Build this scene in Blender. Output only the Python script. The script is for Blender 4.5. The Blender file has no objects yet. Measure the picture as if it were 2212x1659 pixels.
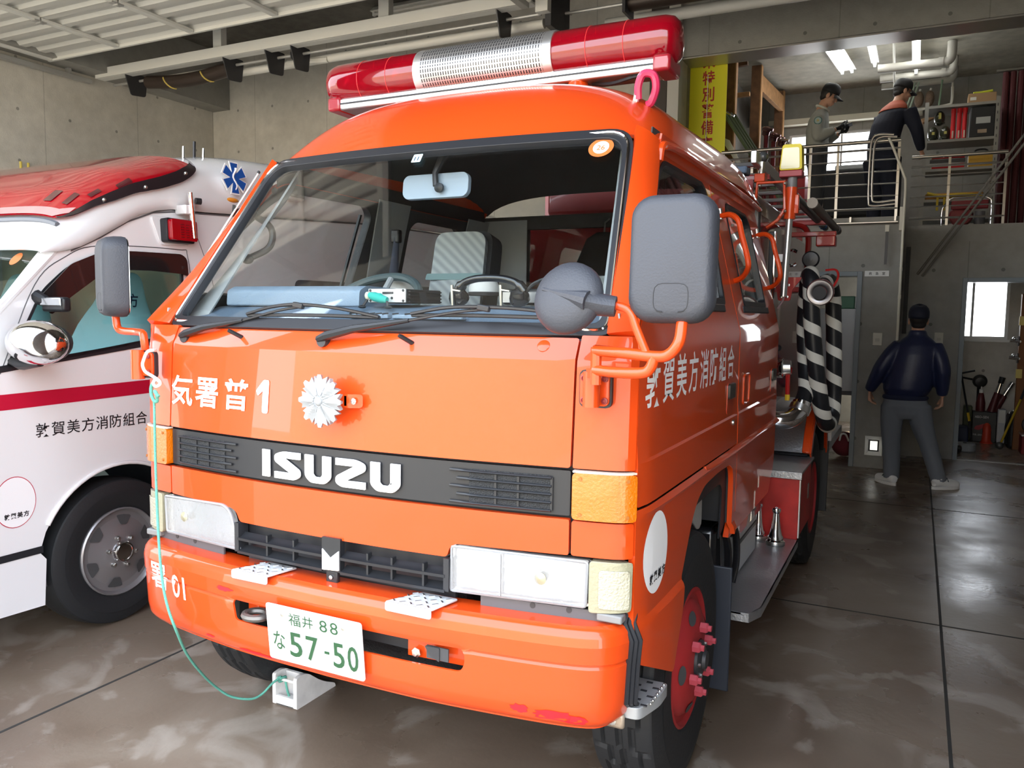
import bpy, bmesh, math, random
from mathutils import Vector, Matrix, noise
from mathutils.geometry import delaunay_2d_cdt
random.seed(7)
C = bpy.context.scene
COL = C.collection
PI = math.pi

# ---------------------------------------------------------------- camera
YAW, PITCH, ROLL = math.radians(-26.50664), math.radians(-4.99618), math.radians(.775447)
CAMP = Vector((1.4273, -1.72, 1.4567))
_f = Vector((math.sin(YAW)*math.cos(PITCH), math.cos(YAW)*math.cos(PITCH), math.sin(PITCH)))
_r = Vector((math.cos(YAW), -math.sin(YAW), 0))
_u = _r.cross(_f)
_c, _s = math.cos(ROLL), math.sin(ROLL)
_R, _U = _c*_r + _s*_u, -_s*_r + _c*_u
cd = bpy.data.cameras.new('camera')
cam = bpy.data.objects.new('camera', cd)
COL.objects.link(cam)
cam.matrix_world = Matrix(((_R.x, _U.x, -_f.x, CAMP.x), (_R.y, _U.y, -_f.y, CAMP.y), (_R.z, _U.z, -_f.z, CAMP.z), (0, 0, 0, 1)))
cd.sensor_fit = 'HORIZONTAL'
cd.sensor_width = 36
cd.lens = 1746.73/2212*36
cd.clip_start = .05
cd.clip_end = 300
C.camera = cam

# ---------------------------------------------------------------- sky, exposure
w = bpy.data.worlds.new('sky')
C.world = w
w.use_nodes = True
nt = w.node_tree
bg = nt.nodes['Background']
tc = nt.nodes.new('ShaderNodeTexCoord')
sp = nt.nodes.new('ShaderNodeSeparateXYZ')
nt.links.new(tc.outputs['Generated'], sp.inputs[0])
rp = nt.nodes.new('ShaderNodeValToRGB')
nt.links.new(sp.outputs['Z'], rp.inputs[0])
rp.color_ramp.elements[0].position = 0
rp.color_ramp.elements[0].color = (.95, .97, 1, 1)
rp.color_ramp.elements[1].position = .8
rp.color_ramp.elements[1].color = (.72, .84, 1, 1)
nt.links.new(rp.outputs[0], bg.inputs[0])
bg.inputs[1].default_value = 4.0
C.view_settings.view_transform = 'Standard'
C.view_settings.look = 'None'
C.view_settings.gamma = 1
C.view_settings.use_curve_mapping = False
C.view_settings.exposure = .85
sl = bpy.data.lights.new('sun', 'SUN')
sl.energy = 9.0
sl.angle = math.radians(2)
sl.color = (1, .90, .72)
so = bpy.data.objects.new('sun', sl)
COL.objects.link(so)
so.rotation_euler = (math.radians(40), 0, math.radians(160))   # stands behind the building, lights the yard only


# ---------------------------------------------------------------- materials
MATS = {}


def mat(name, col, rough=.5, metal=0., coat=0., spec=.5, bump=0., bscale=40., var=0., vscale=6., trans=0., emit=0., alpha=1., ior=1.45, crough=.03):
    if name in MATS:
        return MATS[name]
    m = bpy.data.materials.new(name)
    m.use_nodes = True
    n = m.node_tree.nodes
    L = m.node_tree.links
    b = n['Principled BSDF']
    b.inputs['Base Color'].default_value = (*col, 1)
    b.inputs['Roughness'].default_value = rough
    b.inputs['Metallic'].default_value = metal
    b.inputs['Coat Weight'].default_value = coat
    b.inputs['Coat Roughness'].default_value = crough
    b.inputs['Specular IOR Level'].default_value = spec
    b.inputs['Transmission Weight'].default_value = trans
    b.inputs['IOR'].default_value = ior
    b.inputs['Alpha'].default_value = alpha
    if emit:
        b.inputs['Emission Color'].default_value = (*col, 1)
        b.inputs['Emission Strength'].default_value = emit
    if bump or var:
        t = n.new('ShaderNodeTexCoord')
    if bump:
        tx = n.new('ShaderNodeTexNoise')
        tx.inputs['Scale'].default_value = bscale
        tx.inputs['Detail'].default_value = 4
        L.new(t.outputs['Object'], tx.inputs['Vector'])
        bp = n.new('ShaderNodeBump')
        bp.inputs['Strength'].default_value = bump
        bp.inputs['Distance'].default_value = .01
        L.new(tx.outputs[0], bp.inputs['Height'])
        L.new(bp.outputs[0], b.inputs['Normal'])
    if var:
        tx = n.new('ShaderNodeTexNoise')
        tx.inputs['Scale'].default_value = vscale
        tx.inputs['Detail'].default_value = 6
        L.new(t.outputs['Object'], tx.inputs['Vector'])
        r = n.new('ShaderNodeValToRGB')
        r.color_ramp.elements[0].position = .3
        r.color_ramp.elements[0].color = (*[c*(1-var) for c in col], 1)
        r.color_ramp.elements[1].position = .7
        r.color_ramp.elements[1].color = (*[min(1, c*(1+var)) for c in col], 1)
        L.new(tx.outputs[0], r.inputs[0])
        L.new(r.outputs[0], b.inputs['Base Color'])
    MATS[name] = m
    return m


def glass_mat(name, tint, refl=1.0):
    # thin pane: mostly see-through with fresnel reflection
    m = bpy.data.materials.new(name)
    m.use_nodes = True
    n = m.node_tree.nodes
    L = m.node_tree.links
    n.remove(n['Principled BSDF'])
    tr = n.new('ShaderNodeBsdfTransparent')
    tr.inputs[0].default_value = (*tint, 1)
    gl = n.new('ShaderNodeBsdfGlossy')
    gl.inputs['Roughness'].default_value = .01
    gl.inputs['Color'].default_value = (refl, refl, refl, 1)
    fr = n.new('ShaderNodeLayerWeight')
    fr.inputs[0].default_value = .5
    pw = n.new('ShaderNodeMath')
    pw.operation = 'POWER'
    pw.inputs[1].default_value = 4
    L.new(fr.outputs['Facing'], pw.inputs[0])
    ma = n.new('ShaderNodeMath')
    ma.operation = 'MULTIPLY_ADD'
    ma.inputs[1].default_value = .9
    ma.inputs[2].default_value = .045
    L.new(pw.outputs[0], ma.inputs[0])
    mx = n.new('ShaderNodeMixShader')
    L.new(ma.outputs[0], mx.inputs[0])
    L.new(tr.outputs[0], mx.inputs[1])
    L.new(gl.outputs[0], mx.inputs[2])
    L.new(mx.outputs[0], n['Material Output'].inputs[0])
    MATS[name] = m
    return m


RED = mat('fire_red_paint', (.64, .060, .007), .32, spec=.3, coat=.7, crough=.02)
REDD = mat('deep_red_paint', (.42, .016, .014), .35, coat=.6)
SCRAPE = mat('bare_red_scrape', (.62, .012, .02), .6)
BLACK = mat('satin_black_plastic', (.018, .019, .022), .38)
GREYP = mat('mirror_grey_plastic', (.042, .045, .056), .5, bump=.15, bscale=220)
RUB = mat('black_rubber', (.016, .017, .021), .45)
TYRE = mat('tyre_rubber', (.014, .015, .017), .62, bump=.12, bscale=60)
CHROME = mat('chrome', (.86, .86, .87), .08, metal=1)
ALU = mat('brushed_aluminium', (.72, .72, .73), .32, metal=1)
STEEL = mat('stainless_steel', (.62, .61, .58), .28, metal=1)
TREADPL = mat('worn_tread_plate', (.42, .43, .45), .42, metal=.85, bump=.25, bscale=90)
DKSTEEL = mat('dark_steel', (.05, .05, .055), .45, metal=.4)
SILVER = mat('silver_emblem_paint', (.30, .315, .33), .5, metal=.1)
WHITE = mat('white_paint', (.86, .86, .87), .3, coat=.6)
WLET = mat('white_letter_film', (.92, .92, .93), .45)
BLET = mat('black_letter_film', (.012, .012, .015), .45)
AMBER = mat('amber_lens', (.60, .14, .004), .12, coat=1, bump=.35, bscale=130)
CREAM = mat('cream_lens', (.30, .285, .19), .25, coat=.8, bump=.3, bscale=90)
LENS = mat('clear_lamp_lens', (.97, .98, 1), .05, trans=.85, spec=.6, bump=.25, bscale=70)
REFLECTOR = mat('lamp_reflector', (.60, .61, .63), .18, metal=1)
REDLENS = mat('red_dome_lens', (.34, .002, .012), .08, trans=.45, coat=1, ior=1.3)
DASH = mat('grey_blue_dash_vinyl', (.12, .17, .235), .5, bump=.2, bscale=200)
DASHL = mat('light_grey_blue_vinyl', (.22, .29, .37), .5, bump=.2, bscale=200)
TRIMG = mat('grey_interior_trim', (.33, .35, .36), .6)
INTD = mat('dark_cab_lining', (.05, .05, .052), .8)
GLASS = glass_mat('windscreen_glass', (.94, .96, .96))
GLASSD = glass_mat('side_window_glass', (.92, .95, .94))
GLASSV = glass_mat('van_window_glass', (.74, .80, .78))
CONC = mat('mat_placeholder', (.3, .3, .29))


# ---------------------------------------------------------------- mesh helpers
def V(*a):
    return Vector(a)


def catmull(pts, n=6, closed=False):
    pts = [Vector(p) for p in pts]
    out = []
    N = len(pts)
    for i in range(N if closed else N-1):
        p1, p2 = pts[i], pts[(i+1) % N]
        p0 = pts[(i-1) % N] if (closed or i > 0) else p1*2-p2
        p3 = pts[(i+2) % N] if (closed or i < N-2) else p2*2-p1
        for k in range(n):
            t = k/n
            out.append(.5*((2*p1)+(p2-p0)*t+(2*p0-5*p1+4*p2-p3)*t*t+(3*p1-p0-3*p2+p3)*t**3))
    if not closed:
        out.append(pts[-1])
    return out


def interp(tab, x):
    if x <= tab[0][0]:
        return tab[0][1]
    for (a, b), (c, d) in zip(tab, tab[1:]):
        if x <= c:
            return b+(d-b)*(x-a)/(c-a)
    return tab[-1][1]


def rrect(x0, x1, z0, z1, r, n=5):
    rs = r if isinstance(r, (list, tuple)) else [r]*4
    out = []
    for (cx, cz, a0), q in zip(((x1, z1, 0), (x0, z1, 90), (x0, z0, 180), (x1, z0, 270)), rs):
        sx = -1 if cx == x1 else 1
        sz = -1 if cz == z1 else 1
        for k in range(n+1):
            a = math.radians(a0+90*k/n)
            out.append((cx+sx*q+q*math.cos(a), cz+sz*q+q*math.sin(a)))
    return out


def roundpoly(pts, r, n=4):
    out = []
    N = len(pts)
    for i in range(N):
        p, a, b = Vector(pts[i]), Vector(pts[i-1]), Vector(pts[(i+1) % N])
        q = r[i] if isinstance(r, (list, tuple)) else r
        u, v = (a-p), (b-p)
        q1 = min(q, u.length*.45, v.length*.45)
        u, v = u.normalized()*q1, v.normalized()*q1
        if q1 < 1e-6:
            out.append(tuple(p))
            continue
        for k in range(n+1):
            t = k/n
            out.append(tuple((p+u)*(1-t)**2+p*2*t*(1-t)+(p+v)*t*t))
    return out


def ellipse(cx, cz, rx, rz, n=32, a0=0, a1=360):
    return [(cx+rx*math.cos(math.radians(a0+(a1-a0)*k/n)), cz+rz*math.sin(math.radians(a0+(a1-a0)*k/n))) for k in range(n)]


def pip(x, y, poly):
    c = False
    j = len(poly)-1
    for i in range(len(poly)):
        xi, yi = poly[i][0], poly[i][1]
        xj, yj = poly[j][0], poly[j][1]
        if (yi > y) != (yj > y) and x < (xj-xi)*(y-yi)/(yj-yi)+xi:
            c = not c
        j = i
    return c


def resample(poly, res):
    out = []
    N = len(poly)
    for i in range(N):
        a, b = Vector(poly[i][:2]), Vector(poly[(i+1) % N][:2])
        k = max(1, int((b-a).length/res+.5))
        for t in range(k):
            out.append(a.lerp(b, t/k))
    return out


def spt(fn, a, b, off=0.):
    p = Vector(fn(a, b))
    if not off:
        return p
    e = 1e-3
    n = (Vector(fn(a+e, b))-p).cross(Vector(fn(a, b+e))-p)
    return p+n.normalized()*off


class MB:
    def __init__(self):
        self.v = []
        self.f = []

    def add(self, vs, fs, M=None):
        k = len(self.v)
        self.v += [tuple(M @ Vector(p)) if M else tuple(p) for p in vs]
        self.f += [tuple(i+k for i in f) for f in fs]
        return self

    def box(self, x0, x1, y0, y1, z0, z1, M=None):
        vs = [(x, y, z) for z in (z0, z1) for y in (y0, y1) for x in (x0, x1)]
        return self.add(vs, [(0, 2, 3, 1), (4, 5, 7, 6), (0, 1, 5, 4), (2, 6, 7, 3), (0, 4, 6, 2), (1, 3, 7, 5)], M)

    def bar(self, p0, p1, w, h, up=(0, 0, 1)):
        p0, p1 = Vector(p0), Vector(p1)
        d = (p1-p0).normalized()
        up = Vector(up)
        s = d.cross(up)
        if s.length < 1e-4:
            s = d.cross(Vector((0, 1, 0)))
        s.normalize()
        t = s.cross(d)
        vs = [p+s*a*w/2+t*b*h/2 for p in (p0, p1) for a, b in ((-1, -1), (1, -1), (1, 1), (-1, 1))]
        return self.add(vs, [(3, 2, 1, 0), (4, 5, 6, 7), (0, 1, 5, 4), (1, 2, 6, 5), (2, 3, 7, 6), (3, 0, 4, 7)])

    def cyl(self, p0, p1, r0, r1=None, n=16):
        return self.tube([p0, p1], [r0, r0 if r1 is None else r1], n)

    def tube(self, pts, r, n=8, closed=False, cap=True, flat=1., up=None):
        pts = [Vector(p) for p in pts]
        N = len(pts)
        rs = r if isinstance(r, (list, tuple)) else [r]*N
        T = []
        for i in range(N):
            if closed:
                d = pts[(i+1) % N]-pts[i-1]
            else:
                d = pts[min(i+1, N-1)]-pts[max(i-1, 0)]
            T.append(d.normalized())
        u = Vector(up) if up else (Vector((0, 0, 1)) if abs(T[0].z) < .9 else Vector((1, 0, 0)))
        vs, fs = [], []
        u = (u-T[0]*u.dot(T[0])).normalized()
        for i in range(N):
            u = (u-T[i]*u.dot(T[i])).normalized()
            s = T[i].cross(u)
            for k in range(n):
                a = 2*PI*k/n
                vs.append(pts[i]+(u*math.cos(a)*flat+s*math.sin(a))*rs[i])
        for i in range(N if closed else N-1):
            j = (i+1) % N
            for k in range(n):
                l = (k+1) % n
                fs.append((i*n+k, i*n+l, j*n+l, j*n+k))
        if cap and not closed:
            fs.append(tuple(range(n-1, -1, -1)))
            fs.append(tuple((N-1)*n+k for k in range(n)))
        return self.add(vs, fs)

    def lathe(self, prof, o, ax, n=24, closed=False, rfn=None):
        # prof: (radius, height along axis)
        o, ax = Vector(o), Vector(ax).normalized()
        u = ax.orthogonal().normalized()
        s = ax.cross(u)
        vs, fs = [], []
        N = len(prof)
        for i, (r, h) in enumerate(prof):
            for k in range(n):
                a = 2*PI*k/n
                q = rfn(i, k, r) if rfn else r
                vs.append(o+ax*h+(u*math.cos(a)+s*math.sin(a))*q)
        for i in range(N if closed else N-1):
            j = (i+1) % N
            for k in range(n):
                l = (k+1) % n
                fs.append((i*n+k, i*n+l, j*n+l, j*n+k))
        if not closed:
            if prof[0][0] > 1e-5:
                fs.append(tuple(range(n-1, -1, -1)))
            if prof[-1][0] > 1e-5:
                fs.append(tuple((N-1)*n+k for k in range(n)))
        return self.add(vs, fs)

    def sphere(self, c, r, n=16, m=10):
        rx, ry, rz = r if isinstance(r, (tuple, list)) else (r, r, r)
        vs, fs = [], []
        for i in range(m+1):
            t = PI*i/m
            for k in range(n):
                a = 2*PI*k/n
                vs.append((c[0]+rx*math.sin(t)*math.cos(a), c[1]+ry*math.sin(t)*math.sin(a), c[2]+rz*math.cos(t)))
        for i in range(m):
            for k in range(n):
                l = (k+1) % n
                fs.append((i*n+k, (i+1)*n+k, (i+1)*n+l, i*n+l))
        return self.add(vs, fs)

    def grid(self, fn, nu, nv, thick=0., u0=0., u1=1., v0=0., v1=1., cu=False):
        P = [[Vector(fn(u0+(u1-u0)*i/nu, v0+(v1-v0)*j/nv)) for j in range(nv+1)] for i in range(nu+1)]
        vs = [p for row in P for p in row]
        W = nv+1
        fs = [(i*W+j, (i+1)*W+j, (i+1)*W+j+1, i*W+j+1) for i in range(nu) for j in range(nv)]
        if thick:
            ns = []
            for i in range(nu+1):
                for j in range(nv+1):
                    a = P[min(i+1, nu)][j]-P[max(i-1, 0)][j]
                    b = P[i][min(j+1, nv)]-P[i][max(j-1, 0)]
                    ns.append(a.cross(b).normalized())
            k = len(vs)
            vs += [p-n*thick for p, n in zip(vs, ns)]
            fs += [tuple(x+k for x in reversed(f)) for f in list(fs)]
            rim = [i*W for i in range(nu+1)]+[nu*W+j for j in range(1, W)]+[i*W+nv for i in range(nu-1, -1, -1)]+[j for j in range(nv-1, 0, -1)]
            for a, b in zip(rim, rim[1:]+rim[:1]):
                fs.append((b, a, a+k, b+k))
        return self.add(vs, fs)

    def patch(self, outline, fn, thick=0., res=.05, holes=(), off=0., lines=()):
        loops = [resample(outline, res)]+[resample(h, res) for h in holes]
        pts, edges = [], []
        for lp in loops:
            k = len(pts)
            pts += lp
            edges += [(k+i, k+(i+1) % len(lp)) for i in range(len(lp))]
        nb = len(pts)
        xs = [p[0] for p in loops[0]]
        ys = [p[1] for p in loops[0]]
        x0, x1, y0, y1 = min(xs), max(xs), min(ys), max(ys)
        nx, ny = max(1, int((x1-x0)/res)), max(1, int((y1-y0)/res))
        gy = [y0+(y1-y0)*j/ny for j in range(1, ny)]
        gy = sorted(set([y for y in gy if all(abs(y-l) > res*.35 for l in lines)]+list(lines)))
        for i in range(1, nx):
            x = x0+(x1-x0)*i/nx
            for y in gy:
                if pip(x, y, loops[0]) and not any(pip(x, y, h) for h in loops[1:]):
                    if all((x-p[0])**2+(y-p[1])**2 > (res*.3)**2 for p in pts[:nb]):
                        pts.append(Vector((x, y)))
        vv, ee, ff, *_ = delaunay_2d_cdt([Vector(p[:2]) for p in pts], edges, [], 0, 1e-6)
        tri = []
        for f in ff:
            cx = sum(vv[i][0] for i in f)/len(f)
            cy = sum(vv[i][1] for i in f)/len(f)
            if pip(cx, cy, loops[0]) and not any(pip(cx, cy, h) for h in loops[1:]):
                a = sum(vv[f[i]][0]*vv[f[(i+1) % len(f)]][1]-vv[f[(i+1) % len(f)]][0]*vv[f[i]][1] for i in range(len(f)))
                tri.append(tuple(f) if a > 0 else tuple(reversed(f)))
        vs = [spt(fn, p[0], p[1], off) for p in vv]
        fs = list(tri)
        if thick:
            k = len(vs)
            vs += [spt(fn, p[0], p[1], off-thick) for p in vv]
            fs += [tuple(i+k for i in reversed(f)) for f in tri]
            cnt = {}
            for f in tri:
                for i in range(len(f)):
                    e = (f[i], f[(i+1) % len(f)])
                    cnt[e] = 1
            for a, b in cnt:
                if (b, a) not in cnt:
                    fs.append((b, a, a+k, b+k))
        return self.add(vs, fs)

    def mirror(self):
        m = MB()
        m.v = [(-x, y, z) for x, y, z in self.v]
        m.f = [tuple(reversed(f)) for f in self.f]
        return m

    def moved(self, M):
        m = MB()
        m.v = [tuple(M @ Vector(p)) for p in self.v]
        m.f = list(self.f)
        return m

    def build(self, name, material, parent=None, ang=35, bevel=0., bseg=2, sub=0, fix=True, **tags):
        me = bpy.data.meshes.new(name)
        vs = self.v
        org = Vector((0, 0, 0))
        if parent is None:
            xs, ys, zs = zip(*vs)
            org = Vector(((min(xs)+max(xs))/2, (min(ys)+max(ys))/2, min(zs)))
            vs = [(x-org.x, y-org.y, z-org.z) for x, y, z in vs]
        me.from_pydata([tuple(v) for v in vs], [], self.f)
        if fix:
            bm = bmesh.new()
            bm.from_mesh(me)
            bmesh.ops.recalc_face_normals(bm, faces=bm.faces)
            bm.to_mesh(me)
            bm.free()
        me.materials.append(material)
        if ang:
            me.polygons.foreach_set('use_smooth', [True]*len(me.polygons))
            me.set_sharp_from_angle(angle=math.radians(ang))
        o = bpy.data.objects.new(name, me)
        COL.objects.link(o)
        o.location = org
        if parent is not None:
            o.parent = parent
            if parent.type == 'EMPTY':
                o.matrix_parent_inverse = (Matrix.Translation(parent.location) @ parent.rotation_euler.to_matrix().to_4x4()).inverted()
        if bevel:
            b = o.modifiers.new('bevel', 'BEVEL')
            b.width = bevel
            b.segments = bseg
            b.limit_method = 'ANGLE'
            b.angle_limit = math.radians(40)
        if sub:
            s = o.modifiers.new('subdiv', 'SUBSURF')
            s.levels = s.render_levels = sub
        for k, t in tags.items():
            o[{'cat': 'category'}.get(k, k)] = t
        return o


def thing(name, label, cat, loc, group=None):
    o = bpy.data.objects.new(name, None)
    COL.objects.link(o)
    o.location = loc
    o.empty_display_size = .1
    o['label'] = label
    o['category'] = cat
    if group:
        o['group'] = group
    return o


def dup(root, loc, label=None, rz=None):
    r = root.copy()
    COL.objects.link(r)
    r.location = loc
    if rz is not None:
        r.rotation_euler = (0, 0, rz)
    if label:
        r['label'] = label
    for ch in list(root.children):
        c = ch.copy()
        COL.objects.link(c)
        c.parent = r
        c.matrix_parent_inverse = ch.matrix_parent_inverse.copy()
        for g in ch.children:
            d = g.copy()
            COL.objects.link(d)
            d.parent = c
            d.matrix_parent_inverse = g.matrix_parent_inverse.copy()
    return r


TXT = {}


def text_polys(s, bold=0.):
    k = (s, bold)
    if k not in TXT:
        c = bpy.data.curves.new('t', 'FONT')
        c.body = s
        c.offset = bold
        c.resolution_u = 3
        o = bpy.data.objects.new('t', c)
        COL.objects.link(o)
        me = bpy.data.meshes.new_from_object(o.evaluated_get(bpy.context.evaluated_depsgraph_get()))
        vs = [(v.co.x, v.co.y) for v in me.vertices]
        fs = [tuple(p.vertices) for p in me.polygons]
        bpy.data.objects.remove(o)
        bpy.data.curves.remove(c)
        bpy.data.meshes.remove(me)
        x0, x1 = min(v[0] for v in vs), max(v[0] for v in vs)
        y0, y1 = min(v[1] for v in vs), max(v[1] for v in vs)
        TXT[k] = ([((x-x0)/(x1-x0), (y-y0)/(y1-y0)) for x, y in vs], fs)
    return TXT[k]


def text(mb, s, fn, a0, a1, b0, b1, off=.0015, bold=.012, slant=0., rot=0):
    # lettering laid on the surface fn between (a0, b0) and (a1, b1)
    vs, fs = text_polys(s, bold)
    out = []
    for x, y in vs:
        if rot == 90:
            x, y = 1-y, x
        out.append(spt(fn, a0+(a1-a0)*x, b0+(b1-b0)*y+slant*x, off))
    mb.add(out, fs)
    return mb


# ================================================================ garage shell
def concrete(name, col, axis='x', var=.18, dots=True, rough=.75):
    m = bpy.data.materials.new(name)
    m.use_nodes = True
    n = m.node_tree.nodes
    L = m.node_tree.links
    b = n['Principled BSDF']
    b.inputs['Roughness'].default_value = rough
    t = n.new('ShaderNodeTexCoord')
    geo = n.new('ShaderNodeNewGeometry')

    def noise_n(s, d=6):
        x = n.new('ShaderNodeTexNoise')
        x.inputs['Scale'].default_value = s
        x.inputs['Detail'].default_value = d
        L.new(geo.outputs['Position'], x.inputs['Vector'])
        return x.outputs[0]

    def math_n(op, a, c=None):
        x = n.new('ShaderNodeMath')
        x.operation = op
        for i, q in enumerate((a, c)):
            if q is None:
                continue
            if isinstance(q, (int, float)):
                x.inputs[i].default_value = q
            else:
                L.new(q, x.inputs[i])
        return x.outputs[0]
    s = n.new('ShaderNodeSeparateXYZ')
    L.new(geo.outputs['Position'], s.inputs[0])
    v = math_n('ADD', math_n('MULTIPLY', noise_n(.9), .6), math_n('MULTIPLY', noise_n(9), .4))
    r = n.new('ShaderNodeValToRGB')
    r.color_ramp.elements[0].position = .33
    r.color_ramp.elements[1].position = .68
    r.color_ramp.elements[0].color = (*[c*(1-var) for c in col], 1)
    r.color_ramp.elements[1].color = (*[c*(1+var) for c in col], 1)
    L.new(v, r.inputs[0])
    out = r.outputs[0]
    if dots:
        h = s.outputs['X' if axis == 'x' else 'Y']
        fh = math_n('SUBTRACT', math_n('FRACT', math_n('DIVIDE', h, .62)), .5)
        fz = math_n('SUBTRACT', math_n('FRACT', math_n('DIVIDE', s.outputs['Z'], .56)), .5)
        d = math_n('ADD', math_n('POWER', math_n('MULTIPLY', fh, .62), 2), math_n('POWER', math_n('MULTIPLY', fz, .56), 2))
        dot = math_n('LESS_THAN', d, .00032)
        ln = math_n('LESS_THAN', math_n('ABSOLUTE', math_n('SUBTRACT', math_n('FRACT', math_n('DIVIDE', h, 1.24)), .5)), .004)
        k = math_n('MAXIMUM', math_n('MULTIPLY', dot, .55), math_n('MULTIPLY', ln, .3))
        mx = n.new('ShaderNodeMix')
        mx.data_type = 'RGBA'
        L.new(k, mx.inputs['Factor'])
        L.new(out, mx.inputs['A'])
        mx.inputs['B'].default_value = (.03, .03, .03, 1)
        out = mx.outputs['Result']
    L.new(out, b.inputs['Base Color'])
    bp = n.new('ShaderNodeBump')
    bp.inputs['Strength'].default_value = .2
    bp.inputs['Distance'].default_value = .01
    L.new(noise_n(60), bp.inputs['Height'])
    L.new(bp.outputs[0], b.inputs['Normal'])
    return m


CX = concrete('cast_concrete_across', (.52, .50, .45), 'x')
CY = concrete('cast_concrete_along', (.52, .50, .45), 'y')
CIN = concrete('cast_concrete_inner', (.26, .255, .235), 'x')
CP = concrete('plain_concrete', (.27, .265, .245), 'x', dots=False)
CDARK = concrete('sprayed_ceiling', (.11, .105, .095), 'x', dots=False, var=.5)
CEILF = concrete('fibre_board_ceiling', (.42, .40, .33), 'x', dots=False, var=.3)


def floor_mat():
    m = bpy.data.materials.new('polished_brown_concrete')
    m.use_nodes = True
    n = m.node_tree.nodes
    L = m.node_tree.links
    b = n['Principled BSDF']
    geo = n.new('ShaderNodeNewGeometry')

    def nz(s, d, dist=0.):
        x = n.new('ShaderNodeTexNoise')
        x.inputs['Scale'].default_value = s
        x.inputs['Detail'].default_value = d
        x.inputs['Distortion'].default_value = dist
        L.new(geo.outputs['Position'], x.inputs['Vector'])
        return x.outputs[0]

    def ramp(src, stops):
        r = n.new('ShaderNodeValToRGB')
        e = r.color_ramp.elements
        while len(e) < len(stops):
            e.new(.5)
        for q, (p, c) in zip(e, stops):
            q.position = p
            q.color = (*c, 1)
        L.new(src, r.inputs[0])
        return r.outputs[0]
    base = ramp(nz(1.1, 7, .6), [(.3, (.115, .080, .056)), (.5, (.175, .128, .093)), (.72, (.245, .195, .15))])
    pale = ramp(nz(3.1, 12, .8), [(.55, (0, 0, 0)), (.60, (.35, .35, .35)), (.72, (.7, .7, .7))])
    mx = n.new('ShaderNodeMix')
    mx.data_type = 'RGBA'
    L.new(pale, mx.inputs['Factor'])
    L.new(base, mx.inputs['A'])
    mx.inputs['B'].default_value = (.40, .35, .30, 1)
    L.new(mx.outputs['Result'], b.inputs['Base Color'])
    L.new(ramp(nz(1.7, 8), [(.35, (.2, .2, .2)), (.65, (.42, .42, .42))]), b.inputs['Roughness'])
    bp = n.new('ShaderNodeBump')
    bp.inputs['Strength'].default_value = .08
    bp.inputs['Distance'].default_value = .01
    L.new(nz(35, 6), bp.inputs['Height'])
    L.new(bp.outputs[0], b.inputs['Normal'])
    return m


FLOORM = floor_mat()
ST = dict(kind='structure')
XL, XR, YF, YB, ZC = -7.6, 4.4, -.45, 6.83, 4.95
MB().box(XL-.2, XR+.2, YF, 10.9, -.15, 0).build('floor', FLOORM, ang=0, **ST)
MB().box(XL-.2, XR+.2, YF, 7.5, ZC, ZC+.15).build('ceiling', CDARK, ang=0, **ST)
MB().box(XL-.2, XL, YF, YB, 0, ZC).build('wall_left', CY, ang=0, **ST)
MB().box(XR, XR+.2, YF, 10.7, 0, ZC).build('wall_right', concrete('cast_concrete_right', (.36, .35, .33), 'y'), ang=0, **ST)
MB().box(XL, -.90, YB, YB+.2, 0, ZC).build('wall_back', CX, ang=0, **ST)
# front wall: lintel over two wide door openings and the piers beside them
fw = MB()
for a, b, z0 in ((XL-.2, XL+.1, 0), (-1.75, -1.25, 0), (1.78, XR+.2, 0)):  # right pier is unseen, widened to keep light off the right side
    fw.box(a, b, YF-.25, YF, 0, ZC)
fw.box(XL+.1, -1.75, YF-.25, YF, 4.25, ZC)
fw.box(-1.25, 1.78, YF-.25, YF, 3.5, ZC)  # unseen lintel over the truck, lowered to dim its bay
fw.build('wall_front', CP, ang=0, **ST)
# block with the first aid room on the left, store room on the right
m = MB()
m.box(-.90, .24, YB, YB+.18, 0, 2.25).box(.92, 1.26, YB, YB+.18, 0, 2.25).box(.24, .92, YB, YB+.18, 1.90, 2.25)
m.box(1.08, 1.26, YB+.18, 7.8, 0, 2.25)
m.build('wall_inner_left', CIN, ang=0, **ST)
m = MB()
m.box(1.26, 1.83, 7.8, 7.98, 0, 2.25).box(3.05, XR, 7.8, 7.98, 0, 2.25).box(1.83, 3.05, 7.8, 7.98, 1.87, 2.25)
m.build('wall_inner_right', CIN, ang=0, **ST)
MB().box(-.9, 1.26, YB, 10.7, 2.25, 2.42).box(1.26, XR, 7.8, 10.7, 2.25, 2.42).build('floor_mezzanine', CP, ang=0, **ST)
# store room back wall with window opening, mezzanine back wall with window opening
m = MB()
sx0, sx1, sz0, sz1 = 1.80, 2.40, 1.22, 2.02
m.box(1.2, sx0, 9.6, 9.75, 0, 2.25).box(sx1, XR, 9.6, 9.75, 0, 2.25).box(sx0, sx1, 9.6, 9.75, 0, sz0).box(sx0, sx1, 9.6, 9.75, sz1, 2.25)
m.box(1.08, 1.26, 7.8, 9.6, 0, 2.25)
m.build('wall_storeroom', CX, ang=0, **ST)
m = MB()
mx0, mx1, mz0, mz1 = -.33, 1.05, 3.30, 4.02
m.box(-.9, mx0, 10.5, 10.7, 2.42, ZC).box(mx1, XR, 10.5, 10.7, 2.42, ZC).box(mx0, mx1, 10.5, 10.7, 2.42, mz0).box(mx0, mx1, 10.5, 10.7, mz1, ZC)
m.box(-1.1, -.9, YB+.2, 10.7, 0, ZC)
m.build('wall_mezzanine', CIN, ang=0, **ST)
MB().box(-.9, 1.08, 10.5, 10.7, 0, 2.25).build('wall_first_aid', CP, ang=0, **ST)
MB().box(-.9, XR, 7.1, 10.5, 4.58, 4.72).build('ceiling_mezzanine', CEILF, ang=0, **ST)
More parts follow.
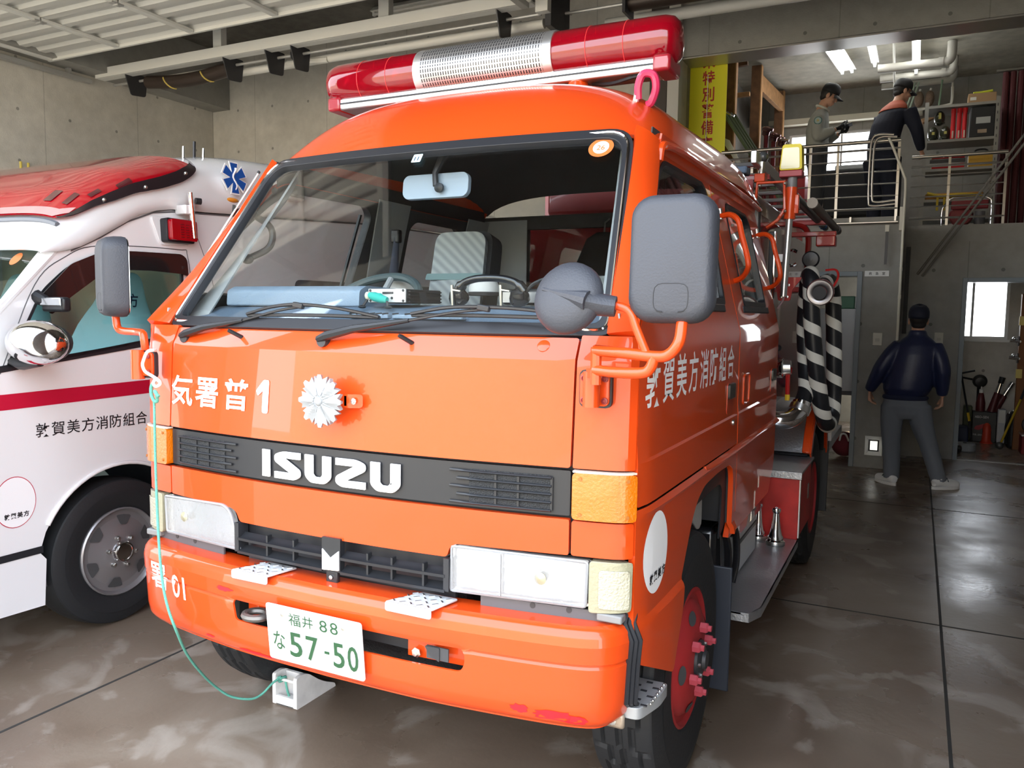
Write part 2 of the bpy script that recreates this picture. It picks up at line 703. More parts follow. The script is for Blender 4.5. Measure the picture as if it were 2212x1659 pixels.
# deep beam over the mezzanine edge, beam along the left wall
MB().box(-.95, XR, 6.78, 7.15, 4.12, ZC).build('trim_1', concrete('beam_concrete', (.27, .265, .245), 'x'), ang=0, bevel=.01, **ST)
MB().box(XL, XL+.32, YF, YB, 4.22, ZC).build('trim_2', CP, ang=0, **ST)
MB().box(-.93, XR, 6.80, 7.13, 4.105, 4.119).build('trim_3', mat('smooth_steel_soffit', (.45, .44, .41), .35, metal=.7), ang=0, **ST)
# column beside the banner
MB().box(-1.02, -.90, 6.70, 6.83, 0, 4.95).build('trim_4', mat('pale_post_paint', (.50, .50, .47), .6), ang=0, **ST)
MB().box(-1.22, -1.04, 6.74, 6.83, 0, 4.95).build('trim_5', mat('brown_steel_post', (.055, .045, .04), .6), ang=0, **ST)
# floor joints
jm = mat('floor_joint', (.035, .033, .03), .8)
for k, a in enumerate(((-4.22, -4.205, YF, 6.8), (-1.322, -1.31, YF, 6.8), (1.594, 1.606, YF, 7.8))):
    MB().box(a[0], a[1], a[2], a[3], 0, .0012).build('trim_%d' % (6+k), jm, ang=0, **ST)
MB().box(-7.5, 4.3, 2.545, 2.557, 0, .0012).build('trim_9', jm, ang=0, **ST)
MB().box(1.83, 3.05, 7.8, 7.86, 0, .004).build('trim_10', mat('pale_threshold', (.45, .45, .42), .5), ang=0, **ST)
MB().box(-7.5, 4.3, 5.2, 5.212, 0, .0012).build('trim_13', jm, ang=0, **ST)
# door frames
dm = mat('blue_grey_steel_frame', (.20, .235, .26), .45, coat=.3)


def door_frame(name, x0, x1, y, z1, wd=.045, dp=.22):
    m = MB()
    m.box(x0, x0+wd, y-.02, y+dp, 0, z1).box(x1-wd, x1, y-.02, y+dp, 0, z1).box(x0+wd, x1-wd, y-.02, y+dp, z1-wd, z1)
    return m.build(name, dm, ang=0, bevel=.004, **ST)


door_frame('door_1', .24, .93, YB, 1.905)
door_frame('door_2', 1.82, 3.06, 7.8, 1.88)


def window(name, x0, x1, y, z0, z1, mid, em=None):
    fr = mat('white_aluminium_sash', (.72, .73, .72), .4)
    m = MB()
    t = .035
    m.box(x0, x0+t, y, y+.09, z0, z1).box(x1-t, x1, y, y+.09, z0, z1).box(x0+t, x1-t, y, y+.09, z0, z0+t).box(x0+t, x1-t, y, y+.09, z1-t, z1)
    m.box(mid-.014, mid+.014, y+.02, y+.07, z0+t, z1-t)
    m.box(x0-.02, x1+.02, y-.04, y, z0-.03, z0)
    o = m.build(name, fr, ang=0, bevel=.003, **ST)
    MB().box(x0+t, x1-t, y+.05, y+.056, z0+t, z1-t).build('pane', mat('frosted_pane', (.95, .97, 1), .35, trans=.9), o, ang=0)
    return o


w1 = window('window_1', sx0, sx1, 9.62, sz0, sz1, 2.02)
MB().tube([(2.005, 9.60, 1.70), (1.985, 9.585, 1.71), (1.99, 9.58, 1.66)], .01, 6).build('latch', DKSTEEL, w1)
window('window_2', mx0, mx1, 10.52, mz0, mz1, .36)
MB().box(-.6, 1.35, 10.36, 10.5, 4.13, 4.21).build('trim_11', mat('cream_curtain_box', (.62, .60, .50), .5), ang=0, bevel=.005, **ST)
# concrete ledge beside window on the mezzanine
MB().box(-.9, -.42, 10.30, 10.5, 3.30, 4.13).build('trim_12', CP, ang=0, **ST)

# yard in front of the garage: pale paving, block across the yard
yard = mat('pale_yard_concrete', (.44, .38, .29), .8, var=.12, vscale=1.2)
MB().box(-40, 40, -45, YF, -.15, -.005).build('ground_yard', yard, ang=0, **ST)
MB().box(-30, 30, -30.5, -30, 0, 6).build('wall_opposite', mat('pale_render', (.55, .46, .34), .8, var=.1), ang=0, **ST)
MB().box(-60, 60, 40, 41, -.2, .1).build('ground_behind', yard, ang=0, **ST)

# ================================================================ overhead sectional door, tracks, spring shaft
ZD = 4.20
dpaint = mat('cream_grey_door_skin', (.56, .56, .53), .45, coat=.2)
gal = mat('galvanised_steel', (.42, .42, .41), .45, metal=.5)
whst = mat('white_painted_channel', (.66, .66, .63), .45)


def overhead_door(x0, x1, label, n=5, stiles=6):
    t = thing('overhead_door', label, 'garage door', ((x0+x1)/2, 2, ZD))
    dy = .86
    y1 = 4.30
    for k in range(n):
        ya, yb = y1-(k+1)*dy, y1-k*dy
        p = []
        q = []
        N = 4
        for j in range(N):              # ribbed skin seen from inside
            a = ya+(yb-ya)*j/N
            s = (yb-ya)/N
            for fy, dz in ((0, 0), (.35, 0), (.5, .03), (.85, .03)):
                p.append((a+s*fy, ZD+.03+dz))
        p.append((yb-.004, ZD+.03))
        m = MB()
        vs = [(x, y, z) for y, z in p for x in (x0, x1)]+[(x, y, z+.012) for y, z in p for x in (x0, x1)]
        M = len(p)
        fs = [(2*i, 2*i+1, 2*i+3, 2*i+2) for i in range(M-1)]+[(2*M+2*i, 2*M+2*i+2, 2*M+2*i+3, 2*M+2*i+1) for i in range(M-1)]
        m.add(vs, fs)
        s = m.build('door_panel', dpaint, t, ang=20, fix=False)
        for i in range(stiles):
            x = x0+.06+(x1-x0-.12)*i/(stiles-1)
            MB().box(x-.035, x+.035, ya+.01, yb-.01, ZD, ZD+.03).build('stile', whst, s, bevel=.004)
            if k < n-1:
                h = MB()
                h.box(x-.03, x+.03, ya-.06, ya+.06, ZD-.012, ZD-.001).cyl((x-.035, ya, ZD-.012), (x+.035, ya, ZD-.012), .012, n=8)
                h.build('hinge', gal, s)
    MB().box(x0, x1, y1-.004, y1+.03, ZD, ZD+.06).build('bottom_rail', whst, t, bevel=.004)
    return t


overhead_door(-7.45, -1.85, 'raised ribbed cream garage door over the ambulance bay')
for a in ((-7.53, 'grey steel door track along the left wall under the ceiling beam'), (-1.78, 'grey steel door track between the two bays, above the ambulance')):
    t = thing('door_track', a[1], 'track', (a[0], 2.3, ZD))
    MB().box(a[0]-.035, a[0]+.035, YF+.05, 4.88, ZD-.09, ZD-.04).build('rail', gal, t, bevel=.005)
    m = MB()
    for y in (1.6, 3.4, 4.6):
        m.box(a[0]-.03, a[0]+.03, y-.02, y+.02, ZD-.05, ZC-.004 if a[0] > -5 else ZD+.018)
    m.build('hanger', gal, t)
# spring shaft assembly
t = thing('spring_shaft', 'white channel with counterbalance springs across the ambulance bay ceiling', 'door mechanism', (-4.6, 5.0, ZD))
m = MB()
m.box(-7.5, -1.75, 4.92, 4.95, ZD-.02, ZD+.09).box(-7.5, -1.75, 4.95, 5.05, ZD+.07, ZD+.09).box(-7.5, -1.75, 4.95, 5.05, ZD-.02, ZD)
m.build('channel', whst, t, bevel=.004)
for x in (-5.55, -3.35):
    MB().box(x-.06, x+.06, 4.96, 5.04, ZD+.09, ZC-.004).build('post', whst, t)
MB().cyl((-7.45, 5.14, ZD-.05), (-1.75, 5.14, ZD-.05), .016, n=8).build('shaft', gal, t)
MB().cyl((-5.6, 5.32, ZD-.07), (-1.8, 5.32, ZD-.07), .045, n=12).build('pipe', whst, t)
brown = mat('brown_oiled_spring', (.045, .032, .026), .4, metal=.3)
yel = mat('yellow_stripe_paint', (.55, .42, .10), .6)
for x0, x1, sg in ((-6.85, -5.55, .04), (-1.2, .35, 0)):
    if x0 < -2:
        pts = [V(x0+(x1-x0)*k/12, 5.14, ZD-.08-sg*math.sin(PI*k/12)*1.2) for k in range(13)]
        s = MB().tube(pts, .075, 14).build('torsion_spring', brown, t)
        y2 = MB()
        for c0 in (3, 8.5):
            hp = []
            for k in range(7):
                q = c0+k*.18
                i = min(int(q), 11)
                p = pts[i].lerp(pts[i+1], q-i)
                a = PI*(.85+k*.12)
                hp.append(p+V(0, math.cos(a)*.077, math.sin(a)*.077))
            y2.tube(hp, .009, 6)
        y2.build('stripe', yel, s)
br = MB()
for x in (-7.0, -5.45, -4.85, -4.5, -2.1):
    MB().patch(roundpoly([(4.93, ZD+.02), (5.25, ZD+.02), (5.22, ZD-.22), (5.02, ZD-.24)], .03), lambda a, b, x=x: (x, a, b), .012, .1).build('bracket', DKSTEEL, t)
MB().cyl((-4.85, 5.3, ZD-.06), (-4.3, 5.3, ZD-.09), .035, n=10).build('roller', whst, t)
MB().lathe([(.0, -.02), (.05, -.02), (.05, -.006), (.035, 0), (.05, .006), (.05, .02), (0, .02)], (-4.62, 5.14, ZD-.05), (1, 0, 0), 14).build('cable_drum', DKSTEEL, t)
# next bay's shaft, only its start shows
t = thing('spring_shaft', 'dark spring and pale pipe above the fire engine roof lamp', 'door mechanism', (.6, 4.9, 4.1))
MB().cyl((-.98, 5.3, 4.18), (1.9, 5.3, 4.18), .075, n=14).build('torsion_spring', brown, t)
MB().cyl((-1.6, 5.3, 4.18), (2.4, 5.3, 4.18), .016, n=8).build('shaft', gal, t)
MB().cyl((-1.35, 5.75, 4.19), (3.2, 5.75, 4.19), .055, n=12).build('pipe', whst, t)
MB().box(-1.64, -1.58, 4.98, 5.4, 3.98, 4.9).box(-1.0, -.97, 5.18, 5.42, 4.07, 4.29).build('bracket', DKSTEEL, t, bevel=.004)
MB().box(-1.70, -1.58, 4.9, 4.98, ZD-.12, ZC-.004).build('end_plate', whst, t, bevel=.004)

# fluorescent lamps on the ceiling
tube = mat('lamp_tube_glow', (1, 1, .97), .3, emit=12)
tubeoff = mat('unlit_lamp_tube', (.75, .75, .73), .3)


def strip_lamp(label, p0, p1, lit, wd=.2, hang=None):
    p0, p1 = Vector(p0), Vector(p1)
    t = thing('strip_lamp', label, 'lamp', (p0+p1)/2)
    d = (p1-p0).normalized()
    s = d.cross(V(0, 0, 1)).normalized()
    m = MB()
    vs = []
    for p in (p0, p1):
        for a, z in ((-.5, 0), (-.18, .06), (.18, .06), (.5, 0), (.5, -.006), (-.5, -.006)):
            vs.append(p+s*a*wd+V(0, 0, z))
    m.add(vs, [(i, (i+1) % 6, 6+(i+1) % 6, 6+i) for i in range(6)]+[tuple(range(5, -1, -1)), tuple(range(6, 12))])
    m.build('housing', mat('lamp_housing_enamel', (.78, .78, .75), .35, coat=.4), t)
    for a in (-.28, .28):
        MB().cyl(p0+s*a*wd+d*.04+V(0, 0, -.03), p1+s*a*wd-d*.04+V(0, 0, -.03), .016, n=10).build('tube', tube if lit else tubeoff, t)
    e = MB()
    for p, q in ((p0, d), (p1, -d)):
        for a in (-.28, .28):
            e.bar(p+s*a*wd+q*.01+V(0, 0, -.025), p+s*a*wd+q*.04+V(0, 0, -.025), .03, .05)
    e.build('socket', tubeoff, t)
    if hang:
        MB().cyl((p0+p1)/2+V(0, 0, .05), (p0+p1)/2+V(0, 0, hang), .008, n=6).build('stem', gal, t)
    return t


strip_lamp('twin tube strip lamp on the dark ceiling beyond the raised door', (-4.35, 6.2, ZC-.07), (-3.05, 6.2, ZC-.07), False)
strip_lamp('lit twin tube strip lamp above the man in the grey shirt', (.40, 8.15, 4.50), (.50, 9.3, 4.50), True)


# ================================================================ fire engine: cab
T = thing('fire_engine', 'orange red fire engine with a red and silver roof light bar, parked facing the door', 'fire engine', (0, 1.6, 0))


def path2(pts, n=8):
    p = catmull([(a, b, 0) for a, b in pts], n)
    L = [0.]
    for a, b in zip(p, p[1:]):
        L.append(L[-1]+(b-a).length)
    return p, L


def at_len(P, L, s):
    s = max(0, min(L[-1], s))
    lo, hi = 0, len(L)-1
    while hi-lo > 1:
        m = (lo+hi)//2
        if L[m] <= s:
            lo = m
        else:
            hi = m
    t = (s-L[lo])/(L[hi]-L[lo])
    return P[lo].lerp(P[hi], t)


def len_at_x(P, L, x):
    for i in range(len(P)-1):
        if P[i].x <= x <= P[i+1].x and P[i+1].x > P[i].x:
            return L[i]+(L[i+1]-L[i])*(x-P[i].x)/(P[i+1].x-P[i].x)
    return L[-1]


OP, OL = path2([(0, 0), (.2, .0046), (.4, .0184), (.6, .0414), (.69, .055), (.77, .068), (.81, .079), (.832, .096), (.843, .12), (.849, .16), (.85, .22)])
YF_T = [(.40, .03), (.95, .03), (1.085, .031), (1.343, .054), (1.349, .057), (1.40, .093)]


def S_(x):
    return len_at_x(OP, OL, x)


SE = S_(.8375)          # where the corner meets the door


def skin(s, z):
    p = at_len(OP, OL, abs(s))
    x = p.x if s >= 0 else -p.x
    k = max(.25, 1-max(0, p.x-.6)/.24*.75)
    return (x, .03+p.y+(interp(YF_T, z)-.03)*k, z)


def xs(z):
    return .85 if z < 1.40 else .85-.2325*(z-1.40)-.02*max(0, z-1.85)


def side(y, z):
    return (xs(z)-.012*(max(0, .24-y)/.1)**2 if y < .24 else xs(z), y, z)


def both(mb, name, m, parent=None, **k):
    a = mb.build(name, m, parent or T, **k)
    b = mb.mirror().build(name, m, parent or T, **k)
    return a, b


S69 = S_(.6885)
S694 = S_(.6945)
# upper front panel with its shoulder crease, and rounded corner panels
MB().patch(rrect(-S69, S69, 1.083, 1.398, .006, 2), skin, .02, .045, lines=(1.343, 1.349)).build('front_panel', RED, T, ang=14)
both(MB().patch(rrect(S694, SE, 1.083, 1.405, .004, 2), skin, .02, .02, lines=(1.343, 1.349)), 'corner_panel', RED, ang=20)
# backing shell behind the gaps
MB().grid(lambda u, v: spt(skin, (u*2-1)*SE, .86+v*.535, -.035), 40, 8, .004).build('inner_shell', INTD, T)
# lower front panel: narrow at the lamps, deeper between them
lp = [(-S69, .955), (-S69, .866), (-.395, .862), (-.372, .852), (-.358, .824), (.365, .824), (.372, .85), (.39, .862), (S69, .866), (S69, .955)]
MB().patch(roundpoly(lp, [.006, .006, .02, .015, .01, .01, .015, .02, .006, .006], 3), skin, .02, .04).build('lower_front_panel', RED, T, ang=14)
both(MB().patch(rrect(S694, SE, .866, .953, .006, 2), skin, .02, .02), 'lower_corner_panel', RED, ang=20)

# black band with lettering and louvres
gb = MB().patch(rrect(-S69, S69, .963, 1.075, .004, 2), skin, .015, .05, off=-.006).build('grille_band', BLACK, T, ang=14)
for sg in (-1, 1):
    x0, x1 = (.405, .668)
    base = MB().patch(rrect(x0+.02, x1-.026, .970, 1.060, .006, 2), skin, .004, .06, off=-.003)
    (base if sg > 0 else base.mirror()).build('louvre_mesh', mat('grille_mesh_black', (.035, .037, .04), .55, bump=.9, bscale=300), gb)
    for k in range(5):
        z = .973+.0205*k
        m = MB()
        xa = x0-.035+(.02 if k % 2 else 0)
        m.grid(lambda u, v: spt(skin, S_(xa+(x1-.025-xa)*u), z-.0035+.007*v, .001+.005*math.sin(PI*v)*min(1, u*5)), 12, 4, .006)
        (m if sg > 0 else m.mirror()).build('louvre_slat', BLACK, gb)
    for x in (.497, .557, .643):
        m = MB().grid(lambda u, v: spt(skin, S_(x-.003+.006*u), .972+.084*v, .001), 1, 4, .005)
        (m if sg > 0 else m.mirror()).build('louvre_divider', BLACK, gb)
# maker's lettering: drawn as strokes, raised white
WL = mat('white_enamel_lettering', (.95, .95, .95), .35, coat=.5)


def letter(polys, x0, x1, z0=.976, z1=1.055):
    m = MB()
    for p in polys:
        pts = [(x0+(x1-x0)*a, z0+(z1-z0)*b) for a, b in p]
        m.patch(pts, skin, .006, .02, off=.004)
    return m.build('band_letter', WL, gb, ang=30, bevel=.0012)


ltr_s = roundpoly([(1, 1), (.30, 1), (.0, .86), (.0, .62), (.62, .24), (0, .24), (0, 0), (.80, 0), (1, .12), (1, .36), (.38, .76), (1, .76)], [0, .16, .14, .14, .02, 0, 0, .16, .1, .12, .02, 0], 5)
ltr_u = roundpoly([(0, 1), (0, .22), (.22, 0), (.78, 0), (1, .22), (1, 1), (.68, 1), (.68, .32), (.60, .23), (.40, .23), (.32, .32), (.32, 1)], [0, .12, .12, .12, .12, 0, 0, .05, .05, .05, .05, 0], 4)
ltr_z = [(1-a, b) for a, b in reversed(ltr_s)]
letter([[(0, 0), (1, 0), (1, 1), (0, 1)]], -.256, -.227)
letter([ltr_s], -.207, -.111)
letter([ltr_u], -.093, .000)
letter([ltr_z], .017, .115)
letter([ltr_u], .132, .226)

# lamps
for sg in (1, -1):
    m = MB().patch(rrect(S694+.002, SE-.002, .959, 1.074, .01, 3), skin, .03, .02, off=.012)
    a = (m if sg > 0 else m.mirror()).build('turn_signal', AMBER, T, ang=40, bevel=.004)
    for s in (S694+.022, SE-.024):
        for z in (.972, 1.060):
            p = spt(skin, s, z, .012)
            q = spt(skin, s, z, .0145)
            mm = MB().cyl(p, q, .0045, n=10)
            (mm if sg > 0 else mm.mirror()).build('lens_screw', mat('amber_screw_dark', (.35, .12, .02), .4), a)
    m = MB().patch(rrect(S694+.002, SE-.001, 1.074, 1.079, .001, 1), skin, .02, .02, off=.008)
    (m if sg > 0 else m.mirror()).build('lens_rim', mat('pale_lens_rim', (.6, .5, .42), .4), a)


def sunk(x, z, d=0):
    return (x, .036+.115*x*x-.004+d, z)


for sg in (1, -1):
    if sg > 0:
        ol = roundpoly([(.378, .738), (.734, .741), (.737, .853), (.380, .855)], .006, 2)
    else:
        ol = roundpoly([(.356, .740), (.716, .738), (.722, .853), (.425, .866), (.395, .848)], [.008, .008, .008, .02, .02], 3)
    bez = MB().patch([(sum(p[0] for p in ol)/len(ol)+(a-sum(p[0] for p in ol)/len(ol))*1.025, sum(p[1] for p in ol)/len(ol)+(b-sum(p[1] for p in ol)/len(ol))*1.07) for a, b in ol], lambda a, b: sunk(a, b, .012), .05, .05)
    hb = (bez if sg > 0 else bez.mirror()).build('headlamp', REFLECTOR if True else ALU, T, ang=40)
    m = MB().patch(ol, sunk, .006, .04, off=.006)
    (m if sg > 0 else m.mirror()).build('lens', LENS, hb, ang=40, bevel=.002)
    if sg > 0:
        MB().patch(rrect(.512, .516, .742, .85, .001, 1), sunk, .012, .05, off=.008).build('lens_divider', mat('lamp_divider_grey', (.3, .3, .32), .3), hb)
    # bowl and bulb shield
    m = MB().lathe([(.0, 0), (.012, .002), (.016, .012), (.0, .016)], sunk(.62, .80, .006), (0, -1, 0), 12)
    (m if sg > 0 else m.mirror()).build('bulb', mat('bulb_shield', (.45, .42, .3), .3, metal=.6), hb)
    # bezel strip under and over the lens
    m = MB()
    if sg > 0:
        m.tube([sunk(a, b, -.004) for a, b in ol], .004, 6, closed=True)
    else:
        m.tube([sunk(a, b, -.004) for a, b in ol], .005, 6, closed=True)
    (m if sg > 0 else m.mirror()).build('bezel', mat('lamp_bezel_grey', (.30, .31, .33), .35, metal=.3), hb)
    # side marker lamp wrapping the corner
    m = MB().patch(roundpoly([(S_(.741), .728), (SE-.004, .735), (SE-.002, .858), (S_(.741), .858)], .01, 3), skin, .03, .02, off=.004)
    a = (m if sg > 0 else m.mirror()).build('marker_lamp', CREAM, T, ang=40, bevel=.004)
    m = MB().patch(rrect(S_(.765), SE-.012, .742, .838, .008, 3), skin, .004, .02, off=.008)
    (m if sg > 0 else m.mirror()).build('lens', mat('cream_ribbed_lens', (.42, .40, .30), .15, coat=1, bump=.6, bscale=160), a, bevel=.002)
    m = MB()
    p = spt(skin, S_(.79), .722, .004)
    m.box(p.x-.03, p.x+.035, p.y-.004, p.y+.03, .710, .730)
    a2 = (m if sg > 0 else m.mirror()).build('lamp_foot', mat('lamp_foot_grey', (.2, .2, .2), .5), a, bevel=.004)

# grey valance under each headlamp with notches
vh = [ellipse(x, .728, .0065, .006, 10) for x in (.593, .687)]
va = MB().patch(roundpoly([(.452, .730), (.452, .688), (.80, .688), (.80, .728)], .002, 1), lambda a, b: (a, .048+.11*a*a, b), .006, .05)
hz = MB()
for x in (.593, .687):
    hz.patch(ellipse(x, .722, .007, .008, 12), lambda a, b: (a, .0475+.11*a*a, b), .002, .05)
for sg in (1, -1):
    o = (va if sg > 0 else va.mirror()).build('lamp_valance', mat('grey_valance_plastic', (.10, .105, .115), .5), T)
    for x in (.593, .687):
        m = MB().patch(ellipse(x, .722, .007, .008, 12), lambda a, b: (a, .0465+.11*a*a, b), .002, .05)
        (m if sg > 0 else m.mirror()).build('notch', INTD, o)

# lower grille between the headlamps
lg = MB()
for x in (-.362, .368):
    lg.box(x-.008, x+.008, .035, .075, .735, .822)
lg.box(-.362, .368, .085, .095, .70, .835)
gr = lg.build('lower_grille', mat('grille_black', (.022, .023, .027), .42), T)
for z in (.787, .747):
    for x0, x1 in ((-.358, -.028), (.036, .364)):
        MB().grid(lambda u, v: (x0+(x1-x0)*u, .022+.10*(x0+(x1-x0)*u)**2-.002+.03*v, z-.008+.012*v*v), 10, 4, .008).build('grille_bar', BLACK, gr)
for x in (-.24, -.14, .12, .2, .3):
    MB().box(x-.003, x+.003, .032, .05, .735, .80).build('grille_rib', BLACK, gr)
MB().patch(roundpoly([(-.028, .735), (-.028, .83), (.036, .83), (.036, .735)], .002, 1), lambda a, b: (a, .022, b), .02, .05).build('emblem_plate', BLACK, gr)
for p in ([(-.025, .797), (.0015, .775), (.0015, .739), (-.025, .737)], [(.0325, .797), (.0045, .775), (.0045, .739), (.0325, .741)]):
    MB().patch(p, lambda a, b: (a, .018, b), .006, .05).build('chevron', WL, gr, bevel=.001)
MB().box(-.018, .022, .026, .04, .700, .735).build('lug', BLACK, gr, bevel=.004)
MB().lathe([(.006, 0), (.006, .003), (0, .004)], (.002, .025, .717), (0, -1, 0), 10).build('rivet', ALU, gr)
# machinery glimpsed behind the grille
rad = MB().box(-.36, .36, .16, .20, .46, .83).build('radiator', mat('dirty_radiator', (.03, .03, .032), .6, bump=.8, bscale=180), T)
for k, x in enumerate((-.30, -.22, -.10, .08, .17, .27)):
    pts = [(x, .12, .83), (x+.015, .10, .79), (x-.01, .11, .75), (x+.03, .13, .70)]
    MB().tube(catmull(pts, 4), .006+.003*(k % 3), 8).build('engine_hose', mat('grey_hose_%d' % (k % 2), (.07+.10*(k % 2),)*3, .5), rad)
for k in range(3):
    MB().tube([(-.28+.11*math.cos(a*.9+k)*.2+k*.26, .12+.012*math.cos(a*3), .72+.006*a) for a in range(14)], .004, 6).build('spring_coil', STEEL, rad)
MB().tube(catmull([(-.15, .09, .70), (-.10, .06, .63), (-.05, .1, .58)], 4), .008, 8).build('strut', DKSTEEL, rad)

# ---------------------------------------------------------------- bumper
BP, BL = path2([(0, -.035), (.3, -.0265), (.5, -.007), (.66, .016), (.75, .037), (.80, .064), (.828, .105), (.842, .16), (.846, .22), (.847, .30)])
BT = [(.44, .045), (.452, .026), (.468, .014), (.50, .008), (.603, .003), (.609, .007), (.613, .007), (.617, 0), (.66, -.002), (.684, .003), (.697, .012), (.704, .026)]
BEND = len_at_x(BP, BL, .8425)


def bsk(s, z):
    p = at_len(BP, BL, abs(s))
    q = at_len(BP, BL, abs(s)+.004)
    d = interp(BT, z)
    n = Vector((q.y-p.y, -(q.x-p.x), 0)).normalized()
    x, y = p.x-n.x*d, p.y-n.y*d
    return (x if s >= 0 else -x, y, z)


zl = (.452, .468, .50, .603, .609, .613, .617, .66, .684, .697)
op = roundpoly([(-.325, .612), (-.315, .552), (.44, .552), (.452, .575), (.452, .600), (.44, .612)], .012, 3)
bm_ = MB().patch([(-BEND, .44), (BEND, .44), (BEND, .66), (-BEND, .66)], bsk, .006, .03, holes=[op], lines=zl)
bm_.grid(lambda u, v: bsk((u*2-1)*BEND, .66+.044*v), 70, 12, .006)
bm_.grid(lambda u, v: Vector(bsk((u*2-1)*BEND, .704)).lerp(Vector((Vector(bsk((u*2-1)*BEND, .704)).x*.985, Vector(bsk((u*2-1)*BEND, .704)).y+.085, .702)), v), 60, 2, .004)
bm_.grid(lambda u, v: Vector(bsk((u*2-1)*BEND, .44)).lerp(Vector((Vector(bsk((u*2-1)*BEND, .44)).x*.97, Vector(bsk((u*2-1)*BEND, .44)).y+.10, .45)), v), 60, 2, .004)
bump = bm_.build('bumper', RED, T, ang=28)
# recess plates with towing eyes
MB().grid(lambda u, v: (-.31+.16*u, .028+.01*u, .552+.06*v), 2, 2, .004).build('recess_plate', RED, bump)
MB().grid(lambda u, v: (.265+.183*u, .016+.012*u, .552+.06*v), 2, 2, .004).build('recess_plate', RED, bump)
MB().grid(lambda u, v: (-.15+.42*u, .06, .545+.07*v), 2, 2, .004).build('recess_back', INTD, bump)
MB().tube([(-.245+.036*math.cos(a), -.008+.03*math.sin(a), .575) for a in [2*PI*k/18 for k in range(18)]], .011, 8, closed=True).build('tow_eye', mat('worn_iron', (.16, .15, .14), .45, metal=.7), bump)
MB().box(.335, .40, -.004, .0, .566, .600).build('tow_slot', INTD, bump)
MB().patch(roundpoly([(.330, .598), (.375, .600), (.375, .562), (.345, .578)], .004, 2), lambda a, b: (a, -.007, b), .004, .05).build('tow_lug', DKSTEEL, bump)
for x in (-.172, .297):
    MB().lathe([(.014, 0), (.014, .003), (.008, .004), (.008, .010), (0, .011)], (x, -.001+(.02 if x < 0 else .008), .568), (0, -1, 0), 6, ).build('bolt', STEEL, bump, ang=20)
# chipped paint
random.seed(3)
for cx, cz, rx, rz in ((.598, .484, .024, .012), (.695, .476, .06, .014), (.745, .470, .03, .012), (-.355, .640, .035, .007), (-.24, .462, .08, .006), (-.44, .474, .02, .004)):
    pts = []
    for k in range(22):
        a = 2*PI*k/22
        q = .7+.5*random.random()
        pts.append((cx+rx*math.cos(a)*q, cz+rz*math.sin(a)*q))
    MB().patch(pts, bsk, 0, .02, off=.0012).build('paint_chip', SCRAPE, bump)
# white lettering on the left end
t1 = MB()
text(t1, '署', bsk, -.735, -.640, .572, .655, bold=.014)
t1.build('bumper_letter', WLET, bump, ang=0)
text(MB(), '01', bsk, -.612, -.545, .562, .636, bold=.01).build('bumper_number', WLET, bump, ang=0)
PADM = mat('pad_aluminium', (.60, .61, .63), .5, metal=.25)
# tread plate pads on the bumper lip
for x0, x1 in ((-.305, -.170), (.232, .372)):
    m = MB()
    m.patch(roundpoly([(x0, -.043), (x1, -.043), (x1+.02, .06), (x0+.05, .06)], .006, 2), lambda a, b: (a, b, .712), .005, .05)
    m.patch(rrect(x0, x1, .686, .712, .006, 2), lambda a, b: (a, -.044, b), .005, .05)
    p = m.build('step_pad', PADM, bump, bevel=.002)
    for i in range(5):
        for j in range(4):
            cx, cy = x0+.02+i*.026+j*.006, -.03+j*.024
            a = PI/4 if (i+j) % 2 else -PI/4
            MB().bar((cx-.008*math.cos(a), cy-.008*math.sin(a), .7125), (cx+.008*math.cos(a), cy+.008*math.sin(a), .7125), .004, .003).build('tread_lug', ALU, p)
# rubber end strips
rs = []
for z in [.735, .725, .712, .70, .66, .60, .54, .50, .485, .478]:
    s = BEND-.012
    p = Vector(bsk(s, min(z, .70)))
    o_ = interp([(.47, -.03), (.50, .012), (.70, .012), (.735, -.015)], z)
    rs.append((p.x+.006, p.y-o_, z))
m = MB()
for k in (-1, 0, 1):
    m.tube([(x+k*.009, y+k*.008, z) for x, y, z in rs], .0075, 6)
both(m, 'end_strip', RUB, bump)
# number plate
pl = MB().patch(rrect(-.165, .165, .477, .642, .008, 3), lambda a, b: (a, -.055+.10*(.642-b), b), .003, .4)
plate = pl.build('number_plate', mat('plate_white', (.78, .78, .77), .4), T, ang=0)
pf = lambda a, b: (a, -.0552+.10*(.642-b), b)
GRN = mat('plate_green', (.02, .075, .03), .45)
MB().tube([pf(a, b) for a, b in rrect(-.162, .162, .480, .639, .008, 3)], .0018, 6, closed=True).build('rim', mat('plate_rim', (.75, .75, .76), .4), plate)
for s, a0, a1, b0, b1, bo in (('福', -.082, -.040, .592, .628, .004), ('井', -.034, .004, .594, .628, .004), ('8', .026, .052, .594, .628, .0), ('8', .062, .088, .594, .628, .0),
                            ('な', -.143, -.101, .512, .566, .005), ('5', -.085, -.041, .500, .572, .01), ('7', -.026, .016, .500, .572, .01), ('-', .037, .054, .532, .540, .004), ('5', .066, .104, .500, .572, .01), ('0', .115, .150, .500, .572, .01)):
    text(MB(), s, pf, a0, a1, b0, b1, off=.0035, bold=bo).build('plate_character', GRN, plate, ang=0)
for x in (-.105, .105):
    MB().lathe([(.006, 0), (.006, .003), (0, .004)], pf(x, .617), (0, -1, 0), 12).build('plate_screw', STEEL, plate)

